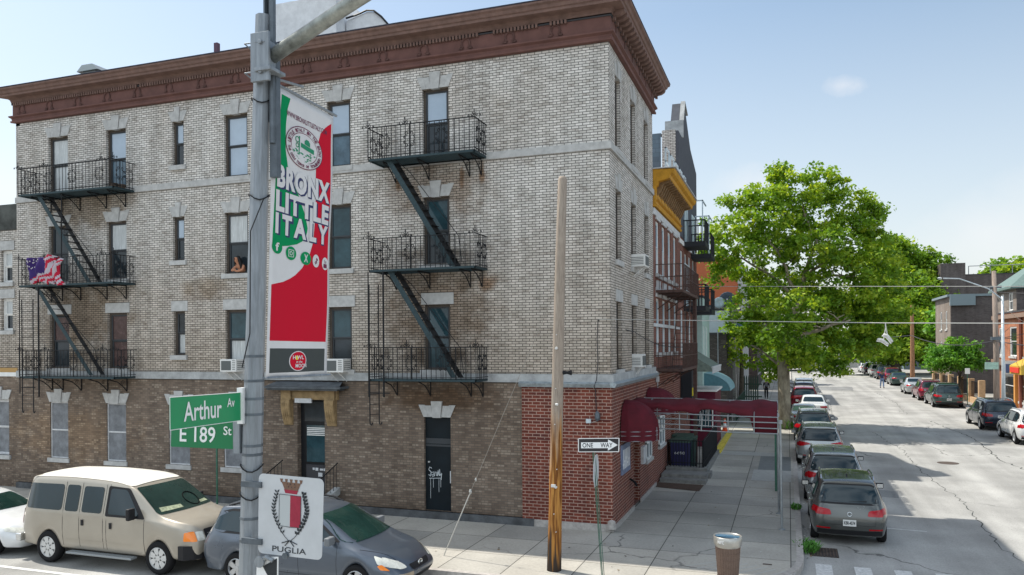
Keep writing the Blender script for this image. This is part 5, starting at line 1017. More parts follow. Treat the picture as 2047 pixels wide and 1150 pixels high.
# porch structures below: maroon vestibule, awnings
AWG = mat('faded_green_awning', (.16, .2, .17), .8, var=.3, vscale=6); AWT = mat('teal_metal_awning', (.09, .2, .235), .5, var=.15)
b = MB(); b.prism([(.1, 4.75), (1.3, 4.0), (1.3, 3.8), (.1, 3.8)], lambda u, v, d: (u, d, v), 15.2, 19.5); o = tag(b.build('sloping_awning', AWG), 'faded grey green sloping awning with pale edge above the row house doors', 'awning'); b = MB(); b.box(1.28, 15.15, 3.95, 1.36, 19.55, 4.03); [b.box(1.3, 15.2+k*.45, 3.72, 1.34, 15.5+k*.45, 3.95) for k in range(10)]; b.build('edge_trim', TRIM, o)
b = MB(); n = 10; pr = [(.1+1.5*math.sin(PI/2*k/n), 2.55+.9*math.cos(PI/2*k/n)) for k in range(n+1)]+[(.1, 2.55)]
b.prism(pr, lambda u, v, d: (u, d, v), 22, 25.5); o = tag(b.build('curved_awning', AWT), 'teal ribbed quarter round metal awning in front of the pale green house', 'awning'); b = MB(); [b.tube([(.1+1.52*math.sin(PI/2*k/n), y, 2.55+.92*math.cos(PI/2*k/n)) for k in range(n+1)], .02, 4) for y in [22+.29*q for q in range(13)]]; b.build('ribs', mat('teal_rib', (.2, .33, .36), .5), o)
r = empty('vestibule', (.8, 19.5, 0), 'maroon painted door porch with white trim jutting onto the pavement behind the canopy', 'porch'); L = -r.location
b = MB(); b.box(0.03, 17.8, 0, 1.2, 21.0, 2.75); b.build('porch_body', MRND, r).location = L; b = MB(); b.box(-.0, 17.7, 2.75, 1.28, 21.1, 2.85); b.box(.2, 17.75, 2.2, 1.1, 17.8, 2.27); b.box(1.05, 17.75, 0, 1.1, 17.8, 2.3); b.build('porch_trim', WOOD, r).location = L
b = MB(); b.box(.25, 17.74, 1.0, 1.0, 17.79, 2.15); b.build('porch_window', GT, r).location = L; b = MB(); [b.beam((.28+k*.15, 17.72, 1.05), (.4+k*.13, 17.72, 2.1), .03, .02) for k in range(5)]; b.build('porch_glazing_bars', WOOD, r).location = L
b = MB(); b.box(.03, 14.3, 2.3, .5, 15.3, 3.9); tag(b.build('black_hood', BLK), 'black box hood with small yellow sign on the side street wall', 'hood'); b = MB(); b.box(.5, 14.4, 2.75, .53, 14.9, 3.1); tag(b.build('yellow_sign', mat('yellow_plate', (.7, .55, .03), .5)), 'small yellow plate on the black box hood', 'sign')
# sunken yard: low kerb wall, railing, wheelie bins, steps, mat, cone
r = empty('yard_railing', (.6, 12, 0), 'black iron railing around the bin yard on a low concrete kerb', 'railing'); L = -r.location
b = MB(); b.box(.06, 9.2, 0, 1.75, 9.95, .2); b.box(.06, 9.45, .2, 1.6, 9.9, .34); b.box(1.35, 9.9, 0, 1.55, 15.7, .25); b.build('yard_kerb', mat('step_concrete', (.2, .2, .19), .9, var=.3), r).location = L
b = MB(); b.beam((.06, 9.6, 1.35), (1.45, 9.6, 1.35), .03, .03); b.beam((.06, 9.6, .5), (1.45, 9.6, .5), .03, .03); b.beam((1.45, 9.6, 1.35), (1.45, 15.6, 1.35+.1), .04, .04); b.beam((1.45, 9.6, .5), (1.45, 15.6, .6), .03, .03)
for k in range(13): x = .1+k*.11; b.tube([(x, 9.6, .33), (x, 9.6, 1.36)], .014, 4)
for k in range(46): y = 9.65+k*.13; b.tube([(1.45, y, .25), (1.45, y, 1.38)], .02, 4)
b.build('iron_bars', IRON, r).location = L
b = MB(); b.box(1.35, 15.8, .0, 1.6, 23.5, .22); b.box(1.34, 15.8, .22, 1.61, 23.5, .225); tag(b.build('yellow_kerb', mat('kerb_yellow', (.62, .5, .08), .8, var=.3, vscale=6)), 'low kerb wall painted yellow along the row house yards', 'low wall')
b = MB(); b.box(.06, 7.9, 0, 1.7, 8.7, .14); b.box(.06, 8.3, .14, 1.7, 9.2, .26); tag(b.build('step', mat('step_concrete', (.2, .2, .19), .9, var=.3)), 'two worn concrete steps before the bin yard', 'steps')
b = MB(); b.face([(-.0, 6.9, .012), (1.62, 6.5, .012), (1.66, 7.75, .012), (.0, 7.85, .012)]); b.box(.05, 6.95, .004, 1.6, 7.7, .014) ; tag(b.build('door_mat', mat('brown_mat', (.09, .06, .045), .95, var=.3)), 'long brown mat lying on the pavement before the steps', 'mat')
def wheelie(x, y, m, label, nm=None):
    r = empty('wheelie_bin', (x, y, 0), label, 'wheelie bin', 'wheelie bins in the yard'); r.scale = (1.25, 1.2, 1.2); b = MB()
    b.prism([(-.24, .05), (.24, .05), (.3, 1.0), (-.3, 1.0)], lambda u, v, d: (u, d, v), -.33, .3); b.build('bin_body', m, r, bevel=.02); b = MB(); b.prism([(-.34, 1.0), (.34, 1.0), (.33, 1.08), (-.33, 1.08)], lambda u, v, d: (d, u, v), -.33, .33); b.tube([(-.28, .38, .98), (.28, .38, .98)], .02, 5); b.build('bin_lid', mat('bin_lid_green', (.05, .09, .07), .5), r, bevel=.015)
    b = MB(); b.lathe([(.1, -.3), (.1, -.24)], 10, (0, .25, .1), 'x'); b.lathe([(.1, .24), (.1, .3)], 10, (0, .25, .1), 'x'); b.build('wheel', INK, r)
    if nm: b = MB(); vs, fs = text_mesh(nm, bold=.02); b.add([(-.16+.32*q, -.336, .62+.09*s) for q, s in vs], fs); b.build('lettering', TRIM, r, fix=False)
wheelie(.5, 10.5, mat('bin_navy', (.03, .03, .09), .5), 'navy wheelie bin with pale number in the railed yard', '6690'); wheelie(.6, 11.5, mat('bin_dkgreen', (.03, .06, .055), .5), 'dark green wheelie bin right behind the navy one'); wheelie(.35, 12.3, MC['bin_dkgreen'], 'rearmost dark green wheelie bin in the railed yard, closest to the wall')
r = empty('traffic_cone', (1.15, 24.3, rise(24.3)), 'orange traffic cone with a white collar by the yellow kerb wall', 'traffic cone'); b = MB(); b.box(-.17, -.17, 0, .17, .17, .04); b.lathe([(.14, .04), (.04, .7), (.03, .72)], 14); b.build('cone_body', mat('cone_orange', (.75, .08, .02), .5), r); b = MB(); b.lathe([(.103, .3), (.078, .45)], 14, cap=False); b.lathe([(.066, .52), (.05, .64)], 14, cap=False); b.build('cone_collar', SW, r)
# pale green clapboard house
def clap(name, col): 
    m = mat(name, col, .7, var=.08); n = m.node_tree.nodes; l = m.node_tree.links; b = n['Principled BSDF']; t = n.new('ShaderNodeTexCoord'); s = n.new('ShaderNodeSeparateXYZ'); l.new(t.outputs['Object'], s.inputs[0]); q = n.new('ShaderNodeMath'); q.operation = 'MULTIPLY'; q.inputs[1].default_value = 1/.16; f = n.new('ShaderNodeMath'); f.operation = 'FRACT'; l.new(s.outputs[2], q.inputs[0]); l.new(q.outputs[0], f.inputs[0])
    bp = n.new('ShaderNodeBump'); bp.inputs[0].default_value = 1; bp.inputs[1].default_value = .05; bp.invert = True; l.new(f.outputs[0], bp.inputs[2]); l.new(bp.outputs[0], b.inputs['Normal']); return m
def house(name, label, cat, x0, x1, y0, y1, h, wm, wins=(), fnx=None, extras=None, roofm=None, par=4, flat=True, z0=0, mats=(GD, GD)):
    """box house; wins: list of (face, a, b, z0, z1); faces: 'S' = toward -y, 'E' = +x side, 'W' = -x side"""
    r = empty(name, ((x0+x1)/2, y0, z0), label, cat); L = -r.location; b = MB()
    F = {'S': (lambda u, v, d: (u, y0+d, v)), 'E': (lambda u, v, d: (x1-d, u, v)), 'W': (lambda u, v, d: (x0+d, u, v))}
    b.wall(x0, x1, z0-1, z0+h, [w_[1:5] for w_ in wins if w_[0] == 'S'], F['S'], .15); b.wall(y0, y1, z0-1, z0+h, [w_[1:5] for w_ in wins if w_[0] == 'E'], F['E'], .15); b.wall(y0, y1, z0-1, z0+h, [w_[1:5] for w_ in wins if w_[0] == 'W'], F['W'], .15)
    b.face([(x0, y1, z0-1), (x1, y1, z0-1), (x1, y1, z0+h), (x0, y1, z0+h)]); b.build('wall', wm, r, fix=False).location = L
    b = MB(); b.box(x0-.05, y0-.05, z0+h, x1+.05, y1+.05, z0+h+.12); b.build('roof', roofm or MC['tar_roof'], r).location = L
    for w_ in wins: win(r, F[w_[0]], *w_[1:5], d=.03, fr=WOOD, sa=WOOD, mats=mats, off=L)
    return r
GRN = clap('pale_green_clapboard', (.42, .56, .52)); WSI = clap('white_siding', (.55, .64, .7))
house('clapboard_house', 'pale green clapboard house between the tall house and the dark brick garage', 'house', -6, .26, 21.3, 25.2, 7.5, GRN, [('E', 21.9, 22.6, 4.3, 6.0), ('E', 23.2, 23.9, 4.3, 6.0)])
DKB = brick('dark_brick', (.10, .085, .08), (.07, .06, .06), (.05, .045, .04), dark=(.2, .18, .16), seed=6); GREYB = brick('grey_brick', (.3, .29, .27), (.22, .21, .2), (.14, .13, .12), seed=9)
house('brick_garage', 'low dark brick building standing forward past the pale green house', 'building', -3.0, 1.04, 27.5, 33, 5.6, DKB)
b = MB(); b.tube([(.55, 27.42, 5.9), (.55, 27.42, 2.9)], .04, 6); b.lathe([(.1, 0), (.02, -.3)], 8, (.6, 27.35, 2.9)); tag(b.build('vent_pipe', GALV), 'thin grey vent pipe up the face of the low dark brick building', 'pipe')
house('white_siding_house', 'house clad in white siding above the dark brick garage roof', 'house', -3.2, .61, 33.5, 36.5, 7.2, WSI, z0=.1)
house('grey_brick_house', 'pale grey brick house with roof dishes behind the white sided one', 'house', -5, .95, 36.6, 44, 7.5, GREYB, [('E', 38, 38.8, 4, 5.8), ('E', 40, 40.8, 4, 5.8), ('E', 42, 42.8, 4, 5.8), ('E', 38, 38.8, 1, 2.8), ('E', 41, 41.8, 1, 2.8)], z0=.2)
def dish(x, y, z, r_, m, label):
    r = empty('satellite_dish', (x, y, z), label, 'satellite dish', 'satellite dishes on the roofs'); b = MB(); b.lathe([(0, .0), (r_*.5, -.04), (r_, -.14), (r_, -.15), (r_*.5, -.06), (0, -.02)], 16, (0, 0, .45), 'y', cap=False); b.build('dish', m, r, smooth=True); b = MB(); b.tube([(0, 0, 0), (0, .02, .45)], .03, 5); b.tube([(0, 0, .2), (0, -.4, .5)], .015, 4); b.box(-.05, -.45, .46, .05, -.36, .54); b.build('dish_arm', TRIM, r)
dish(.1, 34.2, 7.4, .38, mat('dish_pale', (.45, .55, .62), .5), 'smaller pale satellite dish on the white sided house roof'); dish(.45, 36.9, 7.7, .6, mat('dish_dark', (.06, .08, .11), .5), 'large dark satellite dish on the grey brick house roof'); dish(1.1, 37.5, 5.6, .45, mat('dish_blue', (.12, .2, .3), .5), 'blue satellite dish low on the grey brick house wall')
ORW = mat('orange_painted_wall', (.42, .125, .058), .85, var=.08, vscale=.8, bump=.2)
house('orange_building', 'large building with a blank orange painted side wall far down the side street', 'building', -14, .62, 46.5, 58, 11.8, ORW, z0=.35)
b = MB(); [b.box(.6, 46.42, .4+k*.8, .95, 46.6, .8+k*.8) for k in range(15)]; b.box(.63, 46.6, .3, .9, 58, 11.9); tag(b.build('pale_quoin_column', STONE), 'column of pale quoin blocks at the edge of the orange wall', 'quoins')
house('brown_row_house', 'dark brown row of houses beyond the orange building', 'house', -10, 1.6, 60, 80, 9, DKB, [('E', 62+k*3, 63+k*3, z, z+1.8) for k in range(5) for z in (2, 5, 7.9)], z0=.5)
# hedge fences and gate by the far yards
b = MB(); [b.prism([(.6+k*.17, .3), (.7+k*.17, .3), (.7+k*.17, 2.3), (.65+k*.17, 2.5), (.6+k*.17, 2.3)], lambda u, v, d: (u, 44.9+d, v), 0, .05) for k in range(10)]; b.box(.0, 44.96, .7, 2.5, 45.02, .8); b.box(.0, 44.96, 1.7, 2.5, 45.02, 1.8)
o = tag(b.build('picket_fence', mat('fence_green', (.03, .06, .045), .7)), 'dark green wooden picket fence far along the left pavement', 'fence')
b = MB()
for y in (34.5, 36.5, 39): b.beam((1.5, y, .3), (1.5, y, 1.6), .06, .06)
b.beam((1.5, 28, 1.6), (1.5, 39, 1.6), .04, .05); b.beam((1.5, 28, .6), (1.5, 39, .6), .04, .05); [b.tube([(1.5, 28+k*.16, .3), (1.5, 28+k*.16, 1.62)], .012, 4) for k in range(69)]; b.beam((-.5, 28, 1.5), (1.5, 28, 1.5), .04, .05); [b.tube([(-.5+k*.16, 28, .3), (-.5+k*.16, 28, 1.5)], .012, 4) for k in range(13)]
tag(b.build('garden_railing', mat('fence_green', (1, 1, 1))), 'dark green yard railing before the low dark brick building', 'railing')
# ---------------- left neighbour
nb = empty('neighbour_building', (-27, .1, 0), 'pale brick neighbouring building at the left edge with dark parapet', 'building'); L = -nb.location
NBW = [(-23.55, -22.75, 7.1, 8.4), (-23.55, -22.75, 5.3, 6.6), (-23.4, -22.55, 1.2, 3.15)]
mb = MB(); mb.wall(-40, XL-.02, 4.35, 9.5, [(-23.3, -22.72, 5.75, 6.95), (-23.3, -22.72, 7.55, 8.75)], lambda u, v, d: (u, .35+d, v), .2, 0); mb.wall(-40, XL-.02, 0, 4.05, [(-23.5, -22.52, 1.15, 3.2)], lambda u, v, d: (u, .02+d, v), .2, 1); mb.box(-40, .6, 0, XL-.02, 12, 9.4)
mb.build('wall', [PALE, BROWN], nb, fix=False).location = L
for a, c, e, f in ((-23.3, -22.72, 5.75, 6.95), (-23.3, -22.72, 7.55, 8.75)): win(nb, lambda u, v, d: (u, .35+d, v), a, c, e, f, mats=(GC, GD), lint='flat', off=L, fr=WOOD, sa=WOOD)
o = win(nb, lambda u, v, d: (u, .02+d, v), -23.5, -22.52, 1.15, 3.2, mats=(BOARD, BOARD), lint='key', off=L, fr=TRIM, sa=TRIM)
b = MB(); b.box(-40, -.02, 4.05, XL-.02, .4, 4.2); b.build('ledge', WOOD, nb).location = L; b = MB(); b.box(-40, .0, 4.2, XL-.02, .38, 4.36); b.build('ledge', mat('ochre_band', (.4, .25, .1), .8), nb).location = L
b = MB(); b.box(-40, .3, 9.5, XL-.02, .7, 10.45); b.build('parapet', mat('dark_parapet', (.07, .075, .07), .9, var=.5, vscale=2), nb).location = L

# ================================================================ RIGHT SIDE OF THE SIDE STREET
TANB = brick('tan_brick', (.29, .255, .225), (.24, .21, .185), (.22, .18, .15), seed=11, dark=(.2, .15, .12)); ORB = brick('orange_brick', (.50, .20, .10), (.40, .15, .075), (.38, .2, .14), seed=12, dark=(.3, .12, .07)); DGB = brick('brown_grey_brick', (.13, .115, .11), (.105, .095, .09), (.1, .08, .08), seed=13)
# shop with orange brick upper floor
shop = house('shop_building', 'orange brick shop building at the right edge with dark shop windows', 'shop building', 19.6, 30, 38.5, 48.4, 6.9, ORB, [('W', 42.4, 44.2, 4.0, 6.1), ('W', 45.8, 47.2, 4.0, 6.1), ('W', 39.2, 40.6, 4.0, 6.1), ('W', 39.4, 41.8, .9, 3.0), ('W', 43.0, 46.6, .7, 3.0)], z0=.2)
b = MB(); b.box(19.3, 38.5, 3.3, 19.6, 48.4, 3.7); b.box(19.35, 38.5, 6.7, 19.6, 48.4, 7.0); b.build('cornice', mat('shop_cornice', (.25, .17, .13), .7), shop).location = -shop.location
for y in (38.5, 42.1, 47.6): MB().box(19.4, y, 0, 19.6, y+.35, 3.3).build('pilaster', mat('ochre_paint', (.55, .27, .08), .7), shop).location = -shop.location
b = MB(); b.tube([(19.5, 41.0, .2), (19.5, 41.0, 6.7)], .12, 6); b.build('downpipe', mat('pipe_red', (.2, .07, .05), .6), shop).location = -shop.location
r = empty('shop_awning', (18.9, 39.4, 2.9), 'yellow box awning with red lettering patch over the right hand shop', 'awning'); b = MB(); b.prism([(0, 0), (-1.0, .0), (-1.0, .55), (0, 1.1)], lambda u, v, d: (.7+u, d, v), -2.2, .6); b.build('awning_cover', mat('awning_yellow', (.5, .33, .05), .6), r); b = MB(); b.box(-.36, -1.8, .1, -.31, .3, .45); b.build('awning_red_patch', mat('awning_red', (.6, .05, .03), .6), r)
b = MB(); b.box(18.5, 41.0, 2.8, 19.5, 41.1, 3.7); o = tag(b.build('projecting_sign', SW), 'white projecting shop sign beside the yellow awning', 'sign'); b = MB(); b.box(18.6, 40.97, 2.9, 18.9, 41.0, 3.5); b.box(19.0, 40.97, 3.2, 19.35, 41.0, 3.5); b.build('sign_marks', mat('sign_blue_ink', (.1, .15, .3), .5), o)
r = empty('a_board', (17.6, 31.5, .2), 'white A shaped pavement board with rust red writing outside the shop', 'pavement sign'); b = MB(); [b.prism([(-.45, 0), (.45, 0), (.3, 1.15), (-.3, 1.15)], (lambda u, v, d, s=s: (u, s*(.35-.28*v)+d, v)), 0, .03) for s in (-1, 1)]; b.build('panel', WOOD, r); b = MB(); [b.tube([(-.25+q*.16+.05*math.cos(t), -.4+.28*(.25+.27*k)-.03, .25+.27*k+.08*math.sin(t)) for t in [j*.9 for j in range(7)]], .02, 4) for k in range(3) for q in range(4)]; b.build('panel_writing', mat('rust_red_ink', (.4, .1, .05), .6), r)
gr = house('green_roof_house', 'tan brick upper house with grey green hipped roof rising behind the orange shop', 'house', 19.75, 32, 43, 48.6, 8.7, TANB, [('W', 43.9, 45.1, 7.3, 8.6), ('W', 46.4, 47.3, 7.3, 8.6)], z0=.2)
b = MB(); z = 8.95; b.face([(19.3, 42.6, z), (32.5, 42.6, z), (32.5, 46, 11.6), (22.5, 46, 11.6)]); b.face([(19.3, 42.6, z), (22.5, 46, 11.6), (19.3, 49.2, z)]); b.face([(22.5, 46, 11.6), (32.5, 46, 11.6), (32.5, 49.2, z), (19.3, 49.2, z)]); b.box(19.3, 42.6, z-.15, 32, 49.2, z-.01); b.build('hipped_roof', mat('green_roof', (.13, .19, .175), .6, var=.15), gr, fix=False).location = -gr.location
b = MB(); b.tube([(20.3, 42.9, 6.9), (20.3, 42.9, 8.8)], .1, 6); b.build('downpipe', WIN2, gr).location = -gr.location; MB().box(19.74, 42.9, 6.9, 32, 42.99, 8.8).build('dark_side_wall', DGB, gr).location = -gr.location
tn = house('tan_house', 'three storey tan and dark brown brick house behind the small street tree', 'house', 18.3, 27, 58.5, 66, 8.6, TANB, [('W', 60+k*2.6, 60.8+k*2.6, z, z+1.7) for k in range(2) for z in (3.4, 6.2)], z0=.5)
b = MB(); b.box(18.32, 58.35, 0, 27, 58.48, 9.1); b.build('dark_side_wall', DGB, tn).location = -tn.location; b = MB(); b.box(18.0, 58.2, 9.1, 27.2, 66.2, 9.3); b.box(18.2, 58.0, 8.3, 20.2, 58.3, 9.3); b.build('roof_edge', mat('dull_flashing', (.2, .25, .27), .6), tn).location = -tn.location
bg_ = house('apartment_block', 'big dark brown apartment block rising far behind the right hand houses', 'building', 25, 60, 96, 110, 13.2, DGB, [('W', 98+k*3, 99+k*3, z, z+1.6) for k in range(3) for z in (4, 8)], z0=.6)
b = MB(); b.box(23.6, 95.5, 0, 26.5, 104, 15.4); b.build('stair_tower', DGB, bg_).location = -bg_.location; b = MB(); [b.tube([(27+k*2.5, 96.2, 13.9), (27+k*2.5, 96.2, 15)], .05, 4) for k in range(7)]; b.tube([(27, 96.2, 15), (42, 96.2, 15)], .05, 4); b.build('roof_rail', GALV, bg_).location = -bg_.location
b = MB(); b.box(38, 94, 13, 38.9, 95, 17.5); tag(b.build('chimney_stack', TRIM), 'pale chimney stack by the dark brown block roof', 'chimney')
# low shops, fences behind the small tree
house('low_shop', 'low row of shop fronts with tan piers behind the small street tree', 'shop building', 19.4, 26, 47.5, 58.2, 3.4, mat('tan_render', (.5, .33, .2), .8, var=.2), [('W', 48+k*2.1, 49.4+k*2.1, .6, 2.9) for k in range(5)], z0=.4) if 0 else None
PR = mat('pier_tan', (.5, .34, .2), .8, var=.2)
r = empty('yard_fence', (17.9, 50, .4), 'tan piers with black railings along the right hand pavement', 'fence'); L = -r.location
b = MB(); [b.box(17.7, y, .3, 18.1, y+.4, 2.2) for y in (44.5, 48, 52, 56, 60, 64)]; b.box(17.75, 44.5, .3, 18.05, 66, .8); b.build('brick_pier', PR, r).location = L; b = MB(); [b.tube([(17.9, 44.7+k*.3, .8), (17.9, 44.7+k*.3, 2.0)], .02, 4) for k in range(70)]; b.beam((17.9, 44.7, 2), (17.9, 66, 2), .05, .05); b.build('railing', IRON, r).location = L
# far end of the street: pale buildings, shadowy masses
house('far_pale_building', 'pale low building closing the far end of the street', 'building', 4, 22, 128, 140, 4.5, mat('far_pale', (.5, .48, .46), .8, var=.2), [('S', 5+k*2.8, 6.6+k*2.8, 1.4, 3.8) for k in range(6)], z0=.6)
house('far_blue_building', 'blue grey building glimpsed between the trees on the right', 'building', 22, 30, 118, 130, 7.0, clap('blue_grey_clapboard', (.13, .17, .2)), [('W', 119+k*2.6, 120+k*2.6, z, z+1.6) for k in range(4) for z in (2, 5)], z0=.6)
house('far_brick_building', 'dark brick building beyond the far crossing on the left', 'building', -22, 2, 124, 140, 8, DKB, [('S', -18+k*4, -16.6+k*4, z, z+1.8) for k in range(5) for z in (1.5, 5)], z0=.6)
# poles on the right
r = empty('utility_pole', (17.0, 36.2, .25), 'tall wooden utility pole with crossing cables on the right hand pavement', 'utility pole'); b = MB(); b.tube([(0, 0, -.3), (0, 0, 4), (-.1, 0, 9.3)], [.19, .17, .13], 12); b.build('pole', mat('right_pole_wood', (.25, .2, .17), .9, var=.4, stretch=(6, 6, .5), vscale=4), r, smooth=True); b = MB(); b.lathe([(.3, 0), (.3, .05), (.3, .75), (.2, .85)], 12, (-.05, -.35, 7.4)) if 0 else None; b.box(-.35, -.1, 8.2, .3, .1, 8.35); b.box(-.3, -.2, 4.9, .25, .15, 5.1); b.tube([(.1, .2, 3.4), (.3, .3, 4.6), (.15, .2, 5.2)], .05, 5); b.build('pole_hardware', GALVD, r)
r = empty('street_lamp', (16.95, 34.3, .22), 'slim pale steel street lamp in front of the right hand wooden pole', 'street lamp'); b = MB(); b.tube([(0, 0, -.2), (0, 0, 3), (-.02, 0, 7.6)], [.13, .1, .07], 10); b.build('pole', mat('pale_steel', (.5, .55, .58), .5, metal=.3, var=.15), r, smooth=True); b = MB(); b.tube([(0, 0, 7.4), (-.8, -.1, 8.1), (-2.4, -.3, 8.75), (-3.3, -.4, 8.8)], .04, 6); b.lathe([(.0, 0), (.1, .02), (.15, .1), (.05, .15)], 10, (-3.5, -.42, 8.72)); b.build('lamp_arm', MC['pale_steel'], r)
b = MB(); b.lathe([(.11, 0), (.12, .1), (.13, .35), (.1, .4)], 10, (0, 0, 2.3)) if 0 else None
r = empty('utility_pole', (17.15, 73, .55), 'orange brown wooden utility pole far along the right hand kerb', 'utility pole'); b = MB(); b.tube([(0, 0, -.3), (0, 0, 8.5)], [.26, .16], 10); b.build('pole', mat('far_pole_wood', (.3, .16, .09), .9, var=.3), r)
def postsign(x, y, h, w_, hh, label, m=SW, z=0):
    r = empty('parking_sign', (x, y, z), label, 'sign'); b = MB(); b.beam((0, 0, -.2), (0, 0, h), .05, .03); b.build('sign_post', MC['green_post'], r); b = MB(); b.box(-w_/2, -.04, h-hh, w_/2, -.02, h); b.build('sign_plate', m, r)
postsign(16.95, 44.5, 3.0, .32, .42, 'small white parking sign on a thin post by the small street tree', z=.1)
postsign(-11.6, -1.8, 2.55, .3, .45, 'white parking sign on a thin dark post before the main door stoop')
b = MB(); b.box(15.6, 31.5, 3.35, 17.3, 31.55, 4.15) if 0 else b.box(16.3, 35.9, 3.3, 17.05, 35.95, 3.75); o = tag(b.build('pole_sign', mat('green_white_sign', (.35, .5, .42), .5, var=.3, vscale=6)), 'green and white rectangular sign fixed to the right hand wooden pole', 'sign')
wire('overhead_wire', [(16.9, 36.2, 5.1), (14, 50, 5.6), (6, 80, 6.5)], .03, WIRED, 'sagging dark cable leaving the right hand pole towards the far trees', sag=.5); wire('overhead_wire', [(16.9, 36.2, 5.1), (19.5, 20, 4.6)], .03, WIRED, 'thick dark cable leaving the right hand pole to the right edge', sag=.2); wire('overhead_wire', [(16.9, 36.2, 8.2), (19.6, 40, 6.3)], .02, WIRE, 'service wire from the right hand pole top to the orange brick shop', sag=.3)
for e_, sg in (((19.5, 39.3, 5.6), .3), ((19.5, 41.5, 5.3), .25), ((19.5, 44, 6.0), .3), ((20, 30, 7.5), .3), ((19.6, 47, 5.4), .4)): wire('service_cable', [(17.0, 36.2, 5.2 if e_[2] < 7 else 8.2), e_], .022, WIRED, 'dark service cables fanning from the right hand wooden pole to the orange brick shop'); bpy.context.scene.collection.objects[-1]['group'] = 'service cables of the right hand pole'
# hydrant
r = empty('fire_hydrant', (4.42, 29.6, rise(29.6)), 'yellow fire hydrant beside the big plane tree', 'fire hydrant'); b = MB(); b.lathe([(.15, 0), (.15, .05), (.1, .07), (.1, .5), (.14, .52), (.14, .56), (.1, .62), (.04, .7), (.02, .76)], 12); b.lathe([(.05, -.16), (.05, .16)], 8, (0, 0, .42), 'x'); b.lathe([(.06, -.15), (.06, 0)], 8, (0, 0, .38), 'y'); HY = mat('hydrant_yellow', (.8, .6, .02), .5); b.build('hydrant_body', HY, r); b = MB(); b.lathe([(.06, 0), (.06, .95)], 8, (.25, -.4, 0)); b.build('guard_post', HY, r)
# ================================================================ VEHICLES
def paint(name, c, metal=.5, r=.24): return mat(name, c, r, metal=metal, coat=.6, var=.05, vscale=2, spec=.5)
TYRE = mat('tyre_rubber', (.012, .012, .013), .85, bump=.2, spec=.2); RIM = mat('alloy', (.45, .46, .47), .35, metal=.7, var=.1); RIMC = mat('hubcap', (.55, .55, .54), .4, metal=.3); CG = mat('car_glass', (.007, .02, .027), .03, spec=.5, bump=.05, bscale=1.5); CGG = mat('windscreen_glass', (.012, .032, .027), .04, spec=.3, var=.35, vscale=1.5)
PLAST = mat('black_plastic', (.012, .012, .014), .6, spec=.3); UNDER = mat('underbody', (.004, .004, .004), .95, spec=.1); TAIL = mat('tail_lamp_red', (.34, .003, .008), .15, spec=.5, var=.25, vscale=9); HEAD = mat('head_lamp', (.6, .6, .54), .12, coat=1, var=.25, vscale=9); AMB = mat('amber_lamp', (.85, .22, .01), .2, coat=1); CHR = mat('chrome', (.6, .62, .63), .2, metal=.9); SEAM = mat('door_seam', (.015, .015, .016), .7)
_wm = {}
def wheel(par, x, y, r, side, style, wd=.21):
    """side: +1 faces +y"""
    o = bpy.data.objects.new('wheel', None)
    k = (r, side, style, wd)
    if k not in _wm:
        b = MB(); R_ = r; i = R_*.66
        b.lathe([(i, -wd/2), (R_-.03, -wd/2), (R_-.005, -wd/2+.03), (R_, 0), (R_-.005, wd/2-.03), (R_-.03, wd/2), (i, wd/2), (i, -wd/2)], 26, axis='y', cap=False)
        t = b.build('wheel', TYRE, smooth=True); b = MB(); yo = side*wd/2
        b.lathe([(i+.01, yo-side*.01), (i-.015, yo), (i-.03, yo-side*.04), (i-.03, yo-side*.05)], 24, axis='y', cap=False)
        n = {'alloy': 5, 'alloy10': 10, 'hub': 7, 'steel': 8}[style]
        b2 = MB(); b2.lathe([(0, yo-side*.07), (i-.02, yo-side*.07)], 20, axis='y', cap=False)
        for q in range(n):
            a = 2*PI*q/n; ca, sa = math.cos(a), math.sin(a); w0, w1 = (.05, .075) if n == 5 else ((.045, .085) if style == 'hub' else (.03, .035))
            P0, P1 = .05, i-.02
            pts = [(P0*ca-w0*sa, P0*sa+w0*ca), (P1*ca-w1*sa, P1*sa+w1*ca), (P1*ca+w1*sa*.6, P1*sa-w1*ca*.6), (P0*ca+w0*sa, P0*sa-w0*ca)]
            b.prism([(p[0]*1, p[1]) for p in pts], lambda u, v, d: (u, yo-side*d, v), .012, .045)
        b.lathe([(.065, yo-side*.04), (.065, yo-side*.008), (.0, yo-side*.004)], 12, axis='y')
        rm = b.build('rim', RIMC if style == 'hub' else RIM); rb = b2.build('rim_well', UNDER); _wm[k] = (t, rm, rb)
        for q in (t, rm, rb): sc.collection.objects.unlink(q)
    bpy.data.objects.remove(o); t, rm, rb = _wm[k]
    c = t.copy(); sc.collection.objects.link(c); c.parent = par; c.location = (x, y, r)
    for q in (rm, rb): d = q.copy(); sc.collection.objects.link(d); d.parent = c
    return c
def lerpk(keys, x, i):
    if x >= keys[0][0]: return keys[0][i]
    for a, c in zip(keys, keys[1:]):
        if c[0] <= x <= a[0]: t = (a[0]-x)/(a[0]-c[0]+1e-9); return a[i]+(c[i]-a[i])*t
    return keys[-1][i]
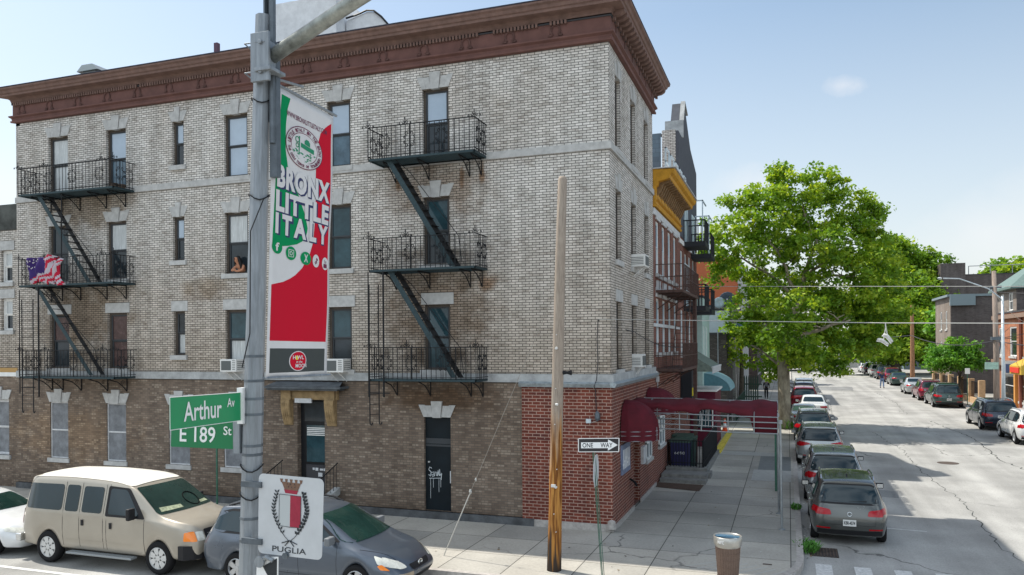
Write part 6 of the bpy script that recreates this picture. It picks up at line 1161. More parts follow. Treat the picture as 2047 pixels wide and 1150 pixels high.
class Car:
    def __init__(s, name, label, group, W, keys, xf, xr, r, z0, bodymat, fx, rx, style='alloy', loc=(0, 0, 0), rz=0, clad=None, edge=.45):
        """keys: (x, ztop, wtop, zbelt, wbelt) front to rear; fx/rx: 5 x offsets by level at the ends"""
        s.root = empty(name, loc, label, 'car' if name != 'passenger_van' else 'van', group, rz); s.W = W; s.keys = keys; s.z0 = z0
        xs = [k[0] for k in keys]; wx = []
        for w_ in (xf, xr): wx += [w_+r*1.28, w_+r*1.05, w_+r*.62, w_, w_-r*.62, w_-r*1.05, w_-r*1.28]
        xs = sorted([x for x in xs if all(abs(x-q) > .07 for q in wx) or x in (xs[0], xs[-1])]+wx, reverse=True); xs = [x for x in xs if keys[-1][0] <= x <= keys[0][0]]
        bm = bmesh.new(); cr = bm.edges.layers.float.new('crease_edge'); cols = []
        n = len(xs)
        for i, x in enumerate(xs):
            zt, wt, zb, wb = (lerpk(keys, x, q) for q in (1, 2, 3, 4)); z = z0
            for w_ in (xf, xr):
                d = abs(x-w_)/r
                if d < 1.1: z = {0: r*2.16, 1: r*1.8, 2: r*.95}[0 if d < .3 else (1 if d < .8 else 2)]
            tp = (.82 if i == 0 else (.93 if i == 1 and xs[0]-x < .5 else 1)) if i < n-1 else .9
            if i == n-2 and x-xs[-1] < .5: tp = .97
            hw = W/2; L = []
            zl = [z, z+(zb-z)*.36, z+(zb-z)*.72, zb, zt-.02]
            wl = [hw*.93, hw, hw*.995, wb, wt]
            off = fx if i == 0 else (rx if i == n-1 else [0]*5)
            side = []
            for j in range(5): side.append((x+off[j], wl[j]*tp, zl[j]))
            top = [(x+off[4], wt*tp*.55, zt+.012), (x+off[4]+(.02 if i == 0 else 0), 0, zt+.02)]
            ring = [(p[0], p[1], p[2]) for p in side]+top+[(top[0][0], -top[0][1], top[0][2])]+[(p[0], -p[1], p[2]) for p in side[::-1]]
            cols.append([bm.verts.new(p) for p in ring])
        m = len(cols[0]); F = []
        for A, B in zip(cols, cols[1:]):
            for k in range(m-1): f = bm.faces.new([A[k], A[k+1], B[k+1], B[k]]); f.material_index = 0
            f = bm.faces.new([A[m-1], A[0], B[0], B[m-1]]); f.material_index = 1
        for A, sgn in ((cols[0], 1), (cols[-1], -1)):     # ends: a grid between left and right sides
            lv = [(A[j], A[m-1-j]) for j in range(5)]; mids = []
            for a, c in lv[:4]:
                bul = .05*sgn; mids.append([bm.verts.new((a.co.x+bul*.8, a.co.y*.55, a.co.z)), bm.verts.new((a.co.x+bul, 0, a.co.z)), bm.verts.new((a.co.x+bul*.8, -a.co.y*.55, a.co.z))])
            mids.append([A[5], A[6], A[7]])
            for j in range(4):
                r0 = [lv[j][0]]+mids[j]+[lv[j][1]]; r1 = [lv[j+1][0]]+mids[j+1]+[lv[j+1][1]]
                for k in range(4): f = bm.faces.new([r0[k], r0[k+1], r1[k+1], r1[k]]); f.material_index = 0
            bm.faces.new([lv[0][0]]+mids[0]+[lv[0][1]]).material_index = 1
        bmesh.ops.recalc_face_normals(bm, faces=bm.faces)
        for A in cols:
            pass
        for A, B in zip(cols, cols[1:]):
            for j, c in ((3, .5), (m-4, .5), (4, edge), (m-5, edge), (0, .9), (m-1, .9)):
                e = bm.edges.get([A[j], B[j]]);
                if e: e[cr] = c
        for e in bm.edges:
            if all(abs(v.co.x-xs[0]-fx[0]) < .3 or abs(v.co.x-xs[-1]-rx[0]) < .35 for v in e.verts) and abs(e.verts[0].co.z-e.verts[1].co.z) < .02 and e.verts[0].co.z < z0+.02: e[cr] = .8
        me = bpy.data.meshes.new('body'); bm.to_mesh(me); bm.free(); o = bpy.data.objects.new('body', me); sc.collection.objects.link(o)
        sb = o.modifiers.new('s', 'SUBSURF'); sb.levels = 3 if loc[1] < 12 and loc[0] < 9 else 2; sb.render_levels = sb.levels
        bpy.context.view_layer.update(); dg = bpy.context.evaluated_depsgraph_get(); me2 = bpy.data.meshes.new_from_object(o.evaluated_get(dg)); bpy.data.objects.remove(o)
        me2.materials.clear(); me2.materials.append(bodymat); me2.materials.append(UNDER); me2.polygons.foreach_set('use_smooth', [True]*len(me2.polygons))
        s.body = bpy.data.objects.new('body', me2); sc.collection.objects.link(s.body); s.body.parent = s.root
        s.bvh = BVHTree.FromPolygons([v.co for v in me2.vertices], [list(p.vertices) for p in me2.polygons])
        for x in (xf, xr):
            for sd in (1, -1): wheel(s.root, x, sd*(W/2-.125), r, sd, style)
    def hit(s, a, c, ax):
        if ax in ('L', 'R'): o, d = V((a, 3 if ax == 'L' else -3, c)), V((0, -1 if ax == 'L' else 1, 0))
        elif ax == 'F': o, d = V((5, a, c)), V((-1, 0, 0))
        elif ax == 'B': o, d = V((-5, a, c)), V((1, 0, 0))
        else: o, d = V((a, c, 5)), V((0, 0, -1))
        h = s.bvh.ray_cast(o, d); return (h[0], h[1]) if h[0] else (None, None)
    def decal(s, name, pts, ax, off, m, rnd=0, parent=None, dens=.09):
        out = []; k = len(pts)
        P = pts
        if rnd:
            P = []
            for i in range(k):
                a, c, e = V((*pts[i-1], 0)), V((*pts[i], 0)), V((*pts[(i+1) % k], 0)); p = c+(a-c).normalized()*min(rnd, (a-c).length*.45); q = c+(e-c).normalized()*min(rnd, (e-c).length*.45)
                P += [tuple(p.xy), tuple(((p+c+q+c)/4).xy), tuple(q.xy)]
        for i in range(len(P)):
            a, c = V((*P[i], 0)), V((*P[(i+1) % len(P)], 0)); n = max(1, int((c-a).length/dens))
            out += [a.lerp(c, t/n) for t in range(n)]
        cen = sum(out, V((0, 0, 0)))/len(out); b = MB(); rings = []; nr = 6
        for q in range(nr+1):
            ring = []
            for p in out:
                z = p.lerp(cen, q/nr); h, nn = s.hit(z.x, z.y, ax)
                if h is None: return None
                if ax in ('L', 'R', 'F', 'B'): pass
                ring.append(b.vadd(h+nn*off))
            rings.append(ring)
        for A, B in zip(rings, rings[1:]):
            for i in range(len(A)): j = (i+1) % len(A); b.f.append([A[i], A[j], B[j], B[i]]); b.m.append(0)
        o = b.build(name, m, parent or s.root, smooth=True)
        return o
    def both(s, name, pts, off, m, **kw):
        for ax in 'LR': s.decal(name, pts, ax, off, m, **kw)
    def line(s, pts, ax, w_=.008, m=None, name='door_seam'):
        P = []
        for a, c in zip(pts, pts[1:]):
            for t in range(8):
                u = a[0]+(c[0]-a[0])*t/7, a[1]+(c[1]-a[1])*t/7; h, n = s.hit(*u, ax)
                if h is not None: P.append(h+n*.001)
        if len(P) > 1: b = MB(); b.tube(P, w_/2, 4, cap=False); b.build(name, m or SEAM, s.root)
    def mirror(s, x, z, m, sz=(.12, .2, .15)):
        for ax, sd in (('L', 1), ('R', -1)):
            h, n = s.hit(x, z, ax)
            if h is None: continue
            b = MB(); yc = h.y+sd*(.06+sz[1]/2); b.box(x-sz[0]/2, yc-sz[1]/2, z-.02, x+sz[0]/2, yc+sz[1]/2, z-.02+sz[2]); b.beam((x, h.y-.02*sd, z+.02), (x, yc, z+.04), .06, .05); o = b.build('wing_mirror', m, s.root, bevel=.03)
            b = MB(); b.box(x-sz[0]/2-.003, yc-sz[1]/2+.02, z, x-sz[0]/2, yc+sz[1]/2-.02, z+sz[2]-.04); b.build('mirror_glass', CHR, o)
    def handles(s, spots, m):
        for ax, sd in (('L', 1), ('R', -1)):
            for x, z in spots:
                h, n = s.hit(x, z, ax)
                if h: b = MB(); b.box(x-.09, h.y-.01, z-.014, x+.09, h.y+.035*sd, z+.014); b.build('door_handle', m, s.root, bevel=.008)
    def rails(s, x0, x1, y, m):
        for sd in (1, -1):
            P = []
            for k in range(9):
                x = x0+(x1-x0)*k/8; h, n = s.hit(x, sd*y, 'T')
                if h: P.append(h+V((0, 0, .0 if k in (0, 8) else .05)))
            b = MB(); b.tube(P, .024, 6); b.build('roof_rail', m, s.root)
    def plate(s, txt, z, col, tcol, y=0):
        h, n = s.hit(y, z, 'B'); x = h.x-.02; b = MB(); b.box(x-.006, y-.155, z-.08, x+.012, y+.155, z+.08); o = b.build('licence_plate', col, s.root)
        b = MB(); vs, fs = text_mesh(txt, bold=.03); b.add([(x-.009, y+.13-.26*a, z-.045+.09*c) for a, c in vs], fs); b.build('plate_lettering', tcol, o, fix=False)
PW = mat('plate_white', (.6, .6, .58), .5); PO = mat('plate_orange', (.75, .33, .02), .5)
def suv(label, loc, pm, rz=PI/2, L=4.45, W=1.83, H=1.68, group='cars parked along the side street', tail='wide', roof_rail=True, plate=('KBR-4574', PW), style='alloy', scale=1, clad=False, wind='plain'):
    h = L/2; kk = [(h-.06, .80, W*.33, .66, W*.42), (h-.35, .94, W*.38, .80, W*.46), (h-1.1, 1.06, W*.42, .96, W*.475), (h-1.75, H-.13, W*.35, .99, W*.485), (h-2.2, H, W*.36, 1.0, W*.49), (-h+1.3, H, W*.36, 1.03, W*.485), (-h+.55, H-.05, W*.35, 1.06, W*.47), (-h+.08, H-.17, W*.33, 1.05, W*.45)]
    c = Car('parked_car', label, group, W+.05, kk, h-.88, -h+.82, .345, .26, pm, [-.1, .04, .05, -.02, -.1], [.05, -.08, -.06, .04, .36], style, loc, rz)
    xr = -h
    c.both('window_surround', [(h-1.32, 1.06), (h-1.9, H-.17), (h-2.5, H-.11), (-h+1.0, H-.13), (-h+.62, H-.22), (-h+.42, 1.16), (-h+.8, 1.08)], .003, PLAST, rnd=.05)
    c.both('side_window', [(h-1.5, 1.1), (h-1.97, H-.21), (h-2.3, H-.16), (h-2.3, 1.1)], .006, CG, rnd=.03); c.both('side_window', [(h-2.36, 1.1), (h-2.36, H-.16), (-h+1.25, H-.17), (-h+1.2, 1.11)], .006, CG, rnd=.03); c.both('side_window', [(-h+1.1, 1.12), (-h+1.17, H-.18), (-h+.75, H-.24), (-h+.58, 1.17)], .006, CG, rnd=.03)
    y = W*.36; c.decal('windscreen', [(-y*1.08, 1.1), (y*1.08, 1.1), (y*.86, H-.16), (-y*.86, H-.16)], 'F', .006, CG, rnd=.06)
    c.decal('rear_window_surround', [(-y*1.2, 1.06), (y*1.2, 1.06), (y*.95, H-.13), (-y*.95, H-.13)], 'B', .004, PLAST, rnd=.1); c.decal('rear_window', [(-y*1.12, 1.1), (y*1.12, 1.1), (y*.9, H-.17), (-y*.9, H-.17)], 'B', .008, CG, rnd=.08)
    for sd in (1, -1):
        if tail == 'wide': pts = [(sd*.87*W/2, .79), (sd*.88*W/2, .97), (sd*.5*W/2, .93), (sd*.46*W/2, .80)]
        else: pts = [(sd*.86*W/2, .82), (sd*.88*W/2, 1.03), (sd*.5*W/2, .98), (sd*.36*W/2, .92), (sd*.55*W/2, .89)]
        c.decal('tail_light', pts, 'B', .012, TAIL, rnd=.04); c.decal('tail_light', [(-h+.36, .84), (-h+.36, .98), (-h+.14, .98), (-h+.12, .84)], 'L' if sd > 0 else 'R', .012, TAIL, rnd=.03)
        c.decal('reflector', [(sd*.85*W/2, .44), (sd*.85*W/2, .48), (sd*.5*W/2, .48), (sd*.5*W/2, .44)], 'B', .01, TAIL)
        c.decal('headlight', [(sd*.8*W/2, .68), (sd*.82*W/2, .82), (sd*.4*W/2, .76), (sd*.45*W/2, .66)], 'F', .01, HEAD, rnd=.03)
    c.decal('grille', [(-.32, .66), (.32, .66), (.34, .56), (-.34, .56)], 'F', .008, PLAST); c.decal('rear_bumper', [(-W*.42, .3), (W*.42, .3), (W*.42, .42), (-W*.42, .42)], 'B', .012, PLAST)
    c.line([(-W*.33, .56), (W*.33, .56)], 'B'); c.line([(-W*.33, .56), (-W*.35, .98)], 'B'); c.line([(W*.33, .56), (W*.35, .98)], 'B')
    for x in (h-1.35, h-2.33, -h+1.2): c.line([(x, 1.06), (x-.02, .4)], 'L'); c.line([(x, 1.06), (x-.02, .4)], 'R')
    if clad: c.both('sill_cladding', [(h-1.4, .28), (h-1.4, .42), (-h+1.4, .42), (-h+1.4, .28)], .012, PLAST)
    c.mirror(h-1.52, 1.06, PLAST if not clad else pm); c.handles([(h-2.15, .93), (-h+1.35, .95)], CHR)
    b = MB(); hh, nn_ = c.hit(0, .74, 'B')
    b.tube([(hh.x-.012, .052*math.cos(a), .84+.052*math.sin(a)) for a in [k*PI/8 for k in range(17)]], .009, 5); b.tube([(hh.x-.012, .03, .87), (hh.x-.012, .015, .81), (hh.x-.012, 0, .85), (hh.x-.012, -.015, .81), (hh.x-.012, -.03, .87)], .006, 4); b.build('emblem', CHR, c.root)
    hh, nn_ = c.hit(0, 1.15, 'B'); b = MB(); b.beam((hh.x-.02, .02, 1.12), (hh.x-.0, -.42, 1.15), .02, .02); b.build('rear_wiper', PLAST, c.root)
    if plate: c.plate(plate[0], .62, plate[1], INK)
    if roof_rail: c.rails(h-2.1, -h+.7, W*.35, CHR if roof_rail == 1 else PLAST)
    b = MB(); hh, nn_ = c.hit(-h+.95, 0, 'T'); b.prism([(-.06, 0), (.05, 0), (-.05, .06)], lambda u, v, d: (hh.x+u, d, hh.z+v-.005), -.015, .015); b.build('roof_fin', PLAST, c.root)
    c.root.scale = (scale,)*3; return c
def sedan(label, loc, pm, rz=PI/2, L=4.6, W=1.8, H=1.42, group='cars parked along the side street', style='alloy', tail='wide', plate=None, wind=None):
    h = L/2; kk = [(h-.06, .64, W*.33, .52, W*.42), (h-.4, .78, W*.37, .66, W*.46), (h-1.3, .92, W*.41, .86, W*.475), (h-2.05, H-.06, W*.33, .88, W*.485), (h-2.6, H, W*.34, .9, W*.485), (-h+1.5, H-.04, W*.33, .92, W*.48), (-h+.8, 1.04, W*.36, .94, W*.47), (-h+.1, .98, W*.36, .88, W*.43)]
    c = Car('parked_car', label, group, W+.04, kk, h-.92, -h+.98, .32, .2, pm, [-.1, .03, .04, 0, -.06], [.06, -.06, -.05, 0, .02], style, loc, rz)
    c.both('window_surround', [(h-1.5, .97), (h-2.2, H-.14), (h-2.7, H-.09), (-h+1.55, H-.14), (-h+.95, 1.02), (-h+1.3, .97)], .003, PLAST, rnd=.04); c.both('side_window', [(h-1.68, 1.0), (h-2.22, H-.18), (h-2.5, H-.14), (h-2.5, 1.0)], .006, CG, rnd=.03); c.both('side_window', [(h-2.56, 1.0), (h-2.56, H-.14), (-h+1.6, H-.19), (-h+1.2, 1.02)], .006, CG, rnd=.03)
    y = W*.35; c.decal('windscreen', [(-y*1.12, .99), (y*1.12, .99), (y*.86, H-.11), (-y*.86, H-.11)], 'F', .006, wind or CG, rnd=.06); c.decal('rear_window', [(-y*1.0, 1.1), (y*1.0, 1.1), (y*.84, H-.12), (-y*.84, H-.12)], 'B', .006, wind or CG, rnd=.06)
    for sd in (1, -1):
        c.decal('tail_light', [(sd*.84*W/2, .72), (sd*.84*W/2, .88), (sd*.4*W/2, .86), (sd*.45*W/2, .77)], 'B', .012, TAIL, rnd=.03); c.decal('tail_light', [(-h+.32, .76), (-h+.32, .87), (-h+.13, .87), (-h+.12, .74)], 'L' if sd > 0 else 'R', .012, TAIL, rnd=.03)
        c.decal('headlight', [(sd*.76*W/2, .52), (sd*.84*W/2, .68), (sd*.4*W/2, .62), (sd*.42*W/2, .52)], 'F', .01, HEAD, rnd=.04); c.decal('headlight', [(h-.5, .62), (h-.55, .72), (h-.2, .66), (h-.17, .56)], 'L' if sd > 0 else 'R', .01, HEAD, rnd=.03)
    c.decal('grille', [(-.3, .6), (.3, .6), (.26, .5), (-.26, .5)], 'F', .008, PLAST, rnd=.03); c.decal('air_intake', [(-.4, .36), (.4, .36), (.4, .27), (-.4, .27)], 'F', .008, PLAST)
    for x in (h-1.5, h-2.53, -h+1.35): c.line([(x, .95), (x-.02, .35)], 'L'); c.line([(x, .95), (x-.02, .35)], 'R')
    c.mirror(h-1.66, .96, pm); c.handles([(h-2.3, .8), (-h+1.6, .82)], CHR)
    if plate: c.plate(plate[0], .6, plate[1], INK)
    return c
rz_ = lambda y: rise(y)-.15
grey = paint('paint_grey', (.10, .105, .1)); sil = paint('paint_silver', (.30, .325, .34)); sil2 = paint('paint_pale_silver', (.36, .38, .38)); blk = paint('paint_black_green', (.03, .04, .045)); wht = paint('paint_white', (.62, .63, .63), .05); redp = paint('paint_red', (.26, .012, .03)); dkb = paint('paint_dark_blue', (.02, .03, .05)); mar = paint('paint_maroon', (.2, .015, .045)); bei = paint('paint_beige', (.48, .45, .4)); grn = paint('paint_dark_green', (.03, .06, .055))
def at(f, label, x, y, pm, **kw):      # y: rear end
    L = kw.get('L', 4.45 if f is suv else 4.6); return f(label, (x, y+L/2, rz_(y+L/2)), pm, **kw)
at(suv, 'nearest grey hatchback SUV parked at the left kerb by the drain grate, white licence plate', 5.98, .85, grey)
at(suv, 'silver blue SUV parked directly in front of the nearest grey one, roof rails', 5.92, 6.3, sil, W=1.85, tail='slim', plate=None, L=4.6)
at(suv, 'pale silver SUV with an orange licence plate, third in the left row', 5.75, 14.0, sil2, W=1.86, tail='slim', plate=('T71C5K', PO), L=4.6)
at(suv, 'dark green black SUV, fourth in the left row just before the tree shade', 5.7, 20.8, blk, tail='slim', plate=None, W=1.85)
at(sedan, 'beige saloon with pale green windows tucked close to the left kerb', 5.35, 26.6, bei, W=1.78, wind=mat('pale_green_glass', (.25, .4, .3), .1, spec=.8, var=.5, vscale=3))
at(sedan, 'white saloon with dark rear window, parked behind the red SUV', 6.05, 33.0, wht, W=1.85, H=1.5)
at(suv, 'dark red SUV parked in the left row beyond the white saloon', 5.6, 39.6, redp, W=1.95, L=4.7, tail='slim', plate=None, roof_rail=2)
at(suv, 'black SUV with dark windows parked beyond the red one', 5.7, 45.6, dkb, W=1.85, plate=None)
at(suv, 'white SUV farthest away in the left row of cars', 5.8, 51.2, wht, W=1.9, tail='slim', plate=None)
at(suv, 'white crossover at the right edge of the photo with black wheel arches', 15.95, 23.0, wht, L=4.6, W=1.84, tail='slim', plate=None, clad=True, style='alloy')
at(suv, 'black blue SUV with chrome steps parked ahead of the white crossover on the right', 15.75, 29.2, dkb, L=4.9, W=1.95, H=1.72, tail='wide', plate=None, style='alloy10')
at(suv, 'dark grey green SUV with silver rear bumper beside the small street tree', 15.6, 43.6, grn, L=4.9, W=2.0, H=1.78, plate=('HXD-29', PW), roof_rail=2)
at(suv, 'maroon SUV on the right parked ahead of the dark green SUV', 15.5, 50.0, mar, L=4.7, W=1.9, plate=None)
at(sedan, 'pale grey small car on the right between maroon SUV and dark green saloon', 15.4, 57.5, paint('paint_pale_grey', (.5, .52, .52)), L=4.0, H=1.5)
at(sedan, 'dark green saloon on the right just beyond the man in the road', 15.7, 70.2, grn, L=4.8, W=1.9, plate=('BDT-71', PW))
at(suv, 'maroon hatchback on the right partly hidden behind the dark green saloon', 15.7, 77, mar, L=4.4, plate=None)
at(suv, 'black SUV on the right between maroon hatchback and white SUV', 15.6, 83.5, dkb, plate=None)
at(suv, 'white SUV well down the right kerb line', 15.5, 90.5, wht, plate=None)
at(suv, 'dark blue SUV second from the far end of the right row', 15.4, 98, dkb, plate=None)
at(sedan, 'white saloon at the far end of the right row of cars', 15.3, 104, wht)
# ---------- the avenue: tan passenger van
tan = paint('paint_tan', (.34, .305, .25), .3, .35)
h = 2.6; kk = [(2.68, 1.06, .78, .9, .9), (2.45, 1.15, .82, 1.02, .95), (1.72, 1.29, .86, 1.18, .96), (.95, 1.86, .79, 1.2, .97), (.5, 2.0, .8, 1.2, .975), (-1.0, 2.03, .8, 1.2, .975), (-2.2, 2.0, .79, 1.2, .97), (-2.5, 1.9, .77, 1.2, .93)]
vc = Car('passenger_van', 'tan passenger van with white roof parked on the avenue left of the lamp pole', None, 1.98, kk, 1.74, -1.56, .37, .36, tan, [-.02, .05, .06, .02, -.05], [0, -.05, -.04, 0, .12], 'hub', (-10.93, -5.72, -.15), 0, edge=.75)
VR = mat('van_roof_white', (.66, .64, .58), .5, coat=.3)
vc.decal('roof_panel', [(.85, -.78), (.85, .78), (-2.35, .78), (-2.35, -.78)], 'T', .012, VR, rnd=.12, dens=.15)
for k in range(4): vc.line([(.5, -.45+k*.3), (-2.1, -.45+k*.3)], 'T', .02, VR, 'roof_rib')
vc.both('window_surround', [(1.38, 1.2), (.82, 1.84), (.22, 1.87), (.22, 1.2)], .004, PLAST, rnd=.05); vc.both('side_window', [(1.2, 1.25), (.76, 1.8), (.3, 1.82), (.3, 1.25)], .008, CG, rnd=.06); vc.both('side_window', [(.1, 1.25), (.1, 1.83), (-.5, 1.83), (-.5, 1.25)], .008, CG, rnd=.06); vc.both('side_window', [(-.62, 1.25), (-.62, 1.84), (-1.02, 1.84), (-1.02, 1.25)], .008, CG, rnd=.06); vc.both('side_window', [(-1.12, 1.25), (-1.12, 1.84), (-2.25, 1.82), (-2.3, 1.25)], .008, CG, rnd=.08)
vc.decal('windscreen', [(-.86, 1.3), (.86, 1.3), (.74, 1.84), (-.74, 1.84)], 'F', .008, CGG, rnd=.06); vc.decal('rear_window', [(-.7, 1.25), (.7, 1.25), (.66, 1.8), (-.66, 1.8)], 'B', .008, CG, rnd=.06)
for sd in (1, -1):
    vc.decal('headlight', [(sd*.6, .78), (sd*.6, .97), (sd*.76, .97), (sd*.76, .78)], 'F', .012, HEAD, rnd=.02); vc.decal('turn_signal', [(sd*.77, .77), (sd*.77, .98), (sd*.86, .98), (sd*.86, .77)], 'F', .014, AMB, rnd=.02); vc.decal('turn_signal', [(2.6, .78), (2.58, .97), (2.42, .97), (2.42, .78)], 'L' if sd > 0 else 'R', .012, AMB, rnd=.03)
    vc.decal('tail_light', [(-2.42, .85), (-2.42, 1.2), (-2.5, 1.2), (-2.5, .85)], 'L' if sd > 0 else 'R', .012, TAIL)
vc.decal('grille', [(-.57, .74), (.57, .74), (.57, 1.0), (-.57, 1.0)], 'F', .012, PLAST, rnd=.04)
for z in (.79, .85, .91, .965): vc.line([(-.5, z), (.5, z)], 'F', .022, MC['alloy'], 'grille_bar')
b = MB(); hh, _ = vc.hit(0, .85, 'F'); b.prism([(.1*math.cos(a), .85+.04*math.sin(a)) for a in [k*PI/8 for k in range(16)]], lambda u, v, d: (hh.x+d, u, v), .015, .035); b.build('emblem', CHR, vc.root)
b = MB(); b.prism([(-.96, 0), (-.9, .16), (-.5, .2), (.5, .2), (.9, .16), (.96, 0), (.93, -.35), (.5, -.06), (-.5, -.06), (-.93, -.35)], lambda u, v, d: (2.62+v*.6, u, d), .42, .68) if 0 else None
b = MB(); n = 12
for i in range(n):
    t0, t1 = -1+2*i/n, -1+2*(i+1)/n; X_ = lambda t: 2.79-.32*abs(t)**3.5
    b.prism([(X_(t0)-.16, t0*.97), (X_(t0), t0*.99), (X_(t1), t1*.99), (X_(t1)-.16, t1*.97)], lambda u, v, d: (u, v, d), .38, .68)
for sd in (-1, 1): b.box(2.0, sd*.97, .45, 2.5, sd*1.0, .66) if 0 else None
b.build('front_bumper', PLAST, vc.root); b = MB(); b.box(2.775, -.6, .42, 2.8, .6, .52); b.build('bumper_intake', UNDER, vc.root)
b = MB(); b.box(-2.66, -.92, .42, -2.5, .92, .6); b.build('rear_bumper', CHR, vc.root, bevel=.02)
for sd in (-1, 1): b = MB(); b.box(-.85, sd*.9, .3, 1.1, sd*1.1, .35); b.build('running_board', mat('board_grey', (.25, .27, .28), .5, metal=.4), vc.root, bevel=.015)
for x in (1.36, .26, .16, -.56, -1.07): vc.line([(x, 1.9 if x < 1 else 1.2), (x, .45)], 'R', .012); vc.line([(x, 1.9 if x < 1 else 1.2), (x, .45)], 'L', .012)
for x, z in ((.4, 1.0), (-.45, 1.02)):
    for ax, sd in (('R', -1), ('L', 1)): hh, _ = vc.hit(x, z, ax); b = MB(); b.box(x-.035, hh.y-.01, z-.07, x+.035, hh.y+.025*sd, z+.07); b.build('door_handle', PLAST, vc.root, bevel=.01)
vc.mirror(1.12, 1.22, PLAST, (.1, .2, .26)); vc.both('body_crease', [(1.0, .6), (1.0, .615), (-1.0, .615), (-1.0, .6)], .004, tan)
b = MB(); b.beam((1.52, .55, 1.31), (1.36, .05, 1.36), .015, .015); b.beam((1.52, -.2, 1.31), (1.36, -.7, 1.38), .015, .015); b.build('windscreen_wiper', PLAST, vc.root)
for cc, x0_, y0_, z0_ in ((vc, 1.45, .35, 1.36), (mc_ := None, 0, 0, 0)):
    if cc is None: continue
    b = MB(); pts_ = []
    for k in range(17):
        a = k*PI/8; h_, n_ = cc.hit(y0_+.2*math.cos(a), z0_+.1+.13*math.sin(a), 'F'); pts_.append(h_+n_*.012)
    b.tube(pts_, .012, 5); b.build('steering_wheel', UNDER, cc.root)
vc.decal('dashboard_papers', [(-.75, 1.34), (-.1, 1.34), (-.1, 1.4), (-.7, 1.42)], 'F', .012, mat('dash_papers', (.3, .33, .22), .7, var=.6, vscale=12))
vc.decal('dashboard_papers', [(.5, 1.34), (.78, 1.34), (.74, 1.39), (.5, 1.38)], 'F', .012, mat('dash_papers', (1, 1, 1)))
vc.root.scale = (1.03, 1.0, 1.04)
# ---------- dark blue minivan behind the lamp pole
mb_ = paint('paint_slate_blue', (.075, .093, .12), .4, .3)
kk = [(2.5, .74, .58, .6, .78), (2.2, .90, .68, .76, .88), (1.5, 1.08, .78, .98, .93), (.55, 1.62, .70, 1.04, .95), (.0, 1.72, .71, 1.04, .955), (-1.2, 1.72, .71, 1.04, .95), (-2.1, 1.64, .69, 1.06, .93), (-2.42, 1.5, .66, 1.05, .88)]
mc = Car('minivan', 'slate blue minivan parked on the avenue, its rear hidden by the lamp pole', None, 1.98, kk, 1.55, -1.45, .345, .24, mb_, [-.08, .06, .06, 0, -.08], [.05, -.1, -.08, .02, .3], 'alloy', (-5.5, -5.72, -.15), 0)
mc.both('window_surround', [(1.15, 1.1), (.45, 1.56), (-.1, 1.63), (-1.7, 1.61), (-2.12, 1.5), (-2.25, 1.16), (-1.9, 1.1)], .003, PLAST, rnd=.05); mc.both('side_window', [(1.0, 1.13), (.45, 1.5), (.2, 1.55), (.2, 1.13)], .006, CG, rnd=.03); mc.both('side_window', [(.12, 1.13), (.12, 1.56), (-.9, 1.57), (-.9, 1.13)], .006, CG, rnd=.03); mc.both('side_window', [(-1.0, 1.13), (-1.0, 1.57), (-1.75, 1.55), (-2.05, 1.42), (-2.14, 1.16)], .006, CG, rnd=.04)
mc.decal('windscreen', [(-.86, 1.1), (.86, 1.1), (.66, 1.6), (-.66, 1.6)], 'F', .008, CGG, rnd=.06); mc.decal('rear_window', [(-.7, 1.1), (.7, 1.1), (.6, 1.5), (-.6, 1.5)], 'B', .008, CG, rnd=.06)
for sd in (1, -1):
    S_ = 'L' if sd > 0 else 'R'
    mc.decal('headlight', [(sd*.5, .6), (sd*.55, .7), (sd*.8, .86), (sd*.84, .7), (sd*.7, .6)], 'F', .012, HEAD, rnd=.05); mc.decal('headlight', [(2.42, .62), (2.36, .74), (1.92, .88), (2.05, .72)], S_, .012, HEAD, rnd=.03); mc.decal('turn_signal', [(2.3, .6), (2.12, .72), (2.04, .7), (2.12, .62)], S_, .015, AMB, rnd=.02)
    mc.decal('tail_light', [(-2.2, .86), (-2.18, 1.14), (-2.42, 1.12), (-2.45, .9)], S_, .012, TAIL, rnd=.03)
mc.decal('grille', [(-.42, .64), (.42, .64), (.36, .52), (-.36, .52)], 'F', .01, PLAST, rnd=.05); mc.decal('air_intake', [(-.6, .4), (.6, .4), (.56, .3), (-.56, .3)], 'F', .008, PLAST); mc.decal('scuffed_bumper', [(-.78, .42), (-.35, .42), (-.35, .5), (-.78, .52)], 'F', .006, mat('scuff', (.35, .28, .2), .7, var=.3))
b = MB(); hh, _ = mc.hit(0, .6, 'F'); b.tube([(hh.x+.02, .09*math.cos(a), .61+.05*math.sin(a)) for a in [k*PI/8 for k in range(17)]], .01, 5); b.tube([(hh.x+.02, .04*math.cos(a), .61+.05*math.sin(a)) for a in [k*PI/8 for k in range(17)]], .007, 5); b.build('emblem', CHR, mc.root)
for x in (1.1, .16, -.95): mc.line([(x, 1.1), (x, .35)], 'R'); mc.line([(x, 1.1), (x, .35)], 'L')
mc.line([(2.0, .35+.02), (-2.2, .4)], 'R', .01); mc.line([(2.36, -.6), (1.6, -.86)], 'T', .01); mc.line([(2.36, .6), (1.6, .86)], 'T', .01); mc.mirror(1.0, 1.1, mat('mirror_grey', (.16, .17, .18), .4), (.13, .24, .17)); mc.handles([(.35, .92), (-.75, .93)], mb_); mc.rails(.3, -1.9, .62, PLAST)
b = MB(); b.beam((1.42, .6, 1.12), (1.2, -.05, 1.22), .02, .015); b.beam((1.42, -.1, 1.13), (1.2, -.75, 1.2), .02, .015); b.build('windscreen_wiper', PLAST, mc.root)
# ---------- white saloon at the left edge
c = sedan('white saloon at the left edge parked close behind the tan van', (-15.95, -5.75, -.15), wht, rz=0, L=4.7, group=None, wind=CGG)
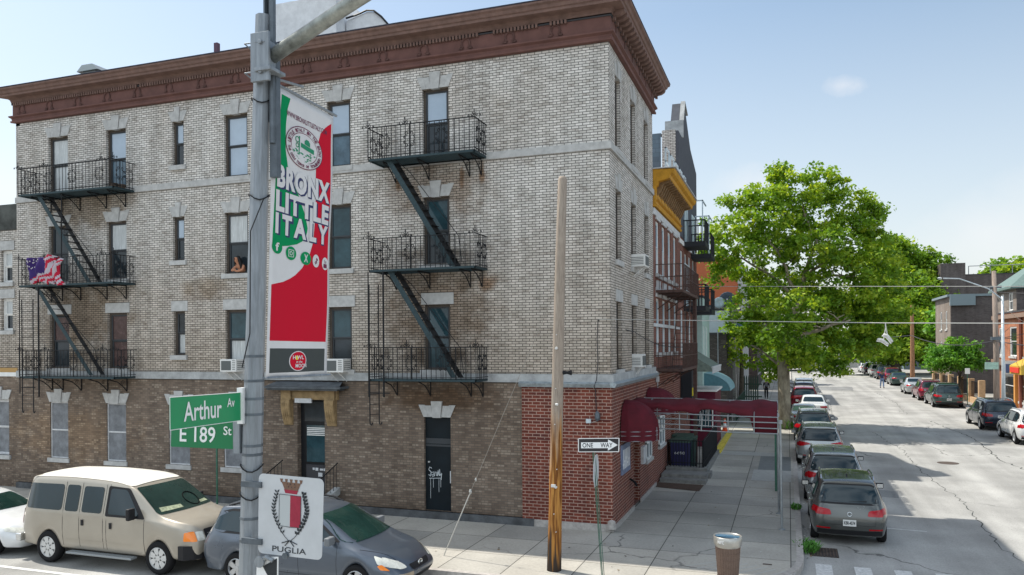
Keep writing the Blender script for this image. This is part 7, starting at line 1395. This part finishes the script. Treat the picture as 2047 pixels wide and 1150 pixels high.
# ================================================================ TREES
import numpy as np
def leafmat(name, c1, c2, c3):
    m = bpy.data.materials.new(name); m.use_nodes = True; n = m.node_tree.nodes; l = m.node_tree.links; n.clear()
    out = n.new('ShaderNodeOutputMaterial'); at_ = n.new('ShaderNodeAttribute'); at_.attribute_name = 'tone'; cr_ = n.new('ShaderNodeValToRGB'); e = cr_.color_ramp.elements; e[0].color = (*c1, 1); e[1].color = (*c3, 1); k = e.new(.5); k.color = (*c2, 1)
    l.new(at_.outputs['Fac'], cr_.inputs[0]); d = n.new('ShaderNodeBsdfPrincipled'); d.inputs['Roughness'].default_value = .5; d.inputs['Specular IOR Level'].default_value = .35; l.new(cr_.outputs[0], d.inputs['Base Color'])
    t = n.new('ShaderNodeBsdfTranslucent'); mx_ = n.new('ShaderNodeMixShader'); mx_.inputs[0].default_value = .45; g_ = n.new('ShaderNodeMixRGB'); g_.blend_type = 'MULTIPLY'; g_.inputs[0].default_value = 1; g_.inputs[2].default_value = (1.35, 1.25, .5, 1); l.new(cr_.outputs[0], g_.inputs[1]); l.new(g_.outputs[0], t.inputs[0])
    l.new(d.outputs[0], mx_.inputs[1]); l.new(t.outputs[0], mx_.inputs[2]); l.new(mx_.outputs[0], out.inputs[0]); return m
def foliage(name, blobs, nclump, nleaf, size, m, parent, loc, seed, clump=.6, hollow=.45):
    """blobs: (x,y,z,rx,ry,rz) around parent's origin; leaves sit in clumps near the blobs' surface"""
    R = np.random.RandomState(seed); w_ = np.array([(b[3]*b[4]*b[5])**(2/3) for b in blobs]); w_ /= w_.sum(); B = np.array(blobs); idx = R.choice(len(blobs), nclump, p=w_)
    d = R.normal(size=(nclump, 3)); d /= np.linalg.norm(d, axis=1)[:, None]; rad = (hollow**3+(1-hollow**3)*R.rand(nclump))**(1/3); rad *= 1+.14*R.normal(size=nclump).clip(-1, 1.6)
    cen = B[idx, :3]+d*B[idx, 3:]*rad[:, None]
    cs = clump*(.6+.8*R.rand(nclump)); ctone = R.rand(nclump)
    ci = np.repeat(np.arange(nclump), nleaf); N = len(ci); q = R.normal(size=(N, 3)); q *= (R.rand(N)**.45/np.linalg.norm(q, axis=1))[:, None]; q[:, 2] *= .62
    P = cen[ci]+q*cs[ci][:, None]
    nrm = R.normal(size=(N, 3))*.75+np.array([0, 0, .75])+q*.6; nrm /= np.linalg.norm(nrm, axis=1)[:, None]
    a = np.cross(nrm, R.normal(size=(N, 3))); a /= np.linalg.norm(a, axis=1)[:, None]; b_ = np.cross(nrm, a); s = size*(.6+.8*R.rand(N))[:, None]
    v = np.stack([P-a*s*.55, P+b_*s*.38-a*s*.05, P+a*s*.6+nrm*s*-.15, P-b_*s*.38-a*s*.05], 1).reshape(-1, 3)
    me = bpy.data.meshes.new(name); me.vertices.add(N*4); me.vertices.foreach_set('co', v.astype('f').ravel()); me.loops.add(N*4); me.loops.foreach_set('vertex_index', np.arange(N*4, dtype='i')); me.polygons.add(N); me.polygons.foreach_set('loop_start', np.arange(0, N*4, 4, dtype='i')); me.polygons.foreach_set('loop_total', np.full(N, 4, 'i'))
    me.update(); at_ = me.attributes.new('tone', 'FLOAT', 'FACE'); at_.data.foreach_set('value', (ctone[ci]*.6+R.rand(N)*.4).astype('f')); me.materials.append(m); o = bpy.data.objects.new(name, me); sc.collection.objects.link(o); o.parent = parent
    return o
BARK = mat('plane_bark', (.40, .35, .26), .9, var=.5, vscale=3.2, bump=1, bscale=7, col2=(.09, .07, .05), stretch=(1, 1, .45)); BARKD = mat('dark_bark', (.09, .075, .06), .9, var=.4, bump=.5, bscale=8)
def limbs(parent, trunk, ends, m, r0, seed=1, name='trunk'):
    """trunk polyline with radii; ends: list of (start index on trunk, end point, radius)"""
    rnd = random.Random(seed); b = MB(); b.tube([p[:3] for p in trunk], [p[3] for p in trunk], 12); b.build(name, m, parent, smooth=True)
    b = MB()
    for i, e, r in ends:
        p = V(trunk[i][:3]); q = V(e); n = 7; pts = []; L = (q-p).length
        for k in range(n+1): t = k/n; pt = p.lerp(q, t); pt += V((rnd.uniform(-1, 1), rnd.uniform(-1, 1), rnd.uniform(-.5, .5)))*L*.035*math.sin(PI*t)+V((0, 0, L*.06*math.sin(PI*t))); pts.append(pt)
        b.tube(pts, [r*(1-.8*k/n) for k in range(n+1)], 7)
        for k in (3, 4, 5, 6):
            for _ in range(2): d = V((rnd.uniform(-1, 1), rnd.uniform(-1, 1), rnd.uniform(-.1, .9)))*L*.26; b.tube([pts[k], pts[k]+d*.55+V((0, 0, .1)), pts[k]+d], [r*.3, r*.18, r*.06], 5)
    b.build('limbs', m, parent, smooth=True)
PL = leafmat('plane_leaves', (.068, .155, .014), (.185, .335, .026), (.42, .51, .045)); PL2 = leafmat('plane_leaves_far', (.07, .16, .016), (.18, .33, .027), (.38, .49, .045)); SL = leafmat('street_tree_leaves', (.06, .17, .022), (.11, .29, .035), (.22, .42, .055)); YL = leafmat('light_leaves', (.09, .25, .03), (.15, .36, .05), (.3, .5, .08))
C_ = V((4.5415, -20.7923, 5.088))
def D_(px, py, d): return C_+(f_+r2*((px-1023.5)/1556.5)-u2*((py-689)/1556.5))*d
tb = V((4.25, 26.4, rise(26.4)))
t1 = empty('plane_tree', tb, 'huge bright green plane tree with mottled trunk at the left kerb', 'tree')
S = 46/1556.5
def blob(px, py, rpx, rpy, d, dd=0): p = D_(px, py, d+dd)-tb; return (p.x, p.y, p.z, rpx*S, max(rpx, rpy)*S*.85, rpy*S)
bl1 = [blob(1588, 388, 62, 56, 46), blob(1535, 425, 62, 50, 46, -1), blob(1470, 470, 52, 42, 46, -1.5), blob(1425, 470, 26, 34, 46), blob(1650, 425, 55, 50, 46, 1), blob(1640, 490, 60, 40, 46, -2), blob(1580, 460, 50, 34, 46, 1), blob(1530, 520, 90, 60, 46, 1), blob(1700, 480, 60, 55, 46), blob(1735, 445, 28, 42, 46), blob(1700, 560, 82, 70, 46, -1),
    blob(1762, 520, 45, 55, 46, 1), blob(1510, 600, 50, 45, 46), blob(1490, 690, 42, 38, 46, 1), blob(1545, 680, 50, 50, 46, 2), blob(1620, 620, 70, 55, 46, 1.5), blob(1690, 640, 80, 55, 46), blob(1640, 690, 60, 34, 46, -1), blob(1760, 610, 60, 60, 46), blob(1560, 590, 60, 34, 46, 3), blob(1440, 520, 34, 26, 46), blob(1730, 690, 45, 24, 46), blob(1585, 620, 60, 40, 46, -3), blob(1540, 740, 40, 20, 46, 1), blob(1578, 690, 40, 28, 46, -3), blob(1550, 655, 36, 34, 46, -3), blob(1610, 715, 40, 20, 46, -2), blob(1650, 735, 45, 16, 46, 0), blob(1650, 365, 26, 26, 46), blob(1560, 345, 30, 24, 46), blob(1690, 395, 22, 24, 46), blob(1735, 410, 14, 22, 46), blob(1500, 395, 22, 22, 46), blob(1412, 432, 13, 18, 46), blob(1398, 505, 12, 16, 46), blob(1452, 405, 16, 14, 46), blob(1612, 338, 16, 12, 46), blob(1682, 352, 18, 14, 46), blob(1722, 385, 13, 14, 46), blob(1752, 428, 12, 16, 46), blob(1780, 470, 16, 18, 46), blob(1420, 560, 16, 14, 46), blob(1462, 640, 18, 20, 46)]
foliage('crown', bl1, 1020, 58, .19, PL, t1, tb, 5, clump=.56, hollow=.6)
def rel(px, py, d=46): p = D_(px, py, d)-tb; return (p.x, p.y, p.z)
tr = [(0, 0, -.3, .42), (*rel(1568, 800, 44.6), .34), (*rel(1566, 740, 44.8), .33), (*rel(1564, 700, 45), .3), (*rel(1578, 650, 45.5), .24), (*rel(1598, 600), .2), (*rel(1606, 560), .16), (*rel(1625, 500), .1)]
limbs(t1, tr, [(3, rel(1700, 640, 44), .2), (3, rel(1660, 655, 47), .16), (4, rel(1500, 600, 47), .14), (5, rel(1530, 470, 45), .13), (6, rel(1690, 500, 47), .13), (6, rel(1655, 520, 44), .1), (7, rel(1600, 390), .08), (7, rel(1660, 430), .08), (5, rel(1440, 500, 46), .12), (2, rel(1500, 690, 46), .1), (6, rel(1740, 560, 46), .12)], BARK, .4)
tb2 = V((18.0, 92, .7)); t2 = empty('plane_tree', tb2, 'second large green tree filling the sky beyond the far parked cars on the right', 'tree'); S = 108/1556.5
def blob2(px, py, rpx, rpy, dd=0): p = D_(px, py, 108+dd)-tb2; return (p.x, p.y, p.z, rpx*S, max(rpx, rpy)*S*.7, rpy*S)
foliage('crown', [blob2(1800, 530, 50, 50), blob2(1850, 545, 48, 46), blob2(1885, 575, 34, 40), blob2(1770, 560, 50, 60), blob2(1830, 610, 60, 55), blob2(1885, 620, 36, 34), blob2(1770, 640, 45, 40), blob2(1840, 665, 50, 30), blob2(1750, 690, 50, 24), blob2(1815, 695, 34, 20), blob2(1700, 700, 40, 22), blob2(1870, 660, 40, 40, -2), blob2(1800, 600, 80, 60, -3), blob2(1860, 600, 50, 50, -3), blob2(1780, 500, 34, 30), blob2(1855, 690, 55, 32, -4), blob2(1790, 705, 50, 24, -4), blob2(1895, 650, 28, 45, -4), blob2(1820, 650, 60, 50, -6), blob2(1740, 640, 50, 60, -6), blob2(1890, 690, 26, 24, -6), blob2(1780, 700, 60, 22, -8)], 1700, 46, .42, PL2, t2, tb2, 9, clump=1.25, hollow=.45)
limbs(t2, [(0, 0, -.4, .75), (-.8, 0, 2.5, .6), (-1.8, 0, 5, .5), (-2.5, 0, 8, .35)], [(1, (-7, -2, 9), .3), (2, (3, 1, 11), .3), (3, (-3, 0, 15), .2), (2, (-5, 2, 12), .25)], BARKD, .5)
t3 = empty('street_tree', (17.6, 51, rise(51)), 'small round fresh green street tree behind the dark green SUV', 'tree'); tb3 = t3.location
def blob3(px, py, rpx, rpy, dd=0): p = D_(px, py, 63+dd)-tb3; S3 = 63/1556.5; return (p.x, p.y, p.z, rpx*S3, rpx*S3*.9, rpy*S3)
foliage('crown', [blob3(1880, 715, 34, 24), blob3(1915, 700, 38, 24), blob3(1942, 720, 26, 20), blob3(1905, 725, 48, 18)], 190, 55, .17, SL, t3, tb3, 4, clump=.5, hollow=.2)
limbs(t3, [(0, 0, -.2, .12), (0, 0, 1.2, .1), (.05, 0, 1.9, .08)], [(2, (-.9, 0, 3.3), .05), (2, (.9, .1, 3.2), .05), (2, (.1, .2, 3.8), .05), (1, (.6, -.2, 2.6), .04)], BARKD, .1)
def bgtree(px, py, d, rpx, rpy, m, label, seed, n=120, name='background_tree', trunk=True):
    p = D_(px, py, d); S_ = d/1556.5; z0 = rise(p.y); r = empty(name, (p.x, p.y, z0), label, 'tree', 'trees in the distance'); hz = p.z-z0
    foliage('crown', [(0, 0, hz, rpx*S_, rpx*S_, rpy*S_), (-rpx*S_*.5, 0, hz-.3*rpy*S_, rpx*S_*.6, rpx*S_*.6, rpy*S_*.6), (rpx*S_*.55, 0, hz-.25*rpy*S_, rpx*S_*.6, rpx*S_*.6, rpy*S_*.6)], n, 40, .005*d, m, r, p, seed, clump=.011*d, hollow=.3)
    b = MB(); b.tube([(0, 0, -.5), (.1, 0, hz*.6), (0, 0, hz)], [.012*d*.3, .01*d*.25, .02], 7); b.build('trunk', BARKD, r)
bgtree(1480, 668, 58, 30, 24, YL, 'light green young tree showing left of the plane tree trunk', 21)
bgtree(1497, 600, 90, 26, 40, PL2, 'green tree behind the orange wall edge, left of the plane tree', 22)
bgtree(2025, 545, 150, 52, 24, PL2, 'rounded green treetop above the roofs at the right edge', 23, 160)
bgtree(1905, 640, 85, 34, 34, SL, 'bright green tree left of the tan brick house', 24)
bgtree(1560, 705, 125, 60, 26, PL2, 'dark green tree at the far end of the left pavement', 25, 150)
bgtree(1640, 700, 150, 60, 22, PL2, 'dark tree closing the far end of the street centre', 26, 150)
bgtree(1700, 705, 140, 40, 20, PL2, 'dark tree at the far end of the street by the last white car', 27)
bgtree(1470, 560, 85, 26, 40, PL, 'tree crown above the orange building roof line', 28) if 0 else None
weeds('weeds', 4.35, 27.0, rise(27), 500, 1.1, .6, 'bushy green weeds round the foot of the big plane tree', YL); weeds('climbing_plant', .4, 27.35, 1.0, 200, .5, 2.0, 'green creeper growing on the low dark brick building') if 0 else None
# ================================================================ PEOPLE
def skinobj(name, verts, edges, rad, m, parent, sub=2, root=0):
    me = bpy.data.meshes.new(name); me.from_pydata(verts, edges, []); o = bpy.data.objects.new(name, me); sc.collection.objects.link(o)
    sk = o.modifiers.new('k', 'SKIN'); sk.use_smooth_shade = True
    for i, v in enumerate(me.skin_vertices[0].data): v.radius = rad[i] if isinstance(rad[i], tuple) else (rad[i], rad[i]); v.use_root = (i == root)
    o.modifiers.new('s', 'SUBSURF').levels = sub; bpy.context.view_layer.update(); me2 = bpy.data.meshes.new_from_object(o.evaluated_get(bpy.context.evaluated_depsgraph_get())); bpy.data.objects.remove(o)
    me2.materials.clear(); me2.materials.append(m); me2.polygons.foreach_set('use_smooth', [True]*len(me2.polygons)); q = bpy.data.objects.new(name, me2); sc.collection.objects.link(q); q.parent = parent; return q
SKN = mat('skin_tan', (.42, .23, .15), .55, var=.08); SKD = mat('skin_brown', (.16, .085, .055), .55)
def walker(x, y, z, H, rz, label, skin, top, legs, hair, step=.22, extra=None):
    r = empty('person', (x, y, z), label, 'person', rz=rz); k = H/1.75; s = step
    Vv = [(0, 0, .95), (0, 0, 1.15), (0, .01, 1.38), (0, 0, 1.5), (0, -.02, 1.58), (0, -.03, 1.68), (0, -.01, 1.74),
          (.09, 0, .9), (.1, -s*.5, .5), (.1, -s*.9+.02, .1), (.1, -s*1.3, .04), (-.09, 0, .9), (-.1, s*.35, .5), (-.1, s*.95, .13), (-.1, s*.6, .04),
          (.2, .01, 1.42), (.25, .06, 1.15), (.25, -.03, .93), (.25, -.07, .84), (-.2, .01, 1.42), (-.25, -.05, 1.16), (-.25, -.17, .97), (-.25, -.22, .9)]
    E_ = [(0, 1), (1, 2), (2, 3), (3, 4), (4, 5), (5, 6), (0, 7), (7, 8), (8, 9), (9, 10), (0, 11), (11, 12), (12, 13), (13, 14), (2, 15), (15, 16), (16, 17), (17, 18), (2, 19), (19, 20), (20, 21), (21, 22)]
    rad = [(.15, .1), (.13, .09), (.16, .1), .055, .07, .085, .05, .085, .06, .042, .035, .085, .06, .042, .035, .055, .042, .03, .025, .055, .042, .03, .025]
    body = skinobj('body', [(a*k, b*k, c*k) for a, b, c in Vv], E_, [tuple(q*k for q in t) if isinstance(t, tuple) else t*k for t in rad], skin, r)
    up = [0, 1, 2, 15, 16, 19, 20]; mp_ = {v: i for i, v in enumerate(up)}
    V2 = [Vv[i] for i in up]; V2[0] = (0, 0, .9); skinobj('shirt', [(a*k, b*k, c*k) for a, b, c in V2], [(mp_[a], mp_[b]) for a, b in ((0, 1), (1, 2), (2, 15), (15, 16), (2, 19), (19, 20))], [tuple((q+.022)*k for q in (rad[i] if isinstance(rad[i], tuple) else (rad[i],)*2)) for i in up], top, r)
    lo = [0, 7, 8, 9, 11, 12, 13]; mp_ = {v: i for i, v in enumerate(lo)}
    skinobj('trousers', [tuple(q*k for q in Vv[i]) for i in lo], [(mp_[a], mp_[b]) for a, b in ((0, 7), (7, 8), (8, 9), (0, 11), (11, 12), (12, 13))], [tuple((q+.018)*k for q in (rad[i] if isinstance(rad[i], tuple) else (rad[i],)*2)) for i in lo], legs, r)
    b = MB(); b.lathe([(.0, .1), (.06, .085), (.095, .03), (.1, -.02), (.085, -.06)], 12, (0, .005*k, 1.67*k)); b.build('hair', hair, r, smooth=True)
    for dx, dy in ((.1, -s*1.1), (-.1, s*.8)): b = MB(); b.box((dx-.045)*k, (dy-.14)*k, .0, (dx+.045)*k, (dy+.1)*k, .08*k); b.build('shoe', INK, r, bevel=.03)
    return r
BLKC = mat('cloth_black', (.015, .015, .018), .9); NAVY = mat('cloth_navy', (.03, .05, .11), .9); DENIM = mat('cloth_denim', (.17, .24, .38), .9, var=.2); LBL = mat('cloth_pale_blue', (.45, .52, .6), .9)
p1_ = walker(13.5, 66.6, rise(66.6)-.15, 1.8, .15, 'person walking in the sunlit road in a dark navy waistcoat and pale blue jeans', SKD, NAVY, DENIM, BLKC, .24)
p2_ = walker(2.75, 48.3, rise(48.3), 1.62, PI, 'person in black clothes with a grey bag walking away on the shaded left pavement', SKD, BLKC, BLKC, BLKC, .14)
b = MB(); b.box(-.12, -.2, 1.0, .12, -.1, 1.35); o = b.build('bag', mat('bag_grey', (.12, .12, .13), .8), bevel=.04); o.location = (2.75, 48.05+.35-.0, rise(48.3)); o.rotation_euler = (0, 0, PI) if 0 else (0, 0, 0); tag(o, 'small grey shoulder bag on the back of the black clad walker', 'bag')
# woman leaning at the window
r = empty('person', (-12.22, 0, 7.45), 'person with long black hair and bare shoulders leaning out of a third storey window', 'person')
Vv = [(0.04, .35, -.1), (.04, .22, .1), (.02, .08, .24), (-.01, .0, .33), (-.03, -.05, .40), (-.04, -.07, .46), (-.04, -.06, .53), (.17, .05, .24), (.21, -.08, .1), (.06, -.15, .06), (-.04, -.16, .09), (-.14, .05, .23), (-.19, -.08, .1), (-.07, -.17, .09), (.04, -.17, .12)]
skinobj('body', Vv, [(0, 1), (1, 2), (2, 3), (3, 4), (4, 5), (5, 6), (2, 7), (7, 8), (8, 9), (9, 10), (2, 11), (11, 12), (12, 13), (13, 14)], [(.13, .1), (.13, .1), (.12, .08), .045, .062, .075, .055, .05, .042, .033, .028, .05, .042, .033, .028], mat('skin_warm', (.42, .2, .12), .5), r)
skinobj('hair', [(-.04, -.02, .575), (-.02, .04, .5), (.055, .0, .42), (.1, .0, .28), (.12, .02, .14), (-.125, .0, .46), (-.14, .02, .34), (-.13, .03, .22)], [(0, 1), (1, 2), (2, 3), (3, 4), (1, 5), (5, 6), (6, 7)], [(.085, .08), (.1, .09), (.07, .06), (.055, .05), (.04, .03), (.05, .05), (.045, .04), (.03, .03)], mat('hair_black', (.01, .009, .009), .45), r)
b = MB(); b.lathe([(.012, 0), (.008, .01)], 6, (-.065, -.15, .475), 'y'); b.lathe([(.012, 0), (.008, .01)], 6, (-.02, -.15, .475), 'y'); b.box(-.06, -.148, .42, -.02, -.14, .428); b.prism([(-.052, .44), (-.032, .44), (-.042, .48)], lambda u, v, d: (u, d, v), -.165, -.13); b.build('face_features', mat('face_dark', (.08, .03, .025), .5), r)
